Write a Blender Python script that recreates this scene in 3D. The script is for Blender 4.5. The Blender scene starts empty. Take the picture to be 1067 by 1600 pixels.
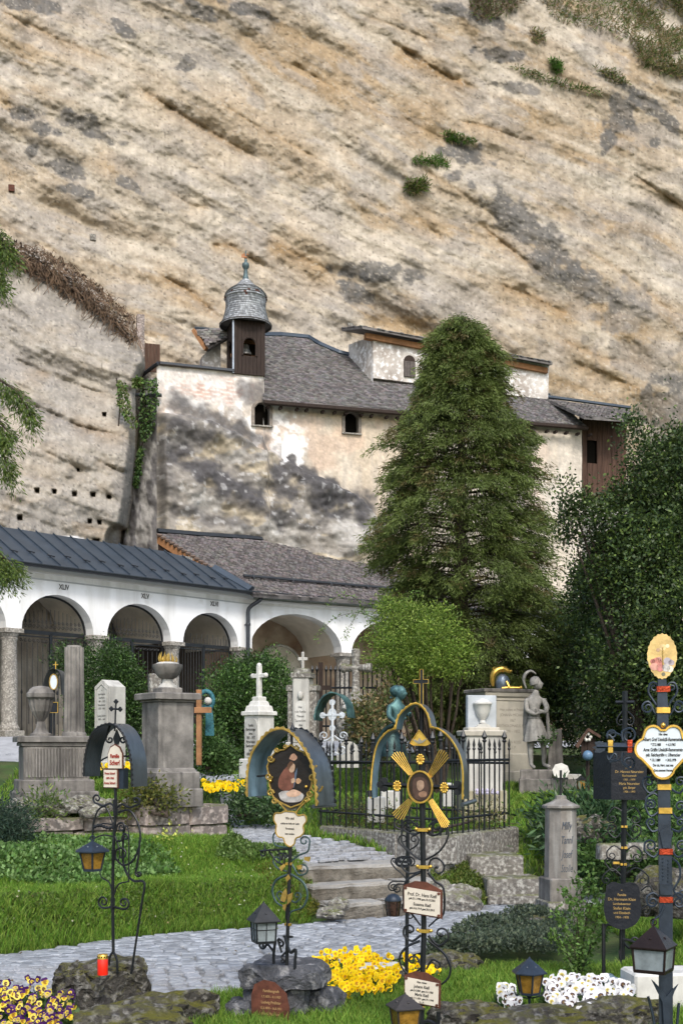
import bpy, math, random
import numpy as np
from mathutils import Vector, Matrix
random.seed(7); RNG = np.random.default_rng(11)
SC = bpy.context.scene
COL = SC.collection
# ------------------------------------------------------------------ camera, world, sun
F = 1900.0; CX = 533.5; HY = 1175.0; EYE = 1.65
cam = bpy.data.cameras.new('camera'); camo = bpy.data.objects.new('camera', cam); COL.objects.link(camo)
camo.location = (0, 0, EYE); camo.rotation_euler = (math.radians(90), 0, 0)
cam.sensor_fit = 'HORIZONTAL'; cam.sensor_width = 24.0; cam.lens = 24.0 * F / 1067.0
cam.shift_y = (HY - 800.0) / 1067.0; cam.clip_start = 0.1; cam.clip_end = 2000
SC.camera = camo
SUN_EL, SUN_AZ = 46.0, 168.0         # azimuth from +Y clockwise: light comes from behind right of the camera
w = bpy.data.worlds.new('World'); SC.world = w; w.use_nodes = True
nt = w.node_tree; bg = nt.nodes['Background']
sky = nt.nodes.new('ShaderNodeTexSky'); sky.sky_type = 'NISHITA'; sky.sun_disc = False
sky.sun_elevation = math.radians(SUN_EL); sky.sun_rotation = math.radians(SUN_AZ)
sky.air_density = 1.3; sky.dust_density = 2.5
nt.links.new(sky.outputs[0], bg.inputs[0]); bg.inputs[1].default_value = 0.15
sl = bpy.data.lights.new('sun', 'SUN'); sl.energy = 1.5; sl.angle = math.radians(12); sl.color = (1.0, 0.95, 0.86)
so = bpy.data.objects.new('sun', sl); COL.objects.link(so)
az = math.radians(SUN_AZ); el = math.radians(SUN_EL)
sv = Vector((math.sin(az) * math.cos(el), math.cos(az) * math.cos(el), math.sin(el)))
so.rotation_euler = (-sv).to_track_quat('-Z', 'Y').to_euler(); so.location = sv * 60
SC.view_settings.view_transform = 'Standard'; SC.view_settings.look = 'None'
SC.view_settings.gamma = 1.0; SC.view_settings.exposure = 0.74
SC.view_settings.use_curve_mapping = False

# ------------------------------------------------------------------ numpy noise
def _hash(ix, iy, seed):
    n = (ix.astype(np.int64) * 374761393 + iy.astype(np.int64) * 668265263 + seed * 982451653) & 0xFFFFFFFF
    n = ((n ^ (n >> 13)) * 1274126177) & 0xFFFFFFFF
    n = ((n ^ (n >> 16)) * 2246822519) & 0xFFFFFFFF
    return ((n ^ (n >> 15)) & 0xFFFFFF) / float(0xFFFFFF)
def vnoise(x, y, seed=0):
    x = np.asarray(x, float); y = np.asarray(y, float); x, y = np.broadcast_arrays(x, y)
    ix = np.floor(x); iy = np.floor(y); fx = x - ix; fy = y - iy
    fx = fx * fx * (3 - 2 * fx); fy = fy * fy * (3 - 2 * fy)
    a = _hash(ix, iy, seed); b = _hash(ix + 1, iy, seed); c = _hash(ix, iy + 1, seed); d = _hash(ix + 1, iy + 1, seed)
    return (a * (1 - fx) + b * fx) * (1 - fy) + (c * (1 - fx) + d * fx) * fy
def fbm(x, y, seed=0, oct=5, rough=.5):
    s = 0.; a = 1.; t = 0.
    for k in range(oct):
        s = s + a * vnoise(x * 2 ** k + 17.3 * k, y * 2 ** k - 9.1 * k, seed + k); t += a; a *= rough
    return s / t
def sstep(a, b, x):
    t = np.clip((np.asarray(x, float) - a) / (b - a), 0, 1); return t * t * (3 - 2 * t)
def mixc(a, b, t):
    t = np.clip(t, 0, 1)[..., None]; return a * (1 - t) + np.asarray(b) * t
def hexc(h):
    h = h.lstrip('#'); v = [int(h[i:i + 2], 16) / 255 for i in (0, 2, 4)]
    return tuple(x / 12.92 if x < .04045 else ((x + .055) / 1.055) ** 2.4 for x in v)

# ------------------------------------------------------------------ projection helpers
def P(px, py, D):                       # the point of the place seen at (px, py) of the photograph at D metres
    return Vector(((px - CX) / F * D, D, EYE - (py - HY) / F * D))
def raydir(px, py): return Vector(((px - CX) / F, 1, -(py - HY) / F))
class Frame:                            # vertical wall frame: u along, w back, z up
    def __init__(s, px, D, ang):
        s.o = Vector(((px - CX) / F * D, D, 0)); a = math.radians(ang)   # angle from the view axis to the right
        s.d = Vector((math.sin(a), math.cos(a), 0)); s.b = Vector((-math.cos(a), math.sin(a), 0)); s.rot = math.atan2(s.d.y, s.d.x)
    def hit(s, px, py, w=0.0):          # -> (u, z) on the vertical plane at depth w
        r = raydir(px, py); c = Vector((0, 0, EYE)); t = (s.o + s.b * w - c).dot(s.b) / r.dot(s.b)
        p = c + r * t; return ((p - s.o).dot(s.d), p.z)
    def hitp(s, px, py, w0, z0, slope): # -> (u, w, z) on a roof plane z = z0 + slope*(w-w0)
        r = raydir(px, py); c = Vector((0, 0, EYE))
        # z - slope*w = k
        n = Vector((0, 0, 1)) - s.b * slope; k = z0 - slope * w0
        t = (k - (c.z - slope * (c - s.o).dot(s.b))) / r.dot(n); p = c + r * t
        return ((p - s.o).dot(s.d), (p - s.o).dot(s.b), p.z)
    def W(s, u, w, z): return s.o + s.d * u + s.b * w + Vector((0, 0, z))

# ------------------------------------------------------------------ object helpers
def tag(o, label=None, cat=None, group=None, kind=None):
    if label: o['label'] = label
    if cat: o['category'] = cat
    if group: o['group'] = group
    if kind: o['kind'] = kind
    return o
def empty(name, loc, label, cat, rz=0, group=None):
    o = bpy.data.objects.new(name, None); COL.objects.link(o); o.location = loc; o.rotation_euler = (0, 0, rz)
    o.empty_display_size = .1
    return tag(o, label, cat, group)
def link(name, me, parent=None, loc=None, rot=None, sc=None):
    o = bpy.data.objects.new(name, me); COL.objects.link(o)
    if parent: o.parent = parent
    if loc is not None: o.location = loc
    if rot is not None: o.rotation_euler = rot
    if sc is not None: o.scale = sc
    return o
def copy_tree(o, parent=None):
    c = o.copy(); COL.objects.link(c)
    if parent: c.parent = parent
    for ch in KIDS(o): copy_tree(ch, c)
    return c
def KIDS(o): return [x for x in COL.objects if x.parent == o]
def meshnp(name, V, Fq, mat, cols=None, smooth=False):
    V = np.asarray(V, np.float32).reshape(-1, 3); Fq = np.asarray(Fq, np.int32); k = Fq.shape[1]
    me = bpy.data.meshes.new(name); me.vertices.add(len(V)); me.vertices.foreach_set('co', V.ravel())
    me.loops.add(Fq.size); me.loops.foreach_set('vertex_index', Fq.ravel())
    me.polygons.add(len(Fq)); me.polygons.foreach_set('loop_start', np.arange(0, Fq.size, k, dtype=np.int32))
    me.update(calc_edges=True)
    if smooth: me.polygons.foreach_set('use_smooth', np.ones(len(Fq), bool))
    if cols is not None:
        at = me.color_attributes.new('Col', 'FLOAT_COLOR', 'POINT')
        c4 = np.ones((len(V), 4), np.float32); c4[:, :3] = np.asarray(cols).reshape(-1, 3); at.data.foreach_set('color', c4.ravel())
    if mat: me.materials.append(mat)
    return me
def catmull(pts, n=6):
    pts = [Vector(p) for p in pts]
    if len(pts) < 3: return pts
    out = []
    for i in range(len(pts) - 1):
        p0 = pts[max(i - 1, 0)]; p1 = pts[i]; p2 = pts[i + 1]; p3 = pts[min(i + 2, len(pts) - 1)]
        for k in range(n):
            t = k / n
            out.append(.5 * ((2 * p1) + (p2 - p0) * t + (2 * p0 - 5 * p1 + 4 * p2 - p3) * t * t + (3 * p1 - p0 - 3 * p2 + p3) * t ** 3))
    out.append(pts[-1]); return out
class MB:
    def __init__(s): s.v = []; s.f = []; s.m = None
    def add(s, vs, fs):
        b = len(s.v); s.v += [tuple(v) for v in vs]; s.f += [tuple(b + i for i in f) for f in fs]; return s
    def box(s, c, d, rz=0, ch=0, taper=1.0, rx=0, ry=0):     # centre, size; ch chamfers every upright edge a little
        x, y, z = d[0] / 2, d[1] / 2, d[2] / 2
        R = Matrix.Rotation(rz, 3, 'Z') @ Matrix.Rotation(ry, 3, 'Y') @ Matrix.Rotation(rx, 3, 'X'); c = Vector(c)
        if ch <= 0:
            ring = [(-x, -y), (x, -y), (x, y), (-x, y)]
        else:
            k = ch; ring = [(-x + k, -y), (x - k, -y), (x, -y + k), (x, y - k), (x - k, y), (-x + k, y), (-x, y - k), (-x, -y + k)]
        n = len(ring); vs = []
        zs = [(-z, 1, 0), (z, taper, 0)] if ch <= 0 else [(-z, 1, 0), (z - ch, taper, 0), (z, taper, ch)]
        for (zz, tp, ins) in zs:
            for (a, b_) in ring:
                aa = a * tp; bb = b_ * tp
                if ins: aa *= (1 - ins / max(x, .001)); bb *= (1 - ins / max(y, .001))
                vs.append(c + R @ Vector((aa, bb, zz)))
        fs = []
        for l in range(len(zs) - 1):
            for i in range(n): j = (i + 1) % n; fs.append((l * n + i, l * n + j, l * n + n + j, l * n + n + i))
        fs.append(tuple(range(n))[::-1]); fs.append(tuple((len(zs) - 1) * n + i for i in range(n)))
        return s.add(vs, fs)
    def prism(s, poly, h, origin=(0, 0, 0), ax=(1, 0, 0), ay=(0, 0, 1), az=(0, 1, 0)):   # 2D outline pushed h along az
        o = Vector(origin); ax = Vector(ax); ay = Vector(ay); az = Vector(az); n = len(poly)
        a = [o + ax * p[0] + ay * p[1] for p in poly]; vs = a + [v + az * h for v in a]
        fs = [tuple(range(n)), tuple(range(2 * n - 1, n - 1, -1))] + [(i, i + n, (i + 1) % n + n, (i + 1) % n) for i in range(n)]
        return s.add(vs, fs)
    def tube(s, pts, r, n=6, cap=True, flat=1.0):
        pts = [Vector(p) for p in pts]; m = len(pts); rr = r if hasattr(r, '__len__') else [r] * m
        vs = []; up = None
        for i, p in enumerate(pts):
            t = (pts[min(i + 1, m - 1)] - pts[max(i - 1, 0)])
            if t.length < 1e-9: t = Vector((0, 0, 1))
            t.normalize()
            if up is None: up = Vector((0, 1, 0)) if abs(t.y) < .9 else Vector((1, 0, 0))
            a = t.cross(up)
            if a.length < 1e-6: a = t.cross(Vector((1, 0, .1)))
            a.normalize(); b = a.cross(t).normalized(); up = b
            for k in range(n):
                an = 2 * math.pi * k / n; vs.append(p + a * math.cos(an) * rr[i] * flat + b * math.sin(an) * rr[i])
        fs = [(i * n + k, i * n + (k + 1) % n, (i + 1) * n + (k + 1) % n, (i + 1) * n + k) for i in range(m - 1) for k in range(n)]
        if cap: fs += [tuple(range(n))[::-1], tuple((m - 1) * n + k for k in range(n))]
        return s.add(vs, fs)
    def lathe(s, prof, n=16, c=(0, 0, 0), flute=0, fa=0.0, sx=1, sy=1, rot=0, axis=None):   # prof = [(r, z)]
        c = Vector(c); vs = []
        for (r, z) in prof:
            for k in range(n):
                a = 2 * math.pi * (k + rot) / n; q = r * (1 - (fa * (k % 2) if flute else 0))
                vs.append(c + Vector((math.cos(a) * q * sx, math.sin(a) * q * sy, z)))
        m = len(prof)
        fs = [(i * n + k, i * n + (k + 1) % n, (i + 1) * n + (k + 1) % n, (i + 1) * n + k) for i in range(m - 1) for k in range(n)]
        fs += [tuple(range(n))[::-1], tuple((m - 1) * n + k for k in range(n))]
        return s.add(vs, fs)
    def ball(s, c, r, n=8, m=5, sz=1):
        return s.lathe([(max(r * math.sin(math.pi * i / m), r * .02), -r * sz * math.cos(math.pi * i / m)) for i in range(m + 1)], n, c)
    def mesh(s, name, mat, smooth=False):
        me = bpy.data.meshes.new(name); me.from_pydata(s.v, [], s.f); me.update()
        import bmesh as _b
        bm = _b.new(); bm.from_mesh(me); _b.ops.recalc_face_normals(bm, faces=bm.faces); bm.to_mesh(me); bm.free()
        if smooth:
            me.polygons.foreach_set('use_smooth', np.ones(len(me.polygons), bool))
            try: me.set_sharp_from_angle(angle=math.radians(smooth if smooth > 1 else 40))
            except Exception: pass
        if mat: me.materials.append(mat)
        return me
    def build(s, name, mat, parent=None, smooth=False, **k):
        return link(name, s.mesh(name, mat, smooth), parent, **k)
def jitter(me, a, seed=0, freq=9.0, sub=0):       # roughens a stone mesh
    import bmesh as _b
    bm = _b.new(); bm.from_mesh(me)
    if sub: _b.ops.subdivide_edges(bm, edges=bm.edges, cuts=sub, use_grid_fill=True)
    co = np.array([v.co for v in bm.verts])
    for k in range(3):
        d = fbm(co[:, 0] * freq + co[:, 2] * freq * .7 + 31 * k, co[:, 1] * freq + co[:, 2] * freq * .6 + 5 * k, seed + k * 7, 5, .62) - .5
        for v, q in zip(bm.verts, d): v.co[k] += float(q) * 2 * a
    bm.normal_update(); bm.to_mesh(me); bm.free(); return me

# ------------------------------------------------------------------ materials
MATS = {}
def mat(name, col=(.5, .5, .5), rough=.8, metal=0.0, var=.25, scale=6.0, bump=.3, bscale=None, col2=None, mask=None, attr=False,
        spots=None, spotscale=30.0, spotamt=.5, emit=None, dist=.02, stretch=None, spec=.3, trans=0, alpha=None, streak=None, moss=None):
    if name in MATS: return MATS[name]
    m = bpy.data.materials.new(name); m.use_nodes = True; MATS[name] = m; t = m.node_tree; N = t.nodes; L = t.links
    b = N['Principled BSDF']; b.inputs['Roughness'].default_value = rough; b.inputs['Metallic'].default_value = metal
    b.inputs['Specular IOR Level'].default_value = spec
    tc = N.new('ShaderNodeTexCoord'); vec = tc.outputs['Object']
    if stretch:
        mp = N.new('ShaderNodeMapping'); mp.inputs['Scale'].default_value = stretch; L.new(vec, mp.inputs[0]); vec = mp.outputs[0]
    def noise(sc, det=6, r=.6, v=None):
        n = N.new('ShaderNodeTexNoise'); n.inputs['Scale'].default_value = sc; n.inputs['Detail'].default_value = det
        n.inputs['Roughness'].default_value = r; L.new(v or vec, n.inputs['Vector']); return n.outputs['Fac']
    def ramp(f, a, c):
        r = N.new('ShaderNodeMapRange'); r.inputs[1].default_value = a; r.inputs[2].default_value = c; L.new(f, r.inputs[0]); return r.outputs[0]
    def mix(f, a, c, mode='MIX'):
        x = N.new('ShaderNodeMix'); x.data_type = 'RGBA'; x.blend_type = mode
        if hasattr(f, 'links'): L.new(f, x.inputs[0])
        else: x.inputs[0].default_value = f
        for s_, q in ((x.inputs[6], a), (x.inputs[7], c)):
            if hasattr(q, 'links'): L.new(q, s_)
            else: s_.default_value = (*q, 1)
        return x.outputs[2]
    if attr:
        a = N.new('ShaderNodeVertexColor'); a.layer_name = 'Col'; base = a.outputs[0]
    else: base = col
    c0 = base
    if col2 is not None: c0 = mix(ramp(noise(scale * .6), .38, .62), c0, col2)
    if var:
        n = ramp(noise(scale), .3, .7); g = N.new('ShaderNodeMix'); g.data_type = 'RGBA'; L.new(n, g.inputs[0])
        g.inputs[6].default_value = (1 - var,) * 3 + (1,); g.inputs[7].default_value = (1 + var,) * 3 + (1,)
        c0 = mix(1.0, c0, g.outputs[2], 'MULTIPLY')
    if streak:                                            # runs of dirt down the face
        mp = N.new('ShaderNodeMapping'); mp.inputs['Scale'].default_value = (streak[1], streak[1], streak[1] * .12); L.new(tc.outputs['Object'], mp.inputs[0])
        c0 = mix(ramp(noise(1.0, 4, .55, mp.outputs[0]), .48, .72), c0, streak[0])
    if spots: c0 = mix(ramp(noise(spotscale, 4, .5), .62 - .2 * spotamt, .66), c0, spots)
    if moss:                                              # second colour where the surface looks up, moss on most stones
        ge = N.new('ShaderNodeNewGeometry'); sp = N.new('ShaderNodeSeparateXYZ'); L.new(ge.outputs['Normal'], sp.inputs[0])
        mm = N.new('ShaderNodeMath'); mm.operation = 'MULTIPLY'; L.new(ramp(sp.outputs[2], .2, .9), mm.inputs[0]); L.new(ramp(noise(7, 5, .6), .5 - moss[1] * .2, .58), mm.inputs[1])
        c0 = mix(mm.outputs[0], c0, moss[0])
    if hasattr(c0, 'links'): L.new(c0, b.inputs['Base Color'])
    else: b.inputs['Base Color'].default_value = (*c0, 1)
    if bump:
        bp = N.new('ShaderNodeBump'); bp.inputs['Strength'].default_value = bump; bp.inputs['Distance'].default_value = dist
        L.new(noise(bscale or scale * 3, 8, .65), bp.inputs['Height']); L.new(bp.outputs[0], b.inputs['Normal'])
    if emit: b.inputs['Emission Color'].default_value = (*emit[0], 1); b.inputs['Emission Strength'].default_value = emit[1]
    if trans:
        tr = N.new('ShaderNodeBsdfTranslucent'); ms = N.new('ShaderNodeMixShader'); ms.inputs[0].default_value = trans
        if hasattr(c0, 'links'): L.new(c0, tr.inputs[0])
        else: tr.inputs[0].default_value = (*c0, 1)
        L.new(b.outputs[0], ms.inputs[1]); L.new(tr.outputs[0], ms.inputs[2]); L.new(ms.outputs[0], N['Material Output'].inputs[0])
    return m
M_rock = mat('cliff_rock', attr=True, var=.22, scale=2.2, bump=.8, bscale=7, dist=.05, rough=.95, spec=.1)
M_chwall = mat('old_plaster', attr=True, var=.14, scale=3, bump=.5, bscale=9, dist=.04, rough=.95, spec=.1)
M_leaf = mat('leaf', attr=True, var=.12, scale=1.5, bump=0, rough=.55, trans=.3, spec=.35)
M_leafgloss = mat('glossy_leaf', attr=True, var=.1, scale=1.5, bump=0, rough=.45, trans=.22, spec=.35)
M_grass = mat('grass_blade', attr=True, var=.1, scale=1.5, bump=0, rough=.6, trans=.35)
M_soil = mat('soil_and_turf', (.055, .065, .022), var=.4, scale=3, bump=.8, col2=(.035, .075, .015), dist=.04)
M_bark = mat('bark', (.06, .045, .035), var=.4, scale=14, bump=.8)
M_white = mat('white_limewash', (.80, .81, .83), rough=.9, var=.05, scale=1.3, bump=.15, bscale=14, streak=((.52, .515, .50), 1.4), spots=(.70, .70, .70), spotscale=2.2, spotamt=.3, dist=.01)
M_whiter = mat('white_band', (.78, .79, .82), rough=.9, var=.04, scale=2, bump=.1)
M_inner = mat('dim_interior_plaster', (.055, .042, .033), rough=.9, var=.4, scale=1.5, col2=(.05, .04, .035))  # wall colour lowered to carry the shade inside the arches
M_colstone = mat('column_conglomerate', (.22, .205, .185), var=.35, scale=9, bump=.6, spots=(.42, .40, .36), spotscale=24, spotamt=.7)
M_metalroof = mat('slate_blue_sheet_metal', (.055, .072, .095), rough=.42, metal=.35, var=.18, scale=2, bump=.06)
M_gutter = mat('dark_gutter_metal', (.05, .055, .065), rough=.45, metal=.5, var=.15, scale=5, bump=.05)
M_iron = mat('black_wrought_iron', (.018, .02, .024), rough=.42, metal=.4, var=.35, scale=20, bump=.25, bscale=60, dist=.003, spec=.5)
M_ironb = mat('blue_black_iron', (.028, .04, .06), rough=.42, metal=.4, var=.3, scale=16, bump=.3, bscale=45, dist=.004, spec=.5)
M_gold = mat('old_gilding', (.72, .46, .10), rough=.34, metal=.85, var=.3, scale=18, bump=.3, bscale=50, dist=.003)
M_goldpaint = mat('tarnished_gold_edge', (.45, .30, .08), rough=.45, metal=.6, var=.4, scale=25, bump=.3, dist=.003)
M_shingle = mat('weathered_shingle', (.12, .11, .11), rough=.85, var=.5, scale=2.4, bump=.5, bscale=20, col2=(.16, .15, .145), dist=.02)
M_wood = mat('dark_boards', (.032, .021, .017), rough=.8, var=.4, scale=5, bump=.6, stretch=(6, 6, .6))
M_woodred = mat('red_brown_boards', (.075, .042, .030), rough=.85, var=.45, scale=4, bump=.6, stretch=(6, 6, .5))
M_woodlight = mat('orange_brown_timber', (.30, .15, .07), rough=.8, var=.35, scale=5, bump=.4)
M_black = mat('dark_opening_fill', (.008, .007, .006), rough=1, var=0, bump=0, spec=0)  # near-black fill standing for unlit depth in openings and holes
M_copper = mat('green_copper', (.09, .13, .14), rough=.55, metal=.4, var=.3, scale=10, bump=.2)
M_granite = mat('lichened_grey_stone', (.20, .185, .165), var=.4, scale=7, bump=.7, spots=(.40, .39, .36), spotscale=26, spotamt=.75, col2=(.13, .12, .11), moss=((.09, .10, .03), .5))
M_greystone = mat('grey_sandstone', (.155, .145, .135), var=.35, scale=6, bump=.4, streak=((.05, .047, .045), 7.0), col2=(.22, .205, .19))
M_palestone = mat('pale_marble', (.47, .46, .43), var=.14, scale=5, bump=.25, streak=((.26, .25, .235), 6.0))
M_whitestone = mat('white_marble', (.58, .57, .54), var=.18, scale=6, bump=.15, streak=((.42, .41, .38), 7.0))
M_redstone = mat('worn_reddish_marble', (.30, .245, .225), var=.35, scale=5, bump=.6, spots=(.44, .38, .35), spotscale=18, spotamt=.6, col2=(.20, .17, .155), streak=((.11, .10, .095), 3.0), moss=((.08, .09, .03), .3))
M_cobble = mat('bluish_cobble', (.27, .282, .30), rough=.75, var=.3, scale=3.1, bump=.4, bscale=30, col2=(.30, .31, .33), dist=.01)
M_joint = mat('cobble_joint_grit', (.19, .19, .19), var=.4, scale=12, bump=.4)
M_step = mat('worn_step_stone', (.115, .10, .08), var=.45, scale=6, bump=1, bscale=14, col2=(.19, .175, .15), moss=((.34, .33, .31), 2.2), dist=.04)  # moss input here lays paler grey on the up-facing sides
M_moss = mat('mossy_tuff', (.10, .092, .085), var=.5, scale=8, bump=1.0, bscale=20, dist=.08, spots=(.28, .27, .25), spotscale=22, spotamt=.6, col2=(.045, .042, .035), moss=((.13, .125, .02), .55))
M_tuff = mat('blue_grey_tuff', (.085, .088, .10), var=.45, scale=9, bump=1.0, bscale=18, dist=.05, spots=(.25, .25, .26), spotscale=15, spotamt=.4)
M_verdigris = mat('verdigris_bronze', (.10, .20, .195), rough=.5, metal=.4, var=.4, scale=9, bump=.3, col2=(.04, .09, .10))
M_hoodblue = mat('blue_painted_hood_inside', (.12, .19, .25), rough=.5, var=.35, scale=9, bump=.2, streak=((.05, .08, .10), 9))
M_hoodgrey = mat('grey_zinc_hood', (.10, .115, .13), rough=.38, metal=.6, var=.25, scale=6, bump=.12, streak=((.04, .045, .05), 8))
M_enamel = mat('cream_enamel', (.62, .56, .48), rough=.4, var=.1, scale=12, bump=.05)
M_enamelw = mat('white_enamel', (.60, .66, .72), rough=.35, var=.06, scale=12, bump=.04)
M_ink = mat('black_ink', (.02, .02, .02), rough=.6, var=0, bump=0)
M_inkred = mat('red_ink', (.30, .03, .02), rough=.6, var=0, bump=0)
M_inkgrey = mat('grey_cut_letters', (.10, .10, .10), rough=.9, var=0, bump=0)
M_rust = mat('rust_brown_plate', (.10, .035, .022), rough=.6, var=.4, scale=20, bump=.2)
M_glassamber = mat('amber_lamp_glass', (.22, .12, .02), rough=.12, var=.5, scale=22, bump=.3, spec=.6)
M_glassgrey = mat('dusty_clear_glass', (.20, .23, .25), rough=.1, var=.4, scale=12, bump=.1, spec=.7)
M_red = mat('red_candle_plastic', (.75, .02, .008), rough=.3, var=.1, bump=0, spec=.5)

# ================================================================== CLIFF
A1 = Frame(22, 28.0, 43.4)            # left wing of the arcade
CH = Frame(412, 37.0, 72.6)           # chapel front wall
A2 = Frame(387, 33.3, 58.0)           # right wing of the arcade
def planeD(fr, w, px):                # depth at which the vertical plane is met, by column of the photograph
    rx = (np.asarray(px, float) - CX) / F; o = fr.o + fr.b * w
    return (o.x * fr.b.x + o.y * fr.b.y) / (rx * fr.b.x + fr.b.y)
def segdist(X, Y, pts):               # nearest distance to a polyline, sign + below; t along 0..1
    best = np.full(X.shape, 1e9); sg = np.zeros(X.shape); tt = np.zeros(X.shape); n = len(pts) - 1
    for i in range(n):
        (x0, y0), (x1, y1) = pts[i], pts[i + 1]; dx, dy = x1 - x0, y1 - y0; L2 = dx * dx + dy * dy
        t = np.clip(((X - x0) * dx + (Y - y0) * dy) / L2, 0, 1); qx = X - (x0 + t * dx); qy = Y - (y0 + t * dy)
        d = np.hypot(qx, qy); s = np.sign(dx * qy - dy * qx); m = d < best
        best = np.where(m, d, best); sg = np.where(m, s, sg); tt = np.where(m, (i + t) / n, tt)
    return best, sg, tt
CRACKS = [([(200, 125), (273, 172), (340, 212), (415, 253)], .55, 13), ([(605, 60), (660, 95), (705, 122), (751, 141)], .7, 13), ([(711, 186), (770, 200), (852, 231)], .45, 10),
          ([(746, 347), (800, 390), (862, 438)], .5, 10), ([(983, 267), (1020, 292), (1063, 322), (1100, 350)], .5, 9), ([(615, 297), (650, 335), (701, 382)], .35, 12),
          ([(766, 438), (830, 462), (907, 498)], .55, 14), ([(324, 382), (360, 383), (420, 420)], .55, 10), ([(415, 375), (470, 400), (528, 430)], .5, 26), ([(243, 425), (290, 450), (344, 496)], .6, 10),
          ([(10, 600), (45, 630), (121, 666), (207, 686)], .95, 9), ([(146, 717), (175, 730), (206, 742)], .9, 9), ([(108, 825), (140, 826), (173, 828)], .3, 7), ([(30, 28), (90, 60), (180, 95)], .25, 9),
          ([(560, 20), (620, 40), (690, 70)], .25, 9), ([(255, 295), (300, 320), (330, 325)], .25, 8), ([(620, 175), (650, 195), (690, 215)], .3, 10), ([(640, 250), (720, 300), (790, 350)], .2, 8),
          ([(330, 150), (400, 195), (520, 260)], .3, 9), ([(0, 15), (20, 25), (50, 45)], .35, 7), ([(450, 95), (490, 118), (540, 150)], .35, 6), ([(560, 500), (640, 505), (740, 540)], .2, 10), ([(880, 560), (960, 590), (1067, 640)], .4, 12),
          ([(900, 380), (980, 430), (1067, 500)], .25, 9), ([(860, 520), (940, 560), (1030, 570)], .35, 12), ([(20, 560), (90, 590), (190, 625)], .6, 10), ([(60, 700), (120, 730), (190, 790)], .5, 12), ([(-300, 400), (-150, 480), (0, 520)], .5, 14)]
GREY = [(132, 195, 50, 14, 28, 1), (66, 203, 20, 10, 10, 1), (49, 233, 9, 9, 30, .9), (30, 177, 20, 9, 10, .9), (108, 265, 30, 10, 15, .9), (121, 298, 24, 7, 10, .9), (200, 286, 24, 7, 30, .8), (314, 15, 26, 9, 25, .9),
        (192, 43, 18, 9, 35, .9), (291, 101, 13, 12, 20, .8), (385, 13, 36, 9, 20, .9), (50, 5, 36, 12, 10, .8), (580, 425, 52, 14, 5, 1), (555, 455, 26, 14, 30, .9), (706, 274, 11, 8, 0, .8), (721, 236, 38, 14, 15, .8),
        (842, 372, 95, 22, 40, .75), (912, 443, 70, 22, 25, .7), (973, 176, 30, 22, 60, .8), (787, 85, 38, 9, 12, .9), (812, 138, 28, 8, 10, .7), (1013, 166, 50, 10, 38, .9), (731, 20, 50, 9, 18, .8), (948, 221, 12, 14, 0, .8),
        (1023, 221, 8, 8, 0, .8), (978, 483, 34, 34, 0, .6), (1000, 560, 60, 25, 20, .5), (1040, 640, 50, 40, 0, .7), (60, 560, 60, 12, 20, .5), (120, 480, 60, 25, 20, .45), (230, 280, 60, 20, 30, .35), (650, 480, 60, 12, 5, .5),
        (805, 205, 60, 10, 30, .35), (700, 620, 40, 40, 0, .3), (1000, 350, 40, 30, 0, .35), (290, 80, 50, 18, 20, .35), (60, 640, 50, 10, 20, .4), (195, 590, 20, 40, 0, .45), (200, 760, 16, 50, 0, .6)]
VINE = [(-500, 180), (-200, 300), (0, 384), (50, 396), (110, 430), (165, 478), (200, 508), (214, 528), (224, 560), (232, 620), (240, 900)]
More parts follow.
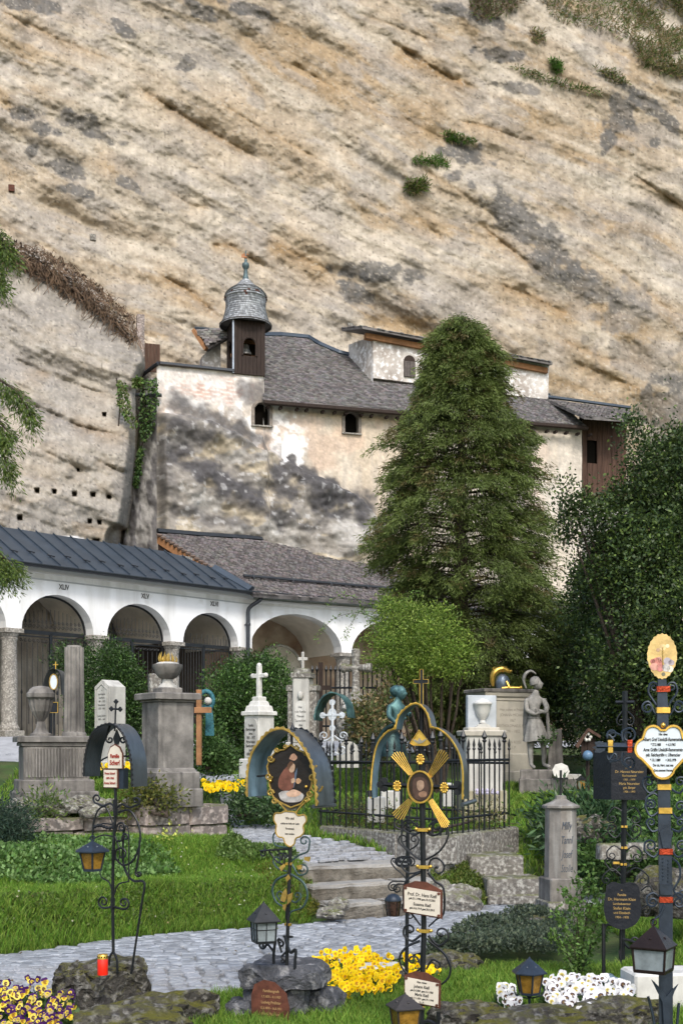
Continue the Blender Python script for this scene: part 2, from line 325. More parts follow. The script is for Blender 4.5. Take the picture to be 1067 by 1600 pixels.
def cliff_depth(X, Y):
    k = .52 - .12 * sstep(480, 800, Y) * (1 - sstep(200, 500, X)); wob = 70 * (fbm(X / 330, Y / 330, 3, 3) - .5)
    S = Y - k * X + wob; T = X + .5 * Y
    up = planeD(CH, 3.4, X) + .0022 * np.clip(560 - Y, 0, 900) + .8 * sstep(150, 0, Y) * sstep(700, 1000, X)
    base = up
    d, sg, t = segdist(X, Y, VINE); below = np.where(sg > 0, d, -d)
    # region under the dry-vine ledge stands forward
    lowD = planeD(A1, 1.75, X); topD = up - 3.0
    low = topD + (lowD - topD) * sstep(430, 860, Y) ** .8
    xlb = np.interp(Y, [540, 590, 640, 700, 780, 860, 900], [226, 222, 219, 214, 205, 190, 186]); low = low + 5.5 * sstep(xlb - 16, xlb + 14, X) * sstep(560, 610, Y)
    inlow = sstep(-9, 4, below) * (X < 245)
    D = base * (1 - inlow) + low * inlow
    big = fbm(S / 90, T / 420, 5, 3) - .5; med = fbm(S / 26, T / 210, 9, 3) - .5; fin = fbm(S / 8, T / 60, 13, 3) - .5
    q_low = inlow * .45; saw = (S / 46 + 1.6 * vnoise(T / 300, S / 200, 4)) % 1.0
    amp = .55 + .6 * vnoise(X / 150, Y / 150, 40)
    D = D - 1.3 * big - .17 * med * amp - .05 * fin * amp - .6 * q_low * med
    lipm = sstep(.50, .72, vnoise(S / 60, T / 260, 77))
    D = D - .05 * (fbm(S / 13, T / 45, 14, 4) - .5) - .10 * (fbm(X / 24, Y / 18, 15, 4) - .5)
    oc = np.zeros_like(D)
    for pts, A, wd in CRACKS:
        wobx = 10 * (fbm(X / 30, Y / 30, 8, 3) - .5)
        d, sg, t = segdist(X + wobx, Y + wobx * .8, pts); bl = np.where(sg > 0, d, -d * 1.8); fade = np.minimum(1, 5 * np.minimum(t, 1 - t) + .15)
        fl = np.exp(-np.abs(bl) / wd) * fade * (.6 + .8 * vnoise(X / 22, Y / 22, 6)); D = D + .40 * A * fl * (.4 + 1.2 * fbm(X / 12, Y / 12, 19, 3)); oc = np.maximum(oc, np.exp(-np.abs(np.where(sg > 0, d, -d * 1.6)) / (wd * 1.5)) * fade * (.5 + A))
    pocket = np.zeros_like(D)
    for (hx, hy, r) in [(58, 767, 3), (85, 768, 3), (116, 772, 3.2), (145, 773, 2.6), (170, 776, 2.6), (31, 809, 3), (140, 815, 2.6), (155, 816, 2.4), (163, 648, 2.6), (150, 846, 4), (122, 34 + 700, 1.6)]:
        pocket = np.maximum(pocket, sstep(r + 1.2, r - .6, np.maximum(np.abs(X - hx), np.abs(Y - hy))))
    D = D + .45 * pocket
    cave = sstep(1.15, .75, np.hypot((X - 184) / 19., (Y - 848) / 27.)); D = D + 2.5 * cave
    D = D - .10 * (fbm(X / 7, Y / 7, 21, 3) - .5) - .5 * (fbm(X / 60, Y / 60, 22, 3) - .5)
    return D, dict(S=S, T=T, big=big, med=med, fin=fin, oc=oc, inlow=inlow, below=below, pocket=pocket, cave=cave, lip=lipm * np.exp(-saw * 5))
def make_cliff():
    xs = np.concatenate([np.arange(-560, -10, 14), np.arange(-10, 1078, 1.9), np.arange(1080, 1700, 14)])
    ys = np.concatenate([np.arange(-260, -10, 12), np.arange(-10, 700, 1.9), np.arange(700, 905, 2.2), np.arange(905, 1240, 14)])
    X, Y = np.meshgrid(xs, ys); D, q = cliff_depth(X, Y)
    V = np.stack([(X - CX) / F * D, D, EYE - (Y - HY) / F * D], -1)
    ny, nx = X.shape; i = np.arange(ny - 1)[:, None] * nx + np.arange(nx - 1)[None]; i = i.ravel()
    Fq = np.stack([i, i + nx, i + nx + 1, i + 1], -1)
    S, T = q['S'], q['T']
    sand = np.broadcast_to(np.array([.35, .292, .222]), X.shape + (3,)); pale = np.array([.45, .405, .34]); och = np.array([.29, .20, .105]); grey = np.array([.31, .285, .26])
    n1 = fbm(S / 40, T / 260, 31, 4); n2 = fbm(S / 14, T / 90, 37, 4); n3 = fbm(X / 9, Y / 9, 41, 4); n4 = fbm(X / 120, Y / 120, 43, 4)
    C = mixc(sand, pale, sstep(.42, .66, n1) * .7)
    C = mixc(C, pale, .5 * sstep(450, 800, X) * sstep(420, 0, Y) * sstep(.35, .6, n4))
    C = mixc(C, och, sstep(.54, .74, fbm(S / 44, T / 150, 51, 4)) * .6)
    C = mixc(C, grey, sstep(.52, .68, n4) * .6 * sstep(.4, .6, n2)); C = mixc(C, grey * .95, sstep(.55, .66, fbm(S / 20, T / 60, 57, 4)) * .55)
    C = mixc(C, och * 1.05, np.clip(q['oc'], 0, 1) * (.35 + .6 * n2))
    C = mixc(C, np.array([.20, .125, .06]), np.clip(q['oc'] - .62, 0, 1) * 2.0 * n3)  # crack cores browned darker, crevice shadow put into the colour
    g2 = np.array([.29, .27, .245]); C = mixc(C, g2 * .9, q['inlow'] * (.5 + .4 * sstep(.4, .6, fbm(X / 50, Y / 40, 61, 4)))); C = mixc(C, pale * .8, q['inlow'] * .35 * sstep(.5, .65, n1))
    mott = fbm(X / 16, Y / 16, 71, 4)
    dark = np.array([.112, .108, .104])
    for (gx, gy, rx, ry, an, st) in GREY:
        a = math.radians(an); dx = X - gx; dy = Y - gy; u = (dx * math.cos(a) + dy * math.sin(a)) / rx; v = (-dx * math.sin(a) + dy * math.cos(a)) / ry
        r = np.hypot(u, v) + (mott - .5) * 1.9; m = sstep(1.35, .95, r) * (.85 + .5 * (n3 - .5)); C = mixc(C, dark if st > .6 else grey * .66, m * min(1, st * 1.25))
    # vertical rain streaks and pebbly grain
    st = fbm(X / 5, Y / 90, 81, 3); C = C * (1 + .28 * (st - .5))[..., None]
    C = C * (1 + .32 * (n3 - .5) + .36 * (fbm(X / 3.1, Y / 3.1, 91, 2) - .5))[..., None]
    peb = sstep(.78, .88, vnoise(X / 2.6, Y / 2.2, 95)); C = mixc(C, pale, peb * .5); pk = sstep(.84, .92, vnoise(X / 2.9, Y / 2.3, 97)); C = C * (1 - .45 * pk)[..., None]
    C = C * (1 - .5 * q['pocket'])[..., None]  # holes also darkened in the colour for the shade inside them
    wp = np.minimum(np.hypot((X - 108) / 30., (Y - 850) / 12.), np.hypot((X - 28) / 13., (Y - 838) / 9.)) + (mott - .5) * 1.2
    C = mixc(C, np.array([.66, .66, .67]), sstep(1.05, .85, wp))
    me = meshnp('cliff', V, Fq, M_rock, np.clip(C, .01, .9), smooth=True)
    o = link('cliff', me); return tag(o, kind='structure')
make_cliff()

# ================================================================== chapel in the cliff
M_shA = mat('shingle_wood', attr=True, var=.25, scale=9, bump=.4, bscale=40, rough=.8, dist=.01)
def inpoly(x, y, poly):
    x = np.asarray(x); r = np.zeros(x.shape, bool); n = len(poly)
    for i in range(n):
        x0, y0 = poly[i]; x1, y1 = poly[(i + 1) % n]
        if y0 == y1: continue
        c = ((y0 > y) != (y1 > y)) & (x < (x1 - x0) * (y - y0) / (y1 - y0) + x0); r ^= c
    return r
def shingles(name, poly3, parent, wid=.13, row=.105, base=(.125, .117, .118), lift=.02, seed=1, nm='shingles'):
    """poly3: coplanar outline (u,w,z) in local space; u is along the courses"""
    p = [Vector(q) for q in poly3]; n = Vector((0, 0, 0))
    for i in range(len(p)): n += p[i].cross(p[(i + 1) % len(p)])
    n.normalize()
    if n.z < 0: n = -n
    U = Vector((1, 0, 0)); U = (U - n * U.dot(n)).normalized(); V = n.cross(U); V = V if V.z > 0 else -V
    o = p[0]; pl = [((q - o).dot(U), (q - o).dot(V)) for q in p]
    us = [a for a, b in pl]; vs = [b for a, b in pl]; rg = np.random.default_rng(seed)
    rows = np.arange(min(vs) - row * .3, max(vs), row); CU = []; CV = []
    for k, v in enumerate(rows):
        u = np.arange(min(us), max(us), wid) + (k % 2) * wid * .5 + rg.uniform(-.02, .02); CU.append(u); CV.append(np.full(u.shape, v))
    CU = np.concatenate(CU); CV = np.concatenate(CV); wj = wid * rg.uniform(.75, 1.0, CU.shape); CV = CV + rg.uniform(-.014, .014, CU.shape)
    m = inpoly(CU + wid * .5, CV + row * .5, pl); CU, CV, wj = CU[m], CV[m], wj[m]; N = len(CU)
    lf = lift * rg.uniform(.5, 1.7, N)
    corners = [(0, 0, 0), (1, 0, 0), (0, 0, 1), (1, 0, 1), (0, 1, .15), (1, 1, .15)]
    Un, Vn, Nn, on = (np.array(t) for t in (U, V, n, o)); out = np.zeros((N, 6, 3))
    for j, (a, b, h) in enumerate(corners):
        out[:, j] = on + Un * (CU + wj * a)[:, None] + Vn * (CV + b * row * 1.35)[:, None] + Nn * (lf * h + .004)[:, None]
    i = np.arange(N)[:, None] * 6; Fq = np.concatenate([i + np.array([0, 1, 3, 2]), i + np.array([2, 3, 5, 4])])
    c = np.array(base) * rg.uniform(.6, 1.45, (N, 1)) * (1 + .25 * (fbm(CU / 1.2, CV / 1.2, seed, 3) - .5))[:, None]
    c = c * (1 + rg.uniform(-.06, .06, (N, 3))); cols = np.repeat(c[:, None], 6, 1)
    o2 = link(nm, meshnp(nm, out, Fq, M_shA, cols), parent); o2['kind'] = 'stuff'; return o2
def slab(pts, t, mb=None):
    mb = mb or MB(); pts = [Vector(q) for q in pts]; n = len(pts); t = Vector(t)
    return mb.add(pts + [q + t for q in pts], [tuple(range(n)), tuple(range(2 * n - 1, n - 1, -1))] + [(i, i + n, (i + 1) % n + n, (i + 1) % n) for i in range(n)])
def on_wall(fr, pts, w=0): return [(fr.hit(x, y, w)[0], w, fr.hit(x, y, w)[1]) for x, y in pts]
def on_roof(fr, pts, w0, z0, sl): return [fr.hitp(x, y, w0, z0, sl) for x, y in pts]
def arch_pts(u, z, hw, h, n=10):        # round-headed outline, from bottom left round to bottom right
    return [(u - hw, z)] + [(u - hw * math.cos(math.pi * k / n), z + h - hw + hw * math.sin(math.pi * k / n)) for k in range(n + 1)] + [(u + hw, z)]

chapel = empty('rock_chapel', CH.o, 'old plastered chapel against the cliff with grey shingle roofs and a bell turret', 'chapel', CH.rot)
WIN = [(409, 665, 11.5, 36), (549, 677, 10.5, 33), (827, 699, 9, 30)]
def chapel_wall():
    nx, ny = 340, 150; px = np.linspace(245, 909, nx); t = np.linspace(0, 1, ny)
    ytop = np.where(px < 412, 571 + (px - 248) * .085, 622 + (px - 412) * .0856 - 2)
    X = np.repeat(px[None], ny, 0); Y = ytop[None] + (905 + 70 * sstep(560, 620, px)[None] - ytop[None]) * t[:, None]
    a = math.radians(72.6)
    D = planeD(CH, 0, X)
    edge = np.interp(X, [240, 300, 365, 420, 470, 543, 576, 620, 700, 920], [632, 655, 680, 712, 735, 762, 795, 850, 930, 1000])
    en = edge + 26 * (fbm(X / 40, Y / 40, 5, 4) - .5); rock = sstep(-5, 10, Y - en)
    push = rock * (.14 + .85 * fbm(X / 55, Y / 45, 6, 4) + .16 * (fbm(X / 14, Y / 14, 8, 3) - .5)) + .04 * (fbm(X / 22, Y / 22, 9, 4) - .5)
    push = push * sstep(0, 12, X - 245)
    for (wx, wy, hw, h) in WIN: push = push * sstep(1.0, 1.8, np.maximum(np.abs(X - wx) / hw, np.abs(Y - wy + h / 2) / (h / 2)))
    u = np.zeros_like(X)
    wx_ = (X - CX) / F * D; u = (wx_ - CH.o.x) * CH.d.x + (D - CH.o.y) * CH.d.y; z = EYE - (Y - HY) / F * D
    V = np.stack([u, -push, z], -1)
    beige = np.broadcast_to(np.array([.56, .475, .375]), X.shape + (3,)); 
    n1 = fbm(X / 45, Y / 60, 101, 4); n2 = fbm(X / 12, Y / 14, 103, 4); n3 = fbm(X / 4, Y / 4, 105, 3); run = fbm(X / 7, Y / 70, 107, 4)
    C = mixc(beige, [.66, .60, .52], sstep(.45, .65, n1) * .7); C = mixc(C, [.42, .35, .27], sstep(.56, .7, n1) * .5); C = mixc(C, [.38, .34, .30], sstep(.52, .68, run) * .45)
    C = mixc(C, [.60, .42, .32], sstep(.6, .7, fbm(X / 60, Y / 60, 109, 3)) * .4)
    C = mixc(C, [.60, .57, .54], sstep(860, 870, X) * 0 + sstep(640, 700, X) * .35)
    # peeled white limewash to the left
    wl = sstep(488, 440, X + 30 * (n2 - .5)) * sstep(330, 0, Y - 470); C = mixc(C, [.60, .575, .56], wl * .75)
    pe = sstep(.50, .56, n2) * sstep(490, 460, X) ; C = mixc(C, [.80, .79, .79], pe * .75 * sstep(760, 715, Y)); C = mixc(C, [.33, .295, .27], sstep(.56, .62, fbm(X / 17, Y / 12, 111, 4)) * sstep(480, 440, X) * .6)
    up = sstep(640, 625, Y + 16 * (n2 - .5)) * sstep(405, 380, X); C = mixc(C, [.74, .69, .66], up * .55)
    br = sstep(1.1, .5, np.hypot((X - 345) / 42., (Y - 612) / 16.) + (n2 - .5) * 2.6); rows = ((Y / 3.4) % 1 > .3); C = mixc(C, [.46, .25, .19], br * .45 * rows)
    br = sstep(1.1, .5, np.hypot((X - 296) / 40., (Y - 606) / 12.) + (n2 - .5) * 2.6); C = mixc(C, [.55, .33, .26], br * .4 * rows)
    rk = mixc(np.broadcast_to(np.array([.27, .25, .225]), X.shape + (3,)), [.43, .415, .395], sstep(.48, .68, fbm(X / 30, Y / 36, 113, 4)) * .65); rk = mixc(rk, [.46, .39, .28], sstep(.56, .66, fbm(X / 36, Y / 20, 115, 4)) * .7)
    C = mixc(C, rk, rock)
    mott = fbm(X / 18, Y / 18, 117, 4)
    for (gx, gy, rx, ry, an, st) in [(330, 655, 85, 16, 22, .8), (290, 680, 50, 14, 30, .8), (330, 752, 75, 19, 30, 1), (400, 800, 70, 12, 20, .7), (440, 742, 24, 40, 10, .9), (520, 782, 62, 27, 20, 1), (262, 705, 22, 60, 10, .6),
                                     (480, 745, 50, 12, 28, .9), (560, 800, 30, 20, 10, .8), (330, 815, 60, 10, 10, .7), (380, 690, 40, 22, 30, .55), (395, 612, 30, 14, 20, .7), (300, 720, 40, 10, 30, .5), (425, 790, 18, 30, 0, .6)]:
        a_ = math.radians(an); dx = X - gx; dy = Y - gy; uu = (dx * math.cos(a_) + dy * math.sin(a_)) / rx; vv = (-dx * math.sin(a_) + dy * math.cos(a_)) / ry
        m = sstep(1.6, .5, np.hypot(uu, vv) + (mott - .5) * 2.0); C = mixc(C, [.085, .082, .086], m * st)
    C = C * (1 + .4 * (n3 - .5) + .35 * (fbm(X / 2.5, Y / 2.5, 119, 2) - .5))[..., None]
    C = mixc(C, [.80, .80, .81], sstep(.66, .72, fbm(X / 9, Y / 9, 121, 4)) * rock * .25 + sstep(1, .4, np.hypot((X - 455) / 22., (Y - 700) / 26.) + (n2 - .5) * 3) * .9)
    i = (np.arange(ny - 1)[:, None] * nx + np.arange(nx - 1)[None]); Xc = (X[:-1, :-1] + X[1:, 1:]) / 2; Yc = (Y[:-1, :-1] + Y[1:, 1:]) / 2; keep = np.ones(Xc.shape, bool)
    for (wx, wy, hw, h) in WIN:
        ins = (np.abs(Xc - wx) < hw) & (Yc < wy) & (Yc > wy - h + hw) | (np.hypot(Xc - wx, Yc - (wy - h + hw)) < hw); keep &= ~ins
    i = i[keep]; Fq = np.stack([i, i + nx, i + nx + 1, i + 1], -1)
    link('masonry_wall', meshnp('masonry_wall', V, Fq, M_chwall, np.clip(C, .01, .9), smooth=True), chapel)
chapel_wall()
for (wx, wy, hw, h) in WIN:
    u, z = CH.hit(wx, wy); s = planeD(CH, 0, wx) / F; hwm = hw * s * 1.06; hm = h * s
    a = arch_pts(u, z, hwm, hm); b = arch_pts(u, z - .03, hwm + .09, hm + .11); m = MB(); n = len(a)
    vs = [(p[0], -.05, p[1]) for p in b] + [(p[0], -.05, p[1]) for p in a] + [(p[0], .2, p[1]) for p in a] + [(p[0], .3, p[1]) for p in b]
    fs = []
    for k in range(n):
        j = (k + 1) % n; fs += [(k, j, n + j, n + k), (n + k, n + j, 2 * n + j, 2 * n + k), (3 * n + k, 3 * n + j, j, k)]
    m.add(vs, fs); wo = m.build('window', mat('window_reveal', (.22, .19, .165), var=.4, scale=8, bump=.4), chapel)
    m = MB(); m.prism(a, .04, (0, .18, 0)); m.build('dark_opening_fill', M_black, wo)  # black sheet in place of the unlit room behind
    m = MB(); m.box((u, -.03, z - .02), (hwm * 2 + .2, .1, .04)); m.build('sill', M_granite, wo)
# oblique buttress face at the left end
def buttress():
    nx, ny = 30, 110; s_ = np.linspace(0, 1, nx); t = np.linspace(0, 1, ny); Y = np.repeat((590 + 290 * t)[:, None], nx, 1)
    xl = np.interp(Y[:, 0], [590, 640, 700, 780, 860, 890], [222, 219, 214, 205, 190, 186]); xr = np.interp(Y[:, 0], [590, 700, 870, 890], [246, 246, 246, 246])
    X = xl[:, None] + (xr - xl)[:, None] * s_[None]; D = 36.6 + (planeD(CH, 0, 245.5) - 36.6) * np.repeat(s_[None] ** .8, ny, 0) + .35 * (fbm(X / 14, Y / 22, 7, 4) - .5) * (1 - s_[None] ** 6)
    V = np.stack([(X - CX) / F * D, D, EYE - (Y - HY) / F * D], -1); M = np.array(Matrix.Rotation(-CH.rot, 3, 'Z')); V = (V - np.array(CH.o)) @ M.T
    C = mixc(np.broadcast_to(np.array([.17, .165, .17]), X.shape + (3,)), [.40, .39, .38], sstep(.52, .66, fbm(X / 9, Y / 24, 12, 4)) * .8); C = mixc(C, [.09, .10, .05], sstep(.5, .6, fbm(X / 8, Y / 14, 15, 3)) * sstep(10, 0, X - xl[:, None]))
    C = C * (1 + .5 * (fbm(X / 3, Y / 3, 16, 2) - .5))[..., None]
    i = (np.arange(ny - 1)[:, None] * nx + np.arange(nx - 1)[None]).ravel(); link('buttress', meshnp('buttress', V, np.stack([i, i + nx, i + nx + 1, i + 1], -1), M_chwall, C, smooth=True), chapel)
buttress()
# main roof
ze = CH.hitp(412, 622, -.35, 0, 0)  # dummy to keep the helper warm
uE, zE = CH.hit(412, 624, -.35)
SL = .86
def R1(pts): return on_roof(CH, pts, -.35, zE, SL)
main_poly = R1([(412, 624), (413, 524), (440, 525), (482, 529), (500, 540), (530, 553), (563, 561), (585, 583), (650, 598), (760, 608), (857, 616), (916, 665)])
slab(main_poly, (0, .06, -.12)).build('roof', M_shingle, chapel)
shingles('roof_shingles', main_poly, chapel, seed=3)
m = MB(); rp = R1([(411, 524), (440, 524), (482, 528), (500, 539), (530, 552), (563, 560)]); m.tube([(a, b, c + .03) for a, b, c in rp], .10, 6); m.build('ridge_flashing', M_metalroof, chapel)
m = MB(); e0 = CH.hit(412, 626, -.33); e1 = CH.hit(917, 667, -.33); m.tube([(e0[0], -.36, e0[1] - .05), (e1[0], -.36, e1[1] - .05)], .075, 6); m.build('eaves_gutter', M_wood, chapel)
for k in range(27):
    uu = e0[0] + .2 + k * .42 + random.uniform(-.1, .1); m = MB(); m.box((uu, -.2, e0[1] - .14), (.08, .2, .07)); m.build('rafter_end', M_wood, chapel)
# fold in the roof right of the dormer with the boarded bay
BW = CH.hit(912, 700, .5)
uB0 = CH.hit(909, 700, .25)[0]; uB1 = CH.hit(978, 700, .25)[0]; zB0 = CH.hit(940, 905, .25)[1]; zB1 = CH.hit(912, 652, .25)[1]
nb = 9
for k in range(nb):
    u0 = uB0 + (uB1 - uB0) * k / nb; u1 = uB0 + (uB1 - uB0) * (k + 1) / nb; um = (u0 + u1) / 2; m = MB()
    wu, wz = CH.hit(924, 724, .25); hw = 7.5 * 40.5 / F; hh = 36 * 40.5 / F
    zt = zB1 + .0
    zlow = CH.hit(924, 778, .25)[1]
    if abs(um - wu) < hw + .02:
        m.box((um, .25 + random.uniform(-.008, .008), (wz + zlow) / 2), (u1 - u0 - .012, .05, wz - zlow)); m.build('board', M_woodred, chapel)
        m = MB(); m.box((um, .25, (wz + hh + zt) / 2 + .02), (u1 - u0 - .012, .05, zt - wz - hh + .04))
    else: m.box((um, .25 + random.uniform(-.012, .012), (zt + zlow) / 2), (u1 - u0 - .012, .05, zt - zlow))
    m.build('board', M_woodred, chapel)
m = MB(); m.box(((uB0 + uB1) / 2, .55, (zB1 + zlow) / 2), (uB1 - uB0, .3, zB1 - zlow)); m.build('bay_dark_fill', M_black, chapel)  # solid black box painted as the darkness behind the boards
m = MB(); m.box(((uB0 + uB1) / 2, .75, (zlow + zB0) / 2), (uB1 - uB0 + 1.2, .6, zlow - zB0)); bw = m.build('bay_base_wall', mat('pale_bay_plaster', (.45, .43, .41), var=.4, scale=2, bump=.5, col2=(.22, .21, .2)), chapel)
m = MB(); ap = arch_pts(wu, wz, hw, hh); m.prism(ap, .03, (0, .29, 0)); m.build('window', M_black, chapel)  # black arch stands for the unlit bay window
bay = on_roof(CH, [(857, 624), (985, 640), (986, 655), (913, 650)], -.1, zB1 + .12, .55); slab(bay, (0, 0, -.1)).build('bay_roof', M_shingle, chapel); shingles('s', bay, chapel, seed=8)
m = MB(); m.tube([(p[0], p[1], p[2] + .05) for p in on_roof(CH, [(812, 616), (865, 623), (985, 639)], -.1, zB1 + .12, .55)], .06, 6); m.build('bay_flashing', M_metalroof, chapel)
m = MB(); m.box(((uB0 + uB1) / 2 + .05, .15, zB1 + .02), (uB1 - uB0 + .25, .3, .16)); m.build('bay_beam', M_woodred, chapel)
# upper storey (dormer)
wd = 1.15
dw = on_wall(CH, [(583, 524), (858, 566), (856, 624), (583, 590)], wd); pl = [(a, c) for a, b, c in dw]; m = MB(); m.prism(pl, 1.6, (0, wd, 0))
M_dorm = mat('flaking_white_plaster', (.60, .57, .54), var=.25, scale=2.2, bump=.5, col2=(.34, .30, .27), spots=(.78, .77, .77), spotscale=7, spotamt=.6)
m.build('upper_wall', M_dorm, chapel)
wu2, wz2 = CH.hit(639.5, 589, wd); s = 39.5 / F
m = MB(); m.prism(arch_pts(wu2, wz2, 9.5 * s, 34 * s), .05, (0, wd - .03, 0)); dwn = m.build('upper_window', M_wood, chapel)
for k in range(4):
    m = MB(); m.box((wu2 + (k - 1.5) * 4.6 * s, wd - .05, wz2 + 12 * s), (4.2 * s, .03, 24 * s)); m.build('shutter_board', mat('grey_old_shutter', (.10, .085, .08), var=.4, scale=9, bump=.5), dwn)
sd = on_wall(CH, [(565, 553), (583, 560), (583, 587), (566, 560)], wd); 
side = MB(); q0 = CH.W(*[CH.hit(583, 524, wd)[0], wd, 0]); 
uL = dw[0][0]; side.add([(uL, wd, dw[0][2]), (uL, wd, dw[3][2] - .2), (uL - .35, wd + 1.5, dw[3][2]), (uL - .35, wd + 1.5, dw[0][2] + .15)], [(0, 1, 2, 3)]); side.build('upper_side_wall', M_dorm, chapel)
rt = on_roof(CH, [(566, 503), (700, 524), (862, 560), (863, 569), (720, 541), (580, 520), (567, 512)], wd - .3, dw[0][2] + .12, .35)
rA = CH.hit(566, 513, wd - .35); rB = CH.hit(863, 570, wd - .35)
rz = 0.62
roofp = [(rA[0], wd - .35, rA[1]), (rB[0], wd - .35, rB[1]), (rB[0] + .35, wd + 1.2, rB[1] + .42), (rA[0] - .2, wd + 1.2, rA[1] + .42)]
slab(roofp, (0, 0, .07)).build('upper_roof', M_shingle, chapel); shingles('s2', [(a, b, c + .072) for a, b, c in roofp], chapel, seed=9, base=(.13, .125, .125))
m = MB(); m.tube([(rA[0] - .2, wd + 1.2, rA[1] + .5), (rB[0] + .35, wd + 1.2, rB[1] + .5)], .05, 6); m.build('upper_flashing', M_metalroof, chapel)
m = MB(); m.add([(rA[0] + .2, wd - .12, rA[1] - .03), (rB[0] - .05, wd - .12, rB[1] - .03), (rB[0] - .05, wd - .12, rB[1] - .2), (rA[0] + .2, wd - .12, rA[1] - .2), (rA[0] + .2, wd + .1, rA[1] - .03), (rB[0] - .05, wd + .1, rB[1] - .03), (rB[0] - .05, wd + .1, rB[1] - .2), (rA[0] + .2, wd + .1, rA[1] - .2)], [(0, 1, 2, 3), (4, 5, 6, 7), (0, 1, 5, 4), (3, 2, 6, 7), (0, 3, 7, 4), (1, 2, 6, 5)])
m.build('eaves_board', M_woodlight, chapel)
m = MB(); g0, g1 = R1([(580, 588)])[0], R1([(858, 619)])[0]; m.tube([(g0[0], g0[1] - .03, g0[2] + .05), (g1[0], g1[1] - .03, g1[2] + .05)], .05, 5); m.build('wall_flashing', M_metalroof, chapel)
# parapet coping on the left wall and little gable behind
c0 = CH.hit(226, 566, -.12); c1 = CH.hit(250, 568, -.12); c2 = CH.hit(366, 580, -.12)
slab([(c1[0], -.14, c1[1]), (c2[0], -.14, c2[1]), (c2[0], .5, c2[1] + .12), (c1[0], .5, c1[1] + .12)], (0, 0, .07)).build('coping', M_gutter, chapel)
m = MB(); pw = CH.hit(222, 578, .2); m.tube([(c1[0] - .05, -.1, c1[1] + .02), (pw[0] - .1, .9, pw[1] - .1)], .06, 6); m.build('coping_return', M_gutter, chapel)
gw = 1.3; gp = on_wall(CH, [(316, 584), (316, 556), (345, 530), (345, 586)], gw); m = MB(); m.prism([(a, c) for a, b, c in gp], .4, (0, gw, 0)); m.build('gable_wall', M_dorm, chapel)
gr = [CH.hit(303, 517, gw)[0], CH.hit(345, 517, gw)[0]]
za = CH.hit(303, 517, gw)[1]; zb = CH.hit(319, 554, gw)[1]; ub = CH.hit(319, 554, gw)[0]
rfp = [(gr[0], gw - .1, za), (gr[1] + .2, gw - .1, za + .02), (gr[1] + .2, gw - .5, CH.hit(345, 532, gw)[1]), (ub, gw - .5, zb)]
slab(rfp, (0, .08, -.06)).build('gable_roof', M_shingle, chapel); shingles('s3', rfp, chapel, seed=12, base=(.16, .15, .15))
m = MB(); m.tube([(rfp[0][0] - .03, rfp[0][1], rfp[0][2]), (rfp[3][0] - .03, rfp[3][1], rfp[3][2])], .075, 4); m.build('barge_board', M_woodlight, chapel)
m = MB(); m.tube([(rfp[0][0], rfp[0][1], rfp[0][2] + .06), (rfp[1][0], rfp[1][1], rfp[1][2] + .06)], .055, 5); m.build('gable_flashing', M_metalroof, chapel)
# wooden door panel and stone post left of the parapet
m = MB(); q = on_wall(CH, [(226, 536), (250, 537), (250, 568), (226, 580)], .9)
for k in range(4):
    a0 = q[0][0] + (q[1][0] - q[0][0]) * k / 4; a1 = q[0][0] + (q[1][0] - q[0][0]) * (k + 1) / 4; mm = MB(); mm.box(((a0 + a1) / 2, .9, (q[0][2] + q[3][2]) / 2), (a1 - a0 - .01, .05, q[0][2] - q[3][2])); mm.build('board', M_woodred, chapel)
mm = MB(); mm.box((q[0][0] - .12, .95, q[0][2] + .1), (.22, .22, 1.5)); mm.build('gate_pier', M_redstone, chapel)
m = MB(); a_ = CH.hit(209, 619, 0); b_ = CH.hit(246, 619, 0); m.tube([(a_[0], -.15, a_[1]), (b_[0] + .1, -.15, b_[1])], .055, 8); m.build('spout_pipe', M_gutter, chapel)

# bell turret
tu0, tz0 = CH.hit(365.5, 583, -.05); tu1, _ = CH.hit(413, 583, -.05); tz1 = CH.hit(390, 497, -.05)[1]; tw = tu1 - tu0; tc = (tu0 + tu1) / 2
turret = link('bell_turret', None, chapel); turret.location = (tc, -.05 + tw / 2, tz0)
H = tz1 - tz0
def T_(mb, nm, mt, **k): return mb.build(nm, mt, turret, **k)
wzz = CH.hit(388, 556, -.05)[1] - tz0; wh = CH.hit(388, 527, -.05)[1] - tz0 - wzz; whw = 11 * 36.7 / F
for (dx, dy, rz_) in [(0, -1, 0), (-1, 0, math.pi / 2), (1, 0, math.pi / 2)]:
    # boarded face with an arched opening: left piece, right piece, below, above
    nbd = 8
    for k in range(nbd):
        x0 = -tw / 2 + tw * k / nbd; x1 = x0 + tw / nbd; xm = (x0 + x1) / 2; m = MB(); off = random.uniform(0, .008)
        def bd(za_, zb_):
            if dx == 0: m.box((xm, dy * (tw / 2 + off), (za_ + zb_) / 2), (x1 - x0 - .008, .04, zb_ - za_))
            else: m.box((dx * (tw / 2 + off), xm, (za_ + zb_) / 2), (.04, x1 - x0 - .008, zb_ - za_))
        if abs(xm) < whw:
            top = wzz + wh - whw + math.sqrt(max(0, whw ** 2 - xm ** 2)); bd(0, wzz); T_(m, 'board', M_wood); m = MB(); bd(top, H)
        else: bd(0, H)
        T_(m, 'board', M_wood)
m = MB(); m.tube([(p[0], -tw / 2 - .03, p[1]) for p in arch_pts(0, wzz, whw, wh)], .035, 5); T_(m, 'window_frame', M_wood, smooth=60)
m = MB(); m.box((0, tw / 2, H / 2), (tw, .04, H)); T_(m, 'rear_boards', M_wood)
m = MB(); m.box((0, 0, .02), (tw * .98, tw * .98, .04)); T_(m, 'floor_plate', M_wood)
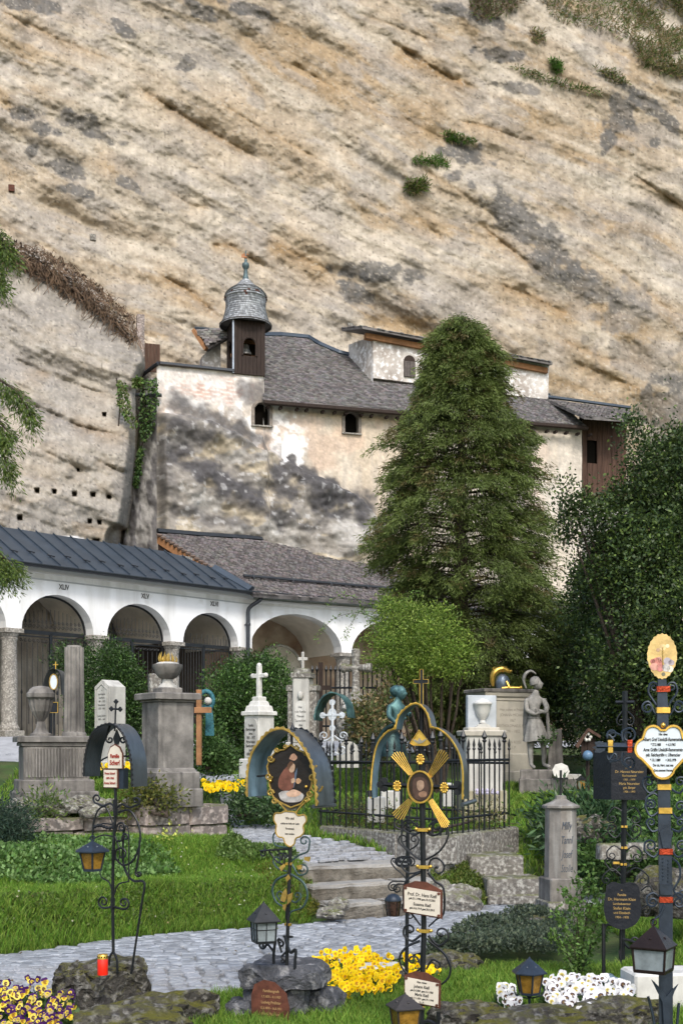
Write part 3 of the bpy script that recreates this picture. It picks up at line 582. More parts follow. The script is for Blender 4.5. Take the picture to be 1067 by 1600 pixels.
m = MB(); m.lathe([(.19, wzz + .18), (.17, wzz + .24), (.12, wzz + .34), (.10, wzz + .46), (.05, wzz + .52), (.01, wzz + .53)], 14); T_(m, 'bell', mat('pale_bronze_bell', (.35, .36, .36), metal=.6, rough=.4), smooth=True)
m = MB(); m.box((0, 0, wzz + .6), (tw, .08, .1)); m.box((0, 0, wzz + .12), (tw, .06, .1)); T_(m, 'bell_frame', M_woodlight)
m = MB(); m.box((-tw / 2 - .03, -tw / 2 - .03, H / 2), (.05, .05, H)); T_(m, 'corner_trim', mat('lead_trim', (.30, .34, .40), rough=.5, metal=.4))
s = 37.3 / F
prof = [(41.5, 6), (40, 8.5), (36, 1), (33, -8), (31, -16), (30, -22), (30.5, -28), (31, -35), (30, -41), (26, -46), (20, -51), (14, -56), (9, -61), (5.5, -65)]   # radius and drop in photograph pixels about the eaves line
m = MB(); m.lathe([(r * s, H + (-z + 3) * s) for r, z in prof], 20); T_(m, 'turret_roof', M_shingle, smooth=50)
# courses of shingles on the onion roof
def course_shingles():
    zs = [H + (-z + 3) * s for r, z in prof][1:]; rs = [r * s for r, z in prof][1:]; V = []; Fq = []; Cc = []; rg = np.random.default_rng(5); arc = [0]
    for k in range(1, len(zs)): arc.append(arc[-1] + math.hypot(zs[k] - zs[k - 1], rs[k] - rs[k - 1]))
    Lr = arc[-1]; nr = 23
    for k in range(nr):
        a0, a1 = Lr * k / nr, Lr * (k + 1.3) / nr; r0, r1 = np.interp([a0, a1], arc, rs); z0, z1 = np.interp([a0, a1], arc, zs); n = max(10, int(2 * math.pi * r0 / .075))
        for j in range(n):
            t0 = 2 * math.pi * (j + .5 * (k % 2)) / n; t1 = t0 + 2 * math.pi / n * .93; lf = .018 + rg.uniform(0, .012) + (.035 if 12 <= k <= 17 else 0); b = len(V)
            for (t, r, z) in [(t0, r0, z0), (t1, r0, z0), (t0, r0 + lf, z0), (t1, r0 + lf, z0), (t0, r1 + .004, z1), (t1, r1 + .004, z1)]: V.append((math.cos(t) * r, math.sin(t) * r, z))
            Fq += [(b, b + 1, b + 3, b + 2), (b + 2, b + 3, b + 5, b + 4)]; c = np.array((.42, .44, .48)) * rg.uniform(.65, 1.35)
            if 10 <= k <= 13 and rg.random() < .16: c = np.array((.17, .09, .08))
            Cc += [c] * 6
    o = link('turret_shingles', meshnp('turret_shingles', V, Fq, M_shA, Cc), turret); o['kind'] = 'stuff'
course_shingles()
m = MB(); zt = H + 68 * s; m.lathe([(6 * s, zt - 2 * s), (4 * s, zt + 6 * s), (3 * s, zt + 14 * s), (3 * s, zt + 17 * s), (5.5 * s, zt + 20 * s), (6 * s, zt + 23 * s), (5 * s, zt + 26 * s), (2 * s, zt + 28 * s), (2.4 * s, zt + 31 * s), (1.2 * s, zt + 34 * s), (1 * s, zt + 46 * s)], 10); T_(m, 'finial', M_copper, smooth=True)
m = MB(); m.box((0, 0, zt + 40 * s), (9 * s, .03, 1.6 * s)); m.ball((0, 0, zt + 35 * s), 2.6 * s); m.box((-4 * s, 0, zt + 37 * s), (5 * s, .02, 5 * s)); T_(m, 'weather_vane', mat('brown_vane', (.30, .14, .07), rough=.6, metal=.4))

# ================================================================== arcades
def arch_wall(mb, bays, zs, ztop, w0, w1, n=18):       # bays: (u_left, u_right, rise or None for solid)
    def q(a, b, c, d): mb.add([a, b, c, d], [(0, 1, 2, 3)])
    for (a, b, h) in bays:
        if h is None:
            q((a, w0, zs), (b, w0, zs), (b, w0, ztop), (a, w0, ztop)); q((a, w1, zs), (b, w1, zs), (b, w1, ztop), (a, w1, ztop)); q((a, w0, zs), (b, w0, zs), (b, w1, zs), (a, w1, zs)); continue
        c = (a + b) / 2; r = (b - a) / 2; pts = [(c - r * math.cos(math.pi * k / n), zs + h * math.sin(math.pi * k / n)) for k in range(n + 1)]
        for k in range(n):
            (u0, z0), (u1, z1) = pts[k], pts[k + 1]
            q((u0, w0, z0), (u1, w0, z1), (u1, w0, ztop), (u0, w0, ztop)); q((u0, w1, z0), (u1, w1, z1), (u1, w1, ztop), (u0, w1, ztop)); q((u0, w0, z0), (u1, w0, z1), (u1, w1, z1), (u0, w1, z0))
ZB = 1.96; ZS = 4.50; ZT = 5.98
arc1 = empty('left_arcade', A1.o, 'white arcade wing at left with round arches under a blue grey metal roof', 'arcade', A1.rot)
PITCH = 2.39; hw = .20; colu = [k * PITCH for k in range(-3, 3)] + [7.10]
m = MB(); bays = [(-12, colu[0] + hw, None)]
for k in range(len(colu) - 1):
    a, b = colu[k] + hw, colu[k + 1] - hw; bays += [(a, b, min((b - a) / 2 * .88, .92)), (colu[k + 1] - hw, colu[k + 1] + (hw if k < len(colu) - 2 else .3), None)]
arch_wall(m, bays, ZS, ZT, 0, .42); m.build('arch_wall', M_white, arc1, smooth=30)
m = MB(); m.box((-2.3, -.015, 5.70), (19.4, .03, .025)); m.build('string_line', mat('grey_line', (.42, .43, .45), var=.1), arc1)
m = MB(); m.box((-2.3, -.03, 5.90), (19.4, .06, .12)); m.build('cornice', M_whiter, arc1)
def column(mb, u, w, zb, zt, r=.19):
    h = zt - zb; mb.box((u, w, zb + .09), (r * 2.7, r * 2.7, .18), ch=.012); mb.lathe([(r * 1.25, zb + .18), (r * 1.3, zb + .24), (r * 1.05, zb + .31), (r, zb + .38), (r * 1.02, zb + h * .45), (r * .92, zt - .3), (r * .95, zt - .28), (r * 1.05, zt - .22), (r * .97, zt - .20), (r * 1.25, zt - .1)], 16, (u, w, 0)); mb.box((u, w, zt - .05), (r * 2.6, r * 2.6, .10), ch=.01)
for u in colu[1:]:
    m = MB(); column(m, u, .21, ZB, ZS); m.build('column', M_colstone, arc1, smooth=40)
def iron_gate(parent, a, b, zb, zs, rise, w, style=0):
    c = (a + b) / 2; r = (b - a) / 2 - .02; m = MB(); h = rise - .02
    arcp = [(c - r * math.cos(math.pi * k / 24), w, zs + h * math.sin(math.pi * k / 24)) for k in range(25)]; m.tube(arcp, .03, 5)
    m.box((c, w, zs - .02), (2 * r, .05, .09)); m.box((c, w, zs - .12), (2 * r, .03, .03)); m.box((a + .03, w, (zb + zs) / 2), (.05, .05, zs - zb)); m.box((b - .03, w, (zb + zs) / 2), (.05, .05, zs - zb)); m.box((c, w, (zb + zs) / 2), (.07, .05, zs - zb))
    if style == 0:
        k = -7
        for k in range(-7, 8):                    # scrolls over the bar
            x = c + k * .115; 
            if abs(x - c) > r - .1: continue
            sc = [(x + .05 * q_ * math.cos(tt), w, zs + .12 + .05 * q_ * math.sin(tt)) for tt, q_ in [(i * .7, 1 - i / 14) for i in range(13)]]; m.tube(sc, .009, 4)
            ht = h * math.sqrt(max(0, 1 - ((x - c) / r) ** 2)) * .8; m.tube([(x, w, zs + .18), (x, w, zs + max(.2, ht * .8))], .010, 4); m.tube([(x + .045 * q_ * math.cos(-tt), w, zs + .25 + .045 * q_ * math.sin(-tt)) for tt, q_ in [(i * .7, 1 - i / 14) for i in range(13)]], .008, 4)
            sc = [(x + .05 * q_ * math.cos(-tt), w, zs - .21 + .05 * q_ * math.sin(-tt)) for tt, q_ in [(i * .7, 1 - i / 14) for i in range(13)]]; m.tube(sc, .009, 4)
        for k in range(14):
            x = a + .06 + (b - a - .12) * k / 13; m.tube([(x, w, zb), (x, w, zs - .28)], .011, 4)
    elif style == 1:
        for k in range(20):
            x = a + .06 + (b - a - .12) * k / 19; ht = h * math.sqrt(max(0, 1 - ((x - c) / r) ** 2)); m.tube([(x, w, zb), (x, w, zs + (.30 if k % 2 else .2) * (ht > .3))], .013, 4)
    else:
        n = 9
        for k in range(-n, n):
            x0 = a + (b - a) * k / n; 
            for sgn in (1, -1):
                p0 = []; 
                for t in (0, 1):
                    pass
                z0, z1 = zb, zs - .1; xa = x0 if sgn > 0 else x0 + (zs - zb) * .5; xb = x0 + (zs - zb) * .5 if sgn > 0 else x0
                # clip to the opening
                def lerp(z): return xa + (xb - xa) * (z - z0) / (z1 - z0)
                zz = [z0 + (z1 - z0) * i / 20 for i in range(21)]; zz = [z for z in zz if a < lerp(z) < b]
                if len(zz) > 1: m.tube([(lerp(zz[0]), w, zz[0]), (lerp(zz[-1]), w, zz[-1])], .009, 4)
    g = m.build('gate', M_iron, parent)
    m = MB()
    for k in range(9):
        x = c + (k - 4) * r * .2; m.tube([(x, w + .02, zb + .3), (x, w + .02, zb + 1.0)], .014, 4); m.lathe([(.018, zb + 1.0), (.03, zb + 1.04), (.002, zb + 1.14)], 6, (x, w + .02, 0))
    m.build('gate_spikes', M_iron, g)
for k in range(1, len(colu) - 1):
    a, b = colu[k] + hw, colu[k + 1] - hw; iron_gate(arc1, a, b, ZB + .05, ZS, min((b - a) / 2 * .88, .92), .33, 2 if k < 3 else (0 if k < 5 else 1))
# inside
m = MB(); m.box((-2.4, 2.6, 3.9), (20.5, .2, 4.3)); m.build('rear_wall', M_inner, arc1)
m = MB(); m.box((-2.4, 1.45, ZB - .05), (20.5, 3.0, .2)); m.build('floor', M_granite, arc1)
m = MB()
for k in range(len(colu) - 1):          # barrel vault over each bay
    a, b = colu[k], colu[k + 1]; c = (a + b) / 2; r = (b - a) / 2; n = 10
    pts = [(c - r * math.cos(math.pi * i / n), ZS + r * .95 * math.sin(math.pi * i / n)) for i in range(n + 1)]
    for i in range(n): m.add([(pts[i][0], .43, pts[i][1]), (pts[i + 1][0], .43, pts[i + 1][1]), (pts[i + 1][0], 2.5, pts[i + 1][1]), (pts[i][0], 2.5, pts[i][1])], [(0, 1, 2, 3)])
m.build('vault', mat('vault_plaster', (.66, .61, .55), var=.15, scale=2), arc1, smooth=60)
for k, (uu, wz_, hz, mt) in enumerate([(1.2, 1.1, 1.9, M_redstone), (3.6, .8, 1.6, M_granite), (-1.1, 1.0, 1.8, M_palestone), (5.9, .7, 1.5, M_redstone), (-3.4, .9, 1.7, M_granite)]):
    m = MB(); m.box((uu, 2.40, ZB + .2 + hz / 2), (wz_ * .8, .18, hz), ch=.02); m.prism([(-wz_ / 2, 0), (wz_ / 2, 0), (0, .35)], .2, (uu, 2.35, ZB + .2 + hz)); e = m.build('wall_tomb', mt, arc1)
    m = MB(); m.box((uu - wz_ * .35, 2.28, ZB + .9 + .3), (.1, .1, 1.3)); m.box((uu + wz_ * .35, 2.28, ZB + .9 + .3), (.1, .1, 1.3)); m.build('pilaster', mt, e)
    m = MB(); m.box((uu, 2.30, ZB + 1.3), (wz_ * .5, .03, .9)); m.build('inscription_slab', mat('dark_slab', (.07, .05, .045), rough=.4, var=.3), e)
# sheet-metal roof: one panel per strip, with a raised seam
rs = .60; zr0 = ZT + .02
E1 = 7.35
pw = .5; k = 0; u = -6.5
while u < E1:
    u1 = min(u + pw, E1); w_back = 1.45
    # roof is cut along the valley at its right end
    def wb(x): return min(w_back, max(.0, (E1 - x) * .92 - .3 + .35))
    wa, wb_ = wb(u), wb(u1)
    if wa > -.2:
        m = MB(); z = lambda w_: zr0 + (w_ + .38) * rs
        m.add([(u + .006, -.38, z(-.38)), (u1 - .006, -.38, z(-.38)), (u1 - .006, max(wb_, -.3), z(max(wb_, -.3))), (u + .006, wa, z(wa)), (u + .006, -.38, z(-.38) - .03), (u1 - .006, -.38, z(-.38) - .03), (u1 - .006, max(wb_, -.3), z(max(wb_, -.3)) - .03), (u + .006, wa, z(wa) - .03)], [(0, 1, 2, 3), (4, 5, 6, 7), (0, 1, 5, 4), (1, 2, 6, 5), (0, 3, 7, 4)])
        m.add([(u - .012, -.38, z(-.38)), (u + .012, -.38, z(-.38)), (u + .012, wa, z(wa)), (u - .012, wa, z(wa)), (u - .012, -.38, z(-.38) + .045), (u + .012, -.38, z(-.38) + .045), (u + .012, wa, z(wa) + .045), (u - .012, wa, z(wa) + .045)], [(4, 5, 6, 7), (0, 4, 7, 3), (1, 5, 6, 2), (0, 1, 5, 4)])
        pnl = m.build('roof_panel', M_metalroof, arc1)
        w_ = .02 if k % 2 else .10
        if wa > .3:
            mm = MB(); mm.tube([(u - .14, w_ - .06, z(w_) + .05), (u + .14, w_ + .05, z(w_) + .05)], .014, 4); mm.box((u, w_, z(w_) + .03), (.05, .03, .06)); mm.build('snow_guard', M_gutter, pnl)
    u = u1; k += 1
m = MB(); m.box((-2.6, 1.6, 6.45), (18.6, .35, 1.2)); m.build('roof_back_wall', M_granite, arc1)
def gutter(parent, u0, u1, z, wv=-.42, r=.065):
    m = MB(); n = 6; pts = [(wv - r * math.cos(math.pi * k / n), z - r * math.sin(math.pi * k / n)) for k in range(n + 1)]
    vs = [(u0, a, b) for a, b in pts] + [(u1, a, b) for a, b in pts]; m.add(vs, [(k, k + 1, n + 2 + k, n + 1 + k) for k in range(n)]); vs2 = [(u0, a, b + .012) for a, b in pts] + [(u1, a, b + .012) for a, b in pts]
    m.add(vs2, [(k, k + 1, n + 2 + k, n + 1 + k) for k in range(n)]); m.box(((u0 + u1) / 2, wv + r + .02, z), (abs(u1 - u0), .03, .05)); m.box(((u0 + u1) / 2, wv - r - .004, z), (abs(u1 - u0), .014, .02))
    return m.build('gutter', M_gutter, parent)
gutter(arc1, -12, 7.2, ZT - .01)
m = MB(); m.box((-2.3, -.2, ZT - .005), (19.2, .42, .03)); m.build('soffit', M_gutter, arc1)
# downpipe between the wings
m = MB(); du = A1.hit(388, 960, -.15)[0]; m.tube(catmull([(du + .22, -.42, ZT - .08), (du + .20, -.40, ZT - .20), (du + .02, -.16, ZT - .42), (du, -.14, ZT - .7)], 5) + [(du, -.14, ZB + .1)], .055, 8); dpp = m.build('downpipe', M_gutter, arc1, smooth=60)
for zz in (ZT - .9, 4.3, 3.0):
    m = MB(); m.lathe([(.066, zz), (.07, zz + .02), (.07, zz + .05), (.066, zz + .07)], 10, (du, -.14, 0)); m.box((du, -.06, zz + .035), (.03, .14, .03)); m.build('pipe_clamp', M_gutter, dpp)
def text(parent, s, loc, size, mt, rot=(math.pi / 2, 0, 0), ext=.002, align='CENTER', shear=0.0, sx=1, name='lettering', bold=0.0):
    cu = bpy.data.curves.new('t', 'FONT'); cu.body = s; cu.size = size; cu.extrude = ext; cu.align_x = align; cu.align_y = 'CENTER'; cu.shear = shear; cu.resolution_u = 3; cu.offset = bold
    o = bpy.data.objects.new('t', cu); me = bpy.data.meshes.new_from_object(o); bpy.data.objects.remove(o); me.materials.clear(); me.materials.append(mt)
    r = link(name, me, parent, loc, rot); r.scale = (sx, 1, 1); return r
for s_, px_, py_ in [('XLIV', 100, 918), ('XLV', 227, 932), ('XLVI', 335, 944)]:
    u, z = A1.hit(px_, py_, -.01); text(arc1, s_, (u, -.012, z), .17, M_inkgrey, sx=.8, bold=.004)
# ---- right wing
arc2 = empty('right_arcade', A2.o, 'white arcade wing behind the tree with wide arches under a brown shingle roof', 'arcade', A2.rot)
u0 = A2.hit(391, 1000)[0]; u1 = A2.hit(534, 1000)[0]; cw = .34
bays = [(u0 - .35, u0, None), (u0, u1, 1.02), (u1, u1 + cw, None)]
ua = u1 + cw
for k in range(3): bays += [(ua, ua + 3.0, 1.02), (ua + 3.0, ua + 3.0 + cw, None)]; ua += 3.0 + cw
m = MB(); arch_wall(m, bays, ZS, ZT, 0, .42); m.build('arch_wall', M_white, arc2, smooth=30)
L2 = ua
m = MB(); m.box((L2 / 2, -.012, 5.68), (L2, .024, .02)); m.box((L2 / 2, -.03, 5.80), (L2, .06, .05)); m.build('string_line', M_whiter, arc2)
for k in range(4):
    m = MB(); column(m, u1 + cw / 2 + k * (3.0 + cw), .21, ZB, ZS, .21); m.build('column', M_colstone, arc2, smooth=40)
m = MB(); column(m, u0 - .18, .21, ZB, ZS); m.build('column', M_colstone, arc2, smooth=40)
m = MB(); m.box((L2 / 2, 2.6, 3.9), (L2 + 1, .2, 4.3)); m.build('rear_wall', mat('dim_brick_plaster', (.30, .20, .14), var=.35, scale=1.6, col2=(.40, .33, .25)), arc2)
m = MB(); m.box((L2 / 2, 1.45, ZB - .05), (L2 + 1, 3.0, .2)); m.build('floor', M_granite, arc2)
m = MB()
for k in range(4):
    a = u0 + k * (3.0 + cw) - cw / 2; c = a + 1.5 + cw / 2; r = 1.5 + cw / 2; n = 10; pts = [(c - r * math.cos(math.pi * i / n), ZS + 1.15 * math.sin(math.pi * i / n)) for i in range(n + 1)]
    for i in range(n): m.add([(pts[i][0], .43, pts[i][1]), (pts[i + 1][0], .43, pts[i + 1][1]), (pts[i + 1][0], 2.5, pts[i + 1][1]), (pts[i][0], 2.5, pts[i][1])], [(0, 1, 2, 3)])
m.build('vault', MATS['vault_plaster'], arc2, smooth=60)
m = MB(); uc = u0 + 2.25; m.prism(arch_pts(uc, ZB, .8, 2.9), .06, (0, 2.42, 0)); m.build('pale_niche', mat('pale_niche_plaster', (.55, .51, .44), var=.12), arc2)
m = MB(); m.tube([(uc - .8, 2.38, ZB)] + [(p[0], 2.38, p[1]) for p in arch_pts(uc, ZB, .8, 2.9)], .045, 5); m.box((uc, 2.36, ZB + 2.05), (1.6, .05, .05)); m.build('niche_moulding', M_palestone, arc2)
m = MB(); m.prism(arch_pts(u0 + .65, ZB, .55, 2.35), .06, (0, 2.42, 0)); m.build('brown_niche', mat('brown_fresco', (.20, .10, .06), var=.5, scale=6), arc2)
m = MB(); m.tube([(u0 + .65 + .6 * math.cos(t), 2.38, ZB + 1.9 + .6 * math.sin(t)) for t in [math.pi * i / 12 for i in range(13)]], .05, 5); m.box((u0 + .65, 2.36, ZB + 2.7), (.07, .05, .8)); m.box((u0 + .65, 2.36, ZB + 2.8), (.35, .05, .07)); m.build('niche_cross', mat('brown_carving', (.28, .18, .11), var=.3), arc2)
# roof
eu, ez = A2.hit(400, 926, -.35)
ez = ZT + .08
rid = A2.hit(400, 846, 2.55); SL2 = (rid[1] - ez) / (2.55 + .35)
rp2 = on_roof(A2, [(396, 927), (384, 916), (333, 888), (247, 834), (400, 844), (480, 849), (575, 856), (660, 862)], -.35, ez, SL2)
far = 14.0; rp2.append((far, 2.5, ez + SL2 * 2.85)); rp2.append((far, -.35, ez)); 
slab(rp2, (0, .04, -.1)).build('roof', M_shingle, arc2)
shingles('s4', rp2, arc2, seed=21, base=(.12, .108, .108), wid=.12, row=.095)
rg_ = on_roof(A2, [(246, 832), (320, 838), (400, 843), (430, 847), (500, 850), (575, 855)], -.35, ez, SL2)
m = MB(); m.tube([(a, b, c + .05) for a, b, c in rg_] + [(far, 2.5, ez + SL2 * 2.85 + .05)], .075, 6); m.build('ridge_flashing', M_gutter, arc2)
bp = on_roof(A2, [(247, 836), (332, 890)], -.35, ez, SL2)
(ax_, ay_, az_), (bx_, by_, bz_) = bp
m = MB(); m.add([(ax_ - .03, ay_, az_ - .02), (bx_ - .03, by_, bz_ - .02), (bx_ - .03, by_, bz_ - .24), (ax_ - .03, ay_, az_ - .24), (ax_ + .02, ay_, az_ - .02), (bx_ + .02, by_, bz_ - .02), (bx_ + .02, by_, bz_ - .24), (ax_ + .02, ay_, az_ - .24)], [(0, 1, 2, 3), (4, 5, 6, 7), (0, 1, 5, 4), (3, 2, 6, 7), (0, 3, 7, 4), (1, 2, 6, 5)]); m.build('barge_board', M_woodlight, arc2)
for k in range(13):
    t = (k + .5) / 13; m = MB(); m.box((ax_ + (bx_ - ax_) * t - .02, ay_ + (by_ - ay_) * t, az_ + (bz_ - az_) * t + .03), (.14, .10, .05), rx=.5); m.build('verge_tile', mat('brown_verge', (.14, .10, .08), var=.3), arc2)
m = MB(); m.add([(ax_, ay_ , az_ - .2), (bx_, by_, bz_ - .2), (bx_ + .1, by_, bz_ - 1.2), (ax_, ay_, az_ - 1.6)], [(0, 1, 2, 3)]); m.build('gable_boards', M_wood, arc2)
v0, v1 = on_roof(A2, [(334, 890), (392, 924)], -.35, ez, SL2); m = MB(); m.tube([(v0[0], v0[1], v0[2] + .02), (v1[0], v1[1], v1[2] + .02)], .12, 6, flat=1.3); m.build('valley_flashing', M_metalroof, arc2)
gutter(arc2, -.1, far, ez - .07, -.42, .08)
m = MB(); m.box((far / 2, -.2, ez - .07), (far, .42, .05)); m.build('soffit', M_gutter, arc2)
s0, s1 = on_roof(A2, [(380, 905), (572, 921)], -.35, ez, SL2); m = MB(); zz = s0[2]; m.tube([(s0[0], s0[1] - .02, s0[2] + .10), (far, s0[1] - .02, s0[2] + .10)], .04, 6); m.build('snow_rail', M_gutter, arc2)
for k in range(9):
    uu = s0[0] + .3 + k * 1.25; m = MB(); m.tube([(uu, s0[1] + .08, s0[2] + .05), (uu, s0[1] - .02, s0[2] + .16), (uu, s0[1] - .1, s0[2] + .02)], .014, 4); m.build('snow_rail_bracket', M_gutter, arc2)

# ================================================================== GROUND
FE = [(-30, -14), (-6, 7.3), (-2.73, 9.74), (-1.67, 10.8), (-.79, 11.3), (0, 11.9), (1.1, 12.5), (2.17, 13.45), (3.2, 14.3), (6, 15.6), (30, 24)]    # far edge of the near path
def pz(px, py, D): p = P(px, py, D); return (p.x, p.y, p.z)
CTRL = [pz(42, 1316, 12.5), pz(200, 1315, 12.8), pz(356, 1312, 13.2), pz(0, 1340, 11.7), pz(120, 1400, 11.0), (-2.5, 11.0, .35), (-1.6, 11.8, .36), (-.9, 12.2, .36), (-.3, 12.6, .46), pz(560, 1358, 12.35), pz(400, 1335, 13.1), pz(365, 1297, 15),
        pz(405, 1213, 18), pz(345, 1228, 17), pz(450, 1255, 15.8), (-6.7, 27, 1.95), (-3, 31, 1.95), (2, 34, 1.95), (8, 37, 1.95), (-12, 22, 1.9), (-6, 20, 1.5), (-4.3, 15.5, 1.0), (-3.4, 14, .95), (-6, 13, .95), (.3, 14.6, .62), (1.0, 13.2, .40), (1.9, 14.2, .40),
        (.5, 17, 1.0), pz(835, 1228, 20), pz(780, 1245, 19), (1.5, 15.5, .7), (2.9, 14.6, .30), (2.4, 15.6, .65), (4, 14.6, .5), (3.2, 17, .9), (5, 18, 1.1), (7, 22, 1.5), (0, 22, 1.5), (4, 24, 1.6), (-2, 22, 1.55), (9, 14, .8), (5, 12.0, .45), (4.2, 10.5, .3), (8, 10, .5), (3.9, 13.2, .45), (16, 20, 1.6), (-20, 25, 2), (12, 30, 2), (-25, 10, 1.2), (20, 8, .6), (25, 30, 2)]
_cx, _cy, _cz = (np.array(v) for v in zip(*CTRL))
def gnd(x, y, raw=False):
    x = np.asarray(x, float); y = np.asarray(y, float); x, y = np.broadcast_arrays(x, y)
    wsum = np.zeros(x.shape); zs = np.zeros(x.shape)
    for a, b, c in zip(_cx, _cy, _cz):
        q = 1.0 / (((x - a) ** 2 + (y - b) ** 2) + .02) ** 1.7; wsum += q; zs += q * c
    z = zs / wsum; fx, fy = zip(*FE); s = (y - np.interp(x, fx, fy)) * .8
    z = z * sstep(0, .55, s) ** .8
    st = (x > -.42) & (x < .95) & (s > -.1) & (s < .95); z = np.where(st, np.minimum(z, np.clip((s / .8 - .08) * .40, -.02, 1)), z)
    near = sstep(9.4, 7.6, y) * (s < 0)
    rgt = sstep(2.0, 3.4, x) * sstep(13.5, 10.5, y) * .28     # ground rises a little at right
    z = z + np.where(s < 0, rgt * (y > 6), 0)
    return z
def ghit(px, py):                       # ground point seen at a pixel
    r = raydir(px, py); t = np.linspace(4, 60, 2400); z = gnd(r.x * t, t); k = np.argmax(EYE + r.z * t < z); return Vector((r.x * t[k], t[k], float(z[k])))
def make_ground():
    xs = np.concatenate([np.array([-400, -120, -60, -30, -20]), np.arange(-14, -4.5, .4), np.arange(-4.4, 5.5, .09), np.arange(5.6, 15, .4), np.array([20, 30, 60, 120, 400])])
    ys = np.concatenate([np.array([-60, -20, -5, 0, 2, 4]), np.arange(5, 16, .09), np.arange(16, 40, .35), np.array([45, 60, 120, 400, 1200])])
    X, Y = np.meshgrid(xs, ys); Z = gnd(X, Y) + .03 * (fbm(X * 2.2, Y * 2.2, 3, 4) - .5) * sstep(.2, .6, np.abs(Y - np.interp(X, *zip(*FE)) + .9)) - .012
    ny, nx = X.shape; i = (np.arange(ny - 1)[:, None] * nx + np.arange(nx - 1)[None]).ravel()
    tag(link('ground', meshnp('ground', np.stack([X, Y, Z], -1), np.stack([i, i + 1, i + nx + 1, i + nx], -1), M_soil, smooth=True)), kind='structure')
make_ground()
NE = [(-30, -16), (-6, 4.5), (-3.2, 6.3), (-.99, 8.04), (.44, 9.65), (1.0, 10.6), (1.86, 11.8), (2.7, 12.6), (4, 13.4), (6, 14.2)]
def pathsheet(name, left, right, mt, lift, n=60, m=8):
    L = catmull([Vector((a, b, 0)) for a, b in left], n // (len(left) - 1)); R = catmull([Vector((a, b, 0)) for a, b in right], n // (len(right) - 1)); k = min(len(L), len(R)); V = []
    L = [L[int(i * (len(L) - 1) / (k - 1))] for i in range(k)]; R = [R[int(i * (len(R) - 1) / (k - 1))] for i in range(k)]
    A = np.array([[(l + (r - l) * j / (m - 1)) for j in range(m)] for l, r in zip(L, R)]); A[..., 2] = gnd(A[..., 0], A[..., 1]) + lift
    i = (np.arange(k - 1)[:, None] * m + np.arange(m - 1)[None]).ravel(); o = link(name, meshnp(name, A, np.stack([i, i + 1, i + m + 1, i + m], -1), mt, smooth=True)); return tag(o, kind='structure')
path = pathsheet('path', [(-6, 4.5), (-3.2, 6.3), (-.99, 8.04), (.44, 9.65), (1.0, 10.6), (1.86, 11.8), (2.7, 12.6), (4.2, 13.6)], [(-6, 7.3), (-2.73, 9.74), (-1.67, 10.8), (-.79, 11.3), (0, 11.9), (1.1, 12.5), (2.17, 13.4), (3.8, 14.6)], M_joint, .006, 120, 10)
UL = [ghit(482, 1362), ghit(430, 1350), ghit(396, 1336), ghit(372, 1316), ghit(358, 1296), ghit(352, 1282)]; UR = [ghit(640, 1352), ghit(600, 1337), ghit(520, 1316), ghit(450, 1299), ghit(405, 1291), ghit(375, 1284)]
UL = [(v.x, v.y) for v in UL] + [(-2.6, 19), (-7.0, 23)]; UR = [(v.x, v.y) for v in UR] + [(-1.9, 20.5), (-6, 25)]
upath = pathsheet('upper_path', UL, UR, M_joint, .012, 90, 8)
far_court = pathsheet('courtyard_paving', [(-16, 21.5), (-8, 21.5), (-5.5, 22.5), (-2, 26), (3, 30), (9, 33)], [(-16, 21), (-9, 26), (-6.4, 28.6), (-3.4, 32), (2, 35.5), (9, 39)], mat('pale_court_gravel', (.34, .35, .37), var=.2, scale=5, bump=.3), .03, 60, 8)
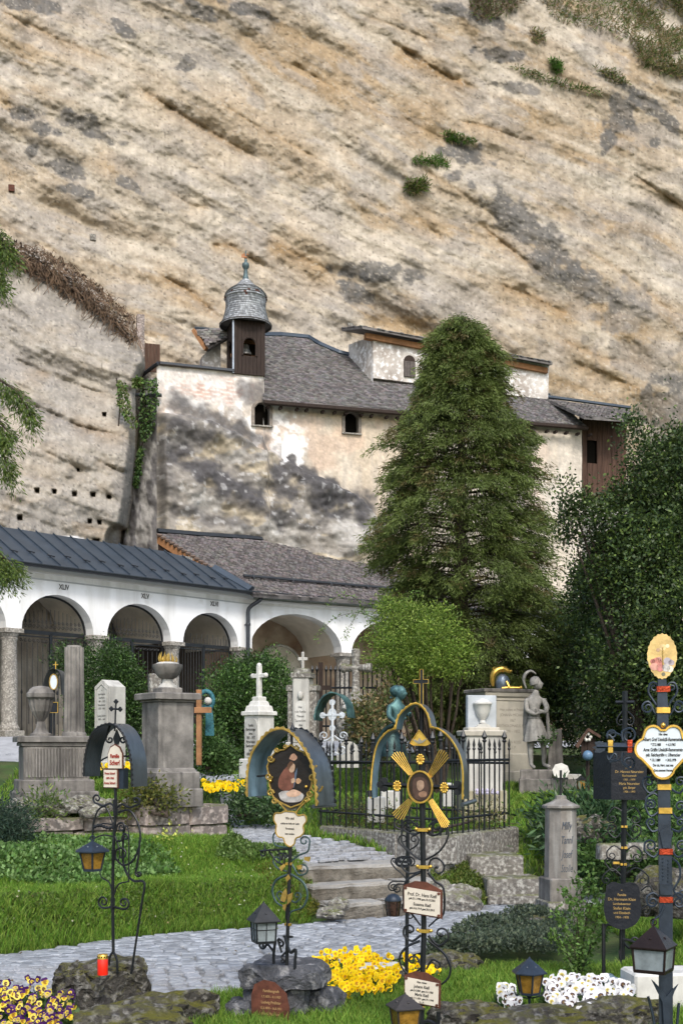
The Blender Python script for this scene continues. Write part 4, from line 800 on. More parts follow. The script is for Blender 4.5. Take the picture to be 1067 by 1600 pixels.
def cobbles(parent, A, B, spacing, seed, nparts, near_first=True, lift=.0, sz=.10):
    """stone setts laid in wavering rows between two edges; the largest are parts, the rest one piece"""
    rg = np.random.default_rng(seed); L = catmull([Vector((a, b, 0)) for a, b in A], 30); R = catmull([Vector((a, b, 0)) for a, b in B], 30)
    k = min(len(L), len(R)); L = [L[int(i * (len(L) - 1) / (k - 1))] for i in range(k)]; R = [R[int(i * (len(R) - 1) / (k - 1))] for i in range(k)]
    mid = [(l + r) / 2 for l, r in zip(L, R)]; arc = [0]
    for i in range(1, k): arc.append(arc[-1] + (mid[i] - mid[i - 1]).length)
    st = []; s = 0
    while s < arc[-1]:
        f = np.interp(s, arc, range(k)); i = min(int(f), k - 2); q = f - i; l = L[i].lerp(L[i + 1], q); r = R[i].lerp(R[i + 1], q); d = (r - l); W = d.length; d.normalize(); t = rg.uniform(0, sz * .7)
        along = (mid[min(i + 1, k - 1)] - mid[i]).normalized()
        while t < W - .03:
            wd = sz * rg.uniform(.75, 1.7); c = l + d * (t + wd / 2) + along * (rg.uniform(-.035, .035) + .06 * math.sin(t * 2.3 + s)); st.append((c.x, c.y, wd * .95, spacing * rg.uniform(.84, .96), math.atan2(d.y, d.x) + rg.uniform(-.16, .16))); t += wd
        s += spacing
    st = [q for q in st if q[1] > 5.5]; px = np.array([CX + F * q[0] / q[1] for q in st]); vis = (px > -20) & (px < 1090)
    st = [q for q, v in zip(st, vis) if v or rg.random() < .5]; st.sort(key=lambda q: q[1]); vs_first = [q for q in st if -10 < CX + F * q[0] / q[1] < 1080]; rest = [q for q in st if not (-10 < CX + F * q[0] / q[1] < 1080)]
    parts = vs_first[:nparts]; rest = vs_first[nparts:] + rest
    protos = []
    for v in range(6):
        m = MB(); r2 = random.Random(v); ring = [(-.5, -.5), (.5, -.5), (.5, .5), (-.5, .5)]; ring = [(a + r2.uniform(-.07, .07), b + r2.uniform(-.07, .07)) for a, b in ring]; o8 = []
        for j in range(4): a = ring[j]; b = ring[(j + 1) % 4]; o8 += [(a[0] * .8 + b[0] * .2, a[1] * .8 + b[1] * .2), (a[0] * .2 + b[0] * .8, a[1] * .2 + b[1] * .8)]
        vs = [(a, b, -.01) for a, b in o8] + [(a * .97, b * .97, .012) for a, b in o8] + [(a * .8, b * .8, .02) for a, b in o8]; m.add(vs, [(i, (i + 1) % 8, 8 + (i + 1) % 8, 8 + i) for i in range(8)] + [(8 + i, 8 + (i + 1) % 8, 16 + (i + 1) % 8, 16 + i) for i in range(8)] + [tuple(range(16, 24))])
        protos.append((vs, m.mesh('cobble', [M_cobble, M_cobble2, M_cobble3][v % 3])))
    for (x, y, a, b, rz_) in parts:
        v = rg.integers(0, 6); link('cobble', protos[v][1], parent, (x, y, float(gnd(x, y)) + lift + rg.uniform(-.003, .003)), (rg.uniform(-.02, .02), rg.uniform(-.02, .02), rz_), (a, b, 1))
    if rest:
        m = MB(); xs = np.array([q[0] for q in rest]); ys = np.array([q[1] for q in rest]); zs = gnd(xs, ys); V = np.array([protos[j][0] for j in range(6)]); n = len(rest); pick = rg.integers(0, 6, n); P0 = V[pick].copy()
        a = np.array([q[2] for q in rest])[:, None]; b = np.array([q[3] for q in rest])[:, None]; th = np.array([q[4] for q in rest])[:, None]; X = P0[:, :, 0] * a; Y = P0[:, :, 1] * b
        out = np.stack([xs[:, None] + X * np.cos(th) - Y * np.sin(th), ys[:, None] + X * np.sin(th) + Y * np.cos(th), zs[:, None] + lift + P0[:, :, 2] + rg.uniform(-.003, .003, (n, 1))], -1)
        i0 = np.arange(n)[:, None] * 24; Q = []
        for i in range(8): Q += [[i, (i + 1) % 8, 8 + (i + 1) % 8, 8 + i], [8 + i, 8 + (i + 1) % 8, 16 + (i + 1) % 8, 16 + i]]
        Q += [[16, 17, 18, 19], [16, 19, 20, 23], [20, 21, 22, 23]]
        Fq = np.concatenate([i0 + np.array(q) for q in Q]); cc = np.array((.265, .28, .305)) * rg.uniform(.7, 1.25, (n, 1)); cols = np.repeat(cc[:, None], 24, 1)
        o = link('cobbles', meshnp('cobbles', out, Fq, mat('cobble_attr', attr=True, rough=.75, var=.25, scale=9, bump=.4, bscale=40, dist=.01), cols), parent); o['kind'] = 'stuff'
M_cobble2 = mat('grey_cobble', (.31, .32, .335), rough=.75, var=.3, scale=3.1, bump=.4, bscale=30, dist=.01, col2=(.22, .22, .23))
M_cobble3 = mat('pale_cobble', (.31, .32, .345), rough=.75, var=.25, scale=3.1, bump=.4, bscale=30, dist=.01)
cobbles(path, [(-3.9, 5.8), (-3.2, 6.3), (-.99, 8.04), (.44, 9.65), (1.0, 10.6), (1.86, 11.8), (2.7, 12.6), (4.2, 13.6)], [(-5, 8.05), (-2.73, 9.74), (-1.67, 10.8), (-.79, 11.3), (0, 11.9), (1.1, 12.5), (2.17, 13.4), (3.8, 14.6)], .125, 5, 300, lift=.004, sz=.07)
cobbles(upath, UL, UR, .13, 6, 140, lift=.012, sz=.08)

# steps
def stone(name, c, d, rz, mt, parent=None, j=.012, sub=3, seed=0, ch=.015, rx=0, taper=1.0):
    m = MB(); m.box((0, 0, 0), d, ch=ch, taper=taper); me = m.mesh(name, mt); jitter(me, j, seed, 6.0 / max(.3, max(d)), sub); o = link(name, me, parent, c, (rx, 0, rz)); return o
FX, FY = zip(*FE)
steps = empty('stone_steps', (.2, 12.0, 0), 'three worn stone steps rising from the lower cobbled path', 'steps')
RZ = math.atan2(.6, 1.1)
sg = 0
for k, (xa, xb) in enumerate([(-.20, .80), (-.36, .92), (-.47, .98)]):
    n = 2; cuts = [xa, xa + (xb - xa) * (.55 + .1 * k), xb]
    for j in range(2):
        a, b = cuts[j], cuts[j + 1]; xm = (a + b) / 2; y0 = float(np.interp(xm, FX, FY)) + .02 + .34 * k
        stone('step_block', (xm - .2, y0 + .19 - 12.0, .155 * k + .07), ((b - a) * 1.12, .42, .175), RZ * .82 + random.uniform(-.04, .04), M_step, steps, .022, 6, 10 + sg, ch=.03); sg += 1
# bank of large stones beside the steps
def boulder(name, loc, r, mt, label=None, cat=None, group=None, seed=0, sc=(1, 1, 1), rz=0, parent=None, sub=None):
    import bmesh as _b
    bm = _b.new(); _b.ops.create_icosphere(bm, subdivisions=4, radius=1)
    co = np.array([v.co for v in bm.verts]); d = fbm(co[:, 0] * 1.4 + seed * 3.1, co[:, 1] * 1.4 + co[:, 2] * 1.1 + seed, seed, 4); d2 = fbm(co[:, 0] * 5 + seed, co[:, 1] * 5 + co[:, 2] * 4, seed + 5, 3)
    for v, q, q2 in zip(bm.verts, d, d2):
        v.co *= r * (.62 + .8 * float(q) + .38 * (float(q2) - .5)); v.co.z = max(v.co.z, -r * .7); v.co.x *= sc[0]; v.co.y *= sc[1]; v.co.z *= sc[2] * (1.5 if name == 'kerb_stone' else 1)
    me = bpy.data.meshes.new(name); bm.to_mesh(me); bm.free(); me.materials.append(mt)
    o = link(name, me, parent, loc, (0, 0, rz)); 
    if label: tag(o, label, cat, group)
    return o

# ================================================================== FOLIAGE
def leaves(cent, dirs, L, W, cols, fold=.25, seed=0, two=False):
    """one folded leaf (two triangles sharing the midrib -> quads) per centre; dirs = growing direction"""
    rg = np.random.default_rng(seed); n = len(cent); d = dirs / (np.linalg.norm(dirs, axis=1, keepdims=True) + 1e-9)
    r = rg.normal(size=(n, 3)); s = np.cross(d, r); s /= np.linalg.norm(s, axis=1, keepdims=True) + 1e-9; up = np.cross(s, d)
    L = np.broadcast_to(L, n)[:, None]; W = np.broadcast_to(W, n)[:, None]
    V = np.stack([cent, cent + d * L * .5 + s * W * .5 + up * W * fold, cent + d * L, cent + d * L * .5 - s * W * .5 + up * W * fold], 1)
    i = np.arange(n)[:, None] * 4; return V.reshape(-1, 3), i + np.array([0, 1, 2, 3]), np.repeat(cols[:, None], 4, 1).reshape(-1, 3)
def build_leaves(name, sets, mt, parent=None, kind=None):
    V = []; Fq = []; C = []; b = 0
    for v, f, c in sets: V.append(v); Fq.append(f + b); C.append(c); b += len(v)
    o = link(name, meshnp(name, np.concatenate(V), np.concatenate(Fq), mt, np.concatenate(C)), parent)
    if kind: o['kind'] = kind
    return o
def limbs(mb, base, top, r0, r1, n=8):
    pts = [Vector(base).lerp(Vector(top), k / n) + Vector((random.uniform(-.03, .03), random.uniform(-.03, .03), 0)) * (k > 0) for k in range(n + 1)]; mb.tube(pts, [r0 + (r1 - r0) * k / n for k in range(n + 1)], 7)
def colvar(n, base, rg, v=.35, alt=None, altp=.2):
    c = np.array(base) * rg.uniform(1 - v, 1 + v, (n, 1)) * rg.uniform(.93, 1.07, (n, 3))
    if alt is not None: m = rg.random(n) < altp; c[m] = np.array(alt) * rg.uniform(.7, 1.3, (m.sum(), 1))
    return c
# ---- great conifer
def conifer():
    D = 23.5; b = P(722, 1215, D); b.z = float(gnd(b.x, b.y)); s = D / F; rg = np.random.default_rng(3)
    root = empty('conifer_tree', b, 'tall dark green cone shaped conifer standing before the chapel wall', 'tree')
    # silhouette half-width (px) by height (photograph row)
    rows = np.array([512, 530, 560, 600, 650, 700, 750, 800, 850, 900, 960, 1020, 1080, 1140, 1200]); hl = np.array([10, 40, 58, 80, 92, 114, 126, 143, 155, 155, 140, 120, 105, 95, 70]); hr = np.array([12, 36, 52, 76, 82, 112, 130, 140, 148, 160, 168, 165, 160, 150, 110]); 
    m = MB(); limbs(m, (0, 0, -.2), (0, 0, (1200 - 530) * s), .20, .03, 14); m.build('trunk', M_bark, root)
    N = 3300; yy = rg.uniform(0, 1, N) ** .8; py = 527 + yy * 668; ang = rg.uniform(0, 2 * math.pi, N); f = rg.uniform(.35, 1.0, N) ** .5
    n_ = 1 + .5 * (fbm(ang * 1.6, py / 45, 5, 3) - .5) * 2
    HL = np.interp(py, rows, hl) * .88 - 5; HR = np.interp(py, rows, hr) * .88 - 5; R = np.where(np.cos(ang) < 0, HL, HR) * s * f * n_
    base_z = (1215 - py) * s; cx = np.cos(ang) * R; cy = np.sin(ang) * R * .95; cz = base_z
    bm = MB()
    for k in range(0, N, 9): bm.tube([(0, 0, cz[k] + .05), (cx[k] * .5, cy[k] * .5, cz[k] + .10 * R[k]), (cx[k] * .95, cy[k] * .95, cz[k])], [.022, .014, .006], 4, cap=False)
    bb = bm.build('branches', M_bark, root); bb['kind'] = 'stuff'
    per = 92; cen = []; dr = []; cc = []; q = []
    tone = .72 + .6 * fbm(ang * 2.2, py / 38, 8, 3); brown = rg.random(N) < .10
    for k in range(N):
        out = np.array([math.cos(ang[k]), math.sin(ang[k]), -.35]); out /= np.linalg.norm(out); t = rg.uniform(0, 1, per); side = np.cross(out, [0, 0, 1]); side /= np.linalg.norm(side)
        Ls = .42 + .25 * rg.random(); sp = (rg.uniform(-1, 1, per)) * .20 * (1.15 - t)
        p = np.array([cx[k], cy[k], cz[k]]) + out * (t * Ls - Ls * .55)[:, None] + side * sp[:, None] + np.array([0, 0, -1]) * (t ** 2 * .08 + np.abs(sp) * .35)[:, None] + rg.normal(0, .035, (per, 3))
        d = out * .75 + side * (sp * 3.2)[:, None] + np.array([0, 0, -.25]) + rg.normal(0, .38, (per, 3)); cen.append(p); dr.append(d)
        base = np.array((.092, .125, .030)) * tone[k] if not brown[k] else np.array((.10, .085, .03)) * tone[k]
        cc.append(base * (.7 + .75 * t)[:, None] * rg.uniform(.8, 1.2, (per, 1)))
    cen = np.concatenate(cen); dr = np.concatenate(dr); cc = np.concatenate(cc); n = len(cen)
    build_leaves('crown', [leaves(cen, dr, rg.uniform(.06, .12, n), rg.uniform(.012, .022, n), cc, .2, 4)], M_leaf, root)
conifer()
def crown_tree(name, label, base, blobs, nleaf, L, W, col, alt, mt, seed, density_power=.4, trunk_r=.12, cat='tree', tw=1, altp=.15, twigs=None, group=None, rag=1.1):
    """blobs: (px, py, D, rx_px, rz_px, depth_m)"""
    rg = np.random.default_rng(seed); root = empty(name, base, label, cat, group=group); base = Vector(base); m = MB(); cen = []; dr = []; cols = []
    tot = sum(b[3] * b[4] for b in blobs)
    for (px, py, D, rx, rz, dm) in blobs:
        c = P(px, py, D) - base; s = D / F
        if tw: limbs(m, (0, 0, -.1), c * .9, trunk_r, .015, 6)
        n = int(nleaf * rx * rz / tot); v = rg.normal(size=(n, 3)); v /= np.linalg.norm(v, axis=1, keepdims=True); r = rg.uniform(0, 1, n) ** density_power
        bt = rg.uniform(.75, 1.3); lump = 1 + rag * (fbm(v[:, 0] * 2.8 + 9 * seed + px, v[:, 2] * 2.8 + v[:, 1] * 2.1 + py, seed, 3) - .5)
        p = v * (r * lump)[:, None] * np.array([rx * s, dm, rz * s]); 
        # gather the leaves in sprigs
        sp = max(1, n // 9); ci = rg.integers(0, n, sp); asg = rg.integers(0, sp, n); spr = .05 + .05 * rg.random(sp); o_ = np.where(rg.random(sp) < .16 * rag, rg.uniform(1.05, 1.3, sp), 1); p = (p[ci] * o_[:, None])[asg] + rg.normal(size=(n, 3)) * spr[asg][:, None] * (L / .05) ** .6
        d = p / (np.linalg.norm(p, axis=1, keepdims=True) + 1e-6) * .6 + rg.normal(0, .55, (n, 3)) + np.array([0, 0, .15]); tone = (.75 + .5 * rg.random(sp))[asg]
        cols.append(colvar(n, col, rg, .3, alt, altp) * tone[:, None] * bt); cen.append(p + np.array(c)); dr.append(d)
    if tw: m.build('trunk', M_bark, root)
    cen = np.concatenate(cen); n = len(cen)
    if twigs:
        for _ in range(twigs):
            k = rg.integers(0, n); p = Vector(cen[k]); q = p * .8 + Vector((0, 0, -.1)); m = m
    build_leaves('crown' if cat == 'tree' else 'foliage', [leaves(cen, np.concatenate(dr), rg.uniform(.7, 1.3, n) * L, rg.uniform(.7, 1.3, n) * W, np.concatenate(cols), .22, seed + 1)], mt, root)
    return root
# ---- broadleaf evergreen at right
tb = Vector((5.0, 19.0, float(gnd(5.0, 19.0))))
crown_tree('evergreen_tree', 'tall glossy dark broadleaf evergreen filling the right edge beyond the crosses', tb,
    [(1008, 715, 19, 24, 44, .6), (1065, 770, 19, 70, 66, 1.2), (1000, 785, 19, 44, 36, .8), (957, 775, 19.2, 10, 30, .3), (1056, 700, 19, 26, 34, .5), (985, 665, 19, 9, 22, .2), (965, 850, 19, 52, 40, .9), (1060, 880, 18.5, 100, 90, 1.4), (970, 930, 21, 85, 80, 1.4), (915, 905, 21, 26, 34, .6),
     (888, 815, 18.8, 14, 40, .3), (908, 782, 18.8, 20, 7, .2), (885, 757, 18.8, 12, 5, .2), (925, 800, 18.8, 24, 20, .4), (1120, 800, 19, 90, 140, 1.4), (910, 1010, 23, 70, 70, 1.0), (1010, 1040, 19.5, 100, 90, 1.4), (1100, 1040, 18, 110, 120, 1.4), (905, 1110, 23, 70, 70, .9), (1010, 1150, 20, 110, 60, 1.0), (860, 1080, 23.5, 40, 60, .6), (940, 900, 19, 40, 30, .6)],
    150000, .062, .036, (.040, .068, .022), (.10, .15, .035), M_leafgloss, 5, .38, .06, altp=.3, rag=1.6)
tb = Vector((1.55, 19.2, float(gnd(1.55, 19.2))))
crown_tree('maple_tree', 'low fresh green maple with feathery leaves under the big conifer', tb,
    [(610, 946, 19, 24, 7, .4), (648, 955, 19.2, 34, 8, .5), (690, 962, 19.1, 26, 8, .4), (622, 975, 18.9, 34, 8, .5), (668, 984, 18.8, 40, 9, .5), (712, 992, 18.9, 26, 8, .4), (596, 1000, 18.8, 22, 8, .4), (640, 1006, 18.7, 44, 9, .6), (694, 1014, 18.7, 40, 9, .4), (730, 1022, 18.7, 16, 6, .3), (612, 1030, 18.7, 38, 8, .5), (662, 1036, 18.6, 46, 9, .5), (708, 1046, 18.6, 28, 8, .4), (588, 1042, 18.8, 16, 6, .3), (640, 1056, 18.8, 30, 7, .3), (650, 1010, 19.8, 50, 36, .2)],
    22000, .050, .020, (.12, .20, .028), (.24, .33, .06), M_leaf, 12, .5, .03, altp=.4, rag=1.8)
def sprays(name, label, cat, base, arcs, col, n=26, L=.05, W=.02, seed=1, r=.006, mt=None, parent=None):
    root = parent or empty(name, base, label, cat); base = Vector(base); rg = np.random.default_rng(seed); m = MB(); cen = []; dr = []
    for pts in arcs:
        w_ = [P(*p) - base for p in pts]; c = catmull(w_, 6); m.tube(c, [r * (1 - .7 * i / len(c)) for i in range(len(c))], 4)
        for i in range(2, len(c)):
            for _ in range(n // 6): cen.append(np.array(c[i]) + rg.normal(0, L * .6, 3)); dr.append(rg.normal(0, 1, 3))
    m.build('stems', M_bark, root); cen = np.array(cen); dr = np.array(dr); k = len(cen)
    build_leaves('foliage', [leaves(cen, dr, rg.uniform(.7, 1.3, k) * L, rg.uniform(.7, 1.3, k) * W, colvar(k, col, rg, .35), .2, seed)], mt or M_leaf, root); return root
sprays('arching_shrub', 'thin arching rose sprays hanging in front of the white arch wall', 'shrub', (.6, 21, 1.5), [[(600, 1050, 20), (580, 980, 20), (560, 940, 20), (535, 930, 20), (512, 945, 20)], [(600, 1040, 20), (590, 975, 20), (560, 958, 20), (520, 968, 20), (492, 1000, 20)],
    [(610, 1040, 20), (600, 960, 20), (575, 945, 20), (548, 975, 20), (540, 1000, 20)], [(605, 1050, 20), (615, 960, 20), (640, 930, 20), (655, 925, 20)], [(600, 1060, 20), (575, 1000, 20), (555, 1010, 20)]], (.14, .24, .05), 40, .045, .02, 3)
# ---- clipped hedges
crown_tree('hedge', 'rounded dark laurel hedge behind the fluted broken column', Vector((-3.9, 20.2, float(gnd(-3.9, 20.2)))), [(170, 1050, 20, 48, 48, .8), (165, 1110, 20, 52, 60, .8), (115, 1035, 20.4, 30, 24, .5), (200, 1100, 20, 26, 60, .6), (150, 1175, 19.5, 60, 40, .7)], 34000, .050, .026, (.035, .072, .018), (.09, .17, .04), M_leafgloss, 11, .33, .05, 'hedge', altp=.25, rag=.7, group='laurel hedges before the arcade')
crown_tree('hedge', 'rounded dark laurel hedge behind the white marble cross monument', Vector((-1.5, 20.6, float(gnd(-1.5, 20.6)))), [(365, 1090, 20, 44, 55, .8), (415, 1080, 20.3, 46, 52, .8), (350, 1160, 20, 36, 70, .8), (420, 1150, 20, 46, 70, .8), (395, 1050, 20.4, 46, 22, .6), (400, 1200, 19.8, 70, 30, .6)], 44000, .050, .026, (.035, .072, .018), (.09, .17, .04), M_leafgloss, 12, .33, .05, 'hedge', altp=.25, rag=.7, group='laurel hedges before the arcade')
# ---- branches of a conifer hanging in from the left
def hanging(label, arcs, seed):
    base = P(-180, 900, 10.5); rg = np.random.default_rng(seed); root = empty('conifer_branch', P(arcs[0][0][0], arcs[0][0][1], arcs[0][0][2]), label, 'branch', group='conifer branches hanging in at left'); base = root.location.copy(); m = MB(); cen = []; dr = []
    for pts in arcs:
        c = catmull([P(*p) - base for p in pts], 8); m.tube(c, [.014 * (1 - .8 * i / len(c)) + .002 for i in range(len(c))], 5)
        for i in range(3, len(c)):
            for _ in range(2):
                s0 = np.array(c[i]); d0 = np.array([rg.uniform(-.5, 1.0), rg.uniform(-.6, .6), -1.2]); d0 /= np.linalg.norm(d0); Ls = rg.uniform(.10, .24); t = rg.uniform(0, 1, 44); sp = rg.uniform(-1, 1, 44) * .05
                cen.append(s0 + d0 * (t * Ls)[:, None] + np.cross(d0, [0, 1, 0]) * sp[:, None] + rg.normal(0, .008, (44, 3))); dr.append(d0 + np.cross(d0, [0, 1, 0]) * (sp * 14)[:, None] + rg.normal(0, .2, (44, 3)))
    m.build('stems', M_bark, root); cen = np.concatenate(cen); dr = np.concatenate(dr); n = len(cen)
    build_leaves('foliage', [leaves(cen, dr, rg.uniform(.02, .05, n), rg.uniform(.006, .011, n), colvar(n, (.075, .125, .025), rg, .4, (.13, .18, .03), .3), .2, seed)], M_leaf, root)
hanging('drooping conifer branch with green sprays at the left edge above the roof', [[(-70, 570, 9.5), (-20, 585, 9.5), (10, 600, 9.5), (34, 622, 9.5), (48, 650, 9.5)], [(-70, 590, 9.5), (-25, 625, 9.5), (0, 660, 9.5), (18, 680, 9.5)], [(-60, 640, 9.5), (-20, 660, 9.5), (2, 700, 9.5), (12, 735, 9.5)]], 2)
hanging('small conifer spray at the left edge just below the first', [[(-60, 830, 9.5), (-20, 850, 9.5), (10, 875, 9.5), (24, 885, 9.5)], [(-50, 845, 9.5), (-15, 870, 9.5), (4, 900, 9.5)]], 3)
hanging('topmost conifer spray at the left edge beside the dry vines', [[(-60, 330, 9.5), (-20, 345, 9.5), (4, 375, 9.5), (8, 390, 9.5)], [(-60, 400, 9.5), (-25, 400, 9.5), (-4, 420, 9.5), (2, 445, 9.5)]], 4)
# ---- plants on the cliff
def cliff_pts(n, poly, rg):
    xs_ = [p[0] for p in poly]; ys_ = [p[1] for p in poly]; x = rg.uniform(min(xs_), max(xs_), n * 3); y = rg.uniform(min(ys_), max(ys_), n * 3)
    r = np.zeros(x.shape, bool)
    for i in range(len(poly)):
        x0, y0 = poly[i]; x1, y1 = poly[(i + 1) % len(poly)]
        if y0 != y1: r ^= ((y0 > y) != (y1 > y)) & (x < (x1 - x0) * (y - y0) / (y1 - y0) + x0)
    x, y = x[r][:n], y[r][:n]; D, _ = cliff_depth(x[None], y[None]); D = D[0] - .05
    return np.stack([(x - CX) / F * D, D, EYE - (y - HY) / F * D], -1)
def cliff_grass():
    rg = np.random.default_rng(9); sets = []
    def patch(poly, n, col, L=.28, alt=None, altp=.3, hang=-.3, W=.035):
        p = cliff_pts(n, poly, rg); k = len(p)
        msk = fbm(p[:, 0] * 1.1, p[:, 2] * 1.1, 5, 3) > .40 if n > 2500 else np.ones(k, bool)
        p = p[msk]; k = len(p); d = rg.normal(0, .5, (k, 3)) + np.array([0, -.8, hang]); sets.append(leaves(p, d, rg.uniform(.5, 1.3, k) * L, W, colvar(k, col, rg, .35, alt, altp), .1, int(n)))
    dry = (.30, .24, .13); grn = (.12, .18, .05)
    patch([(960, -10), (1075, -10), (1075, 125), (1040, 115), (1000, 95), (985, 60)], 5200, dry, .34, grn, .45)
    patch([(840, -10), (990, -10), (985, 60), (920, 40), (870, 30)], 1700, dry, .26, grn, .5)
    patch([(735, -10), (830, -10), (800, 16), (760, 32), (735, 20)], 1100, (.22, .17, .11), .26, grn, .3)
    patch([(798, 100), (830, 108), (880, 125), (940, 140), (938, 148), (880, 136), (820, 118)], 900, grn, .22, dry, .3); patch([(858, 90), (875, 92), (880, 110), (866, 112)], 300, (.10, .20, .04), .22)
    patch([(925, 104), (960, 108), (985, 130), (960, 128)], 400, grn, .2, dry, .5); patch([(829, 45), (850, 50), (852, 65), (832, 62)], 240, dry, .22, grn, .4)
    patch([(690, 207), (705, 206), (740, 216), (742, 222), (700, 220)], 450, (.10, .20, .035), .22, dry, .2); patch([(642, 246), (690, 244), (704, 256), (700, 260), (650, 255)], 450, (.10, .20, .035), .24, dry, .15); patch([(632, 278), (664, 276), (672, 290), (650, 304), (636, 300)], 520, (.12, .19, .04), .24, dry, .3)
    build_leaves('cliff_grass', sets, M_grass, kind='stuff')
    # dry vines hanging on the ledge
    m = MB(); V = []; rg = np.random.default_rng(19); poly = [(-30, 372), (40, 384), (100, 410), (150, 445), (205, 495), (216, 528), (208, 540), (190, 520), (150, 490), (110, 462), (60, 434), (20, 412), (-30, 400)]
    p = cliff_pts(1500, poly, rg)
    for q in p:
        d = Vector((rg.normal(0, .5), -.25, rg.uniform(-.8, .35))); L = rg.uniform(.2, .6); a = Vector(q) + Vector((0, -.12, 0)); m.tube([a, a + d * L * .5 + Vector((rg.normal(0, .05), -.06, .08)), a + d * L + Vector((0, 0, -.1))], .010, 3, cap=False)
    o = m.build('dry_vines', mat('dry_vine_stems', (.13, .085, .055), var=.6, scale=5, bump=0)); o['kind'] = 'stuff'
    p2 = cliff_pts(1800, poly, rg); k = len(p2); build_leaves('dry_vine_leaves', [leaves(p2 - np.array([0, .1, 0]), rg.normal(0, 1, (k, 3)) + np.array([0, -.5, -.4]), rg.uniform(.10, .22, k), .07, colvar(k, (.075, .055, .04), rg, .5, (.26, .20, .13), .22), .2, 2)], M_leaf, kind='stuff')
cliff_grass()
def ivy(label, poly_list, D, n, L, seed, cols):
    rg = np.random.default_rng(seed); c0 = P(*poly_list[0][0], D); root = empty('ivy', c0, label, 'ivy'); cen = []
    for poly in poly_list:
        x = [p[0] for p in poly]; y = [p[1] for p in poly]; xx = rg.uniform(min(x), max(x), n * 3); yy = rg.uniform(min(y), max(y), n * 3); r = np.zeros(xx.shape, bool)
        for i in range(len(poly)):
            x0, y0 = poly[i]; x1, y1 = poly[(i + 1) % len(poly)]
            if y0 != y1: r ^= ((y0 > yy) != (y1 > yy)) & (xx < (x1 - x0) * (yy - y0) / (y1 - y0) + x0)
        xx, yy = xx[r][:n], yy[r][:n]; DD = D + rg.uniform(-.25, .1, len(xx)); cen.append(np.stack([(xx - CX) / F * DD, DD, EYE - (yy - HY) / F * DD], -1) - np.array(c0))
    cen = np.concatenate(cen); k = len(cen); m = MB(); m.tube([(0, 0, 0), (.1, 0, -.8), (.0, 0, -2)], .02, 4); m.build('stems', M_bark, root)
    build_leaves('foliage', [leaves(cen, rg.normal(0, .6, (k, 3)) + np.array([0, -.5, -.8]), rg.uniform(.7, 1.3, k) * L, L * .6, colvar(k, cols[0], rg, .4, cols[1], .35), .2, seed)], M_leaf, root)
ivy('ivy trailing down the top left corner of the chapel buttress', [[(222, 590), (248, 590), (246, 640), (236, 680), (222, 690), (216, 640)], [(218, 700), (224, 700), (214, 760), (208, 760)]], 35.9, 620, .11, 4, [(.06, .12, .035), (.12, .20, .05)])
ivy('ivy tuft clinging to the cliff left of the chapel buttress', [[(182, 590), (198, 600), (206, 640), (216, 660), (212, 672), (196, 655), (184, 635)], [(208, 590), (222, 588), (222, 602), (210, 604)]], 33.8, 420, .10, 5, [(.13, .16, .05), (.10, .19, .04)])

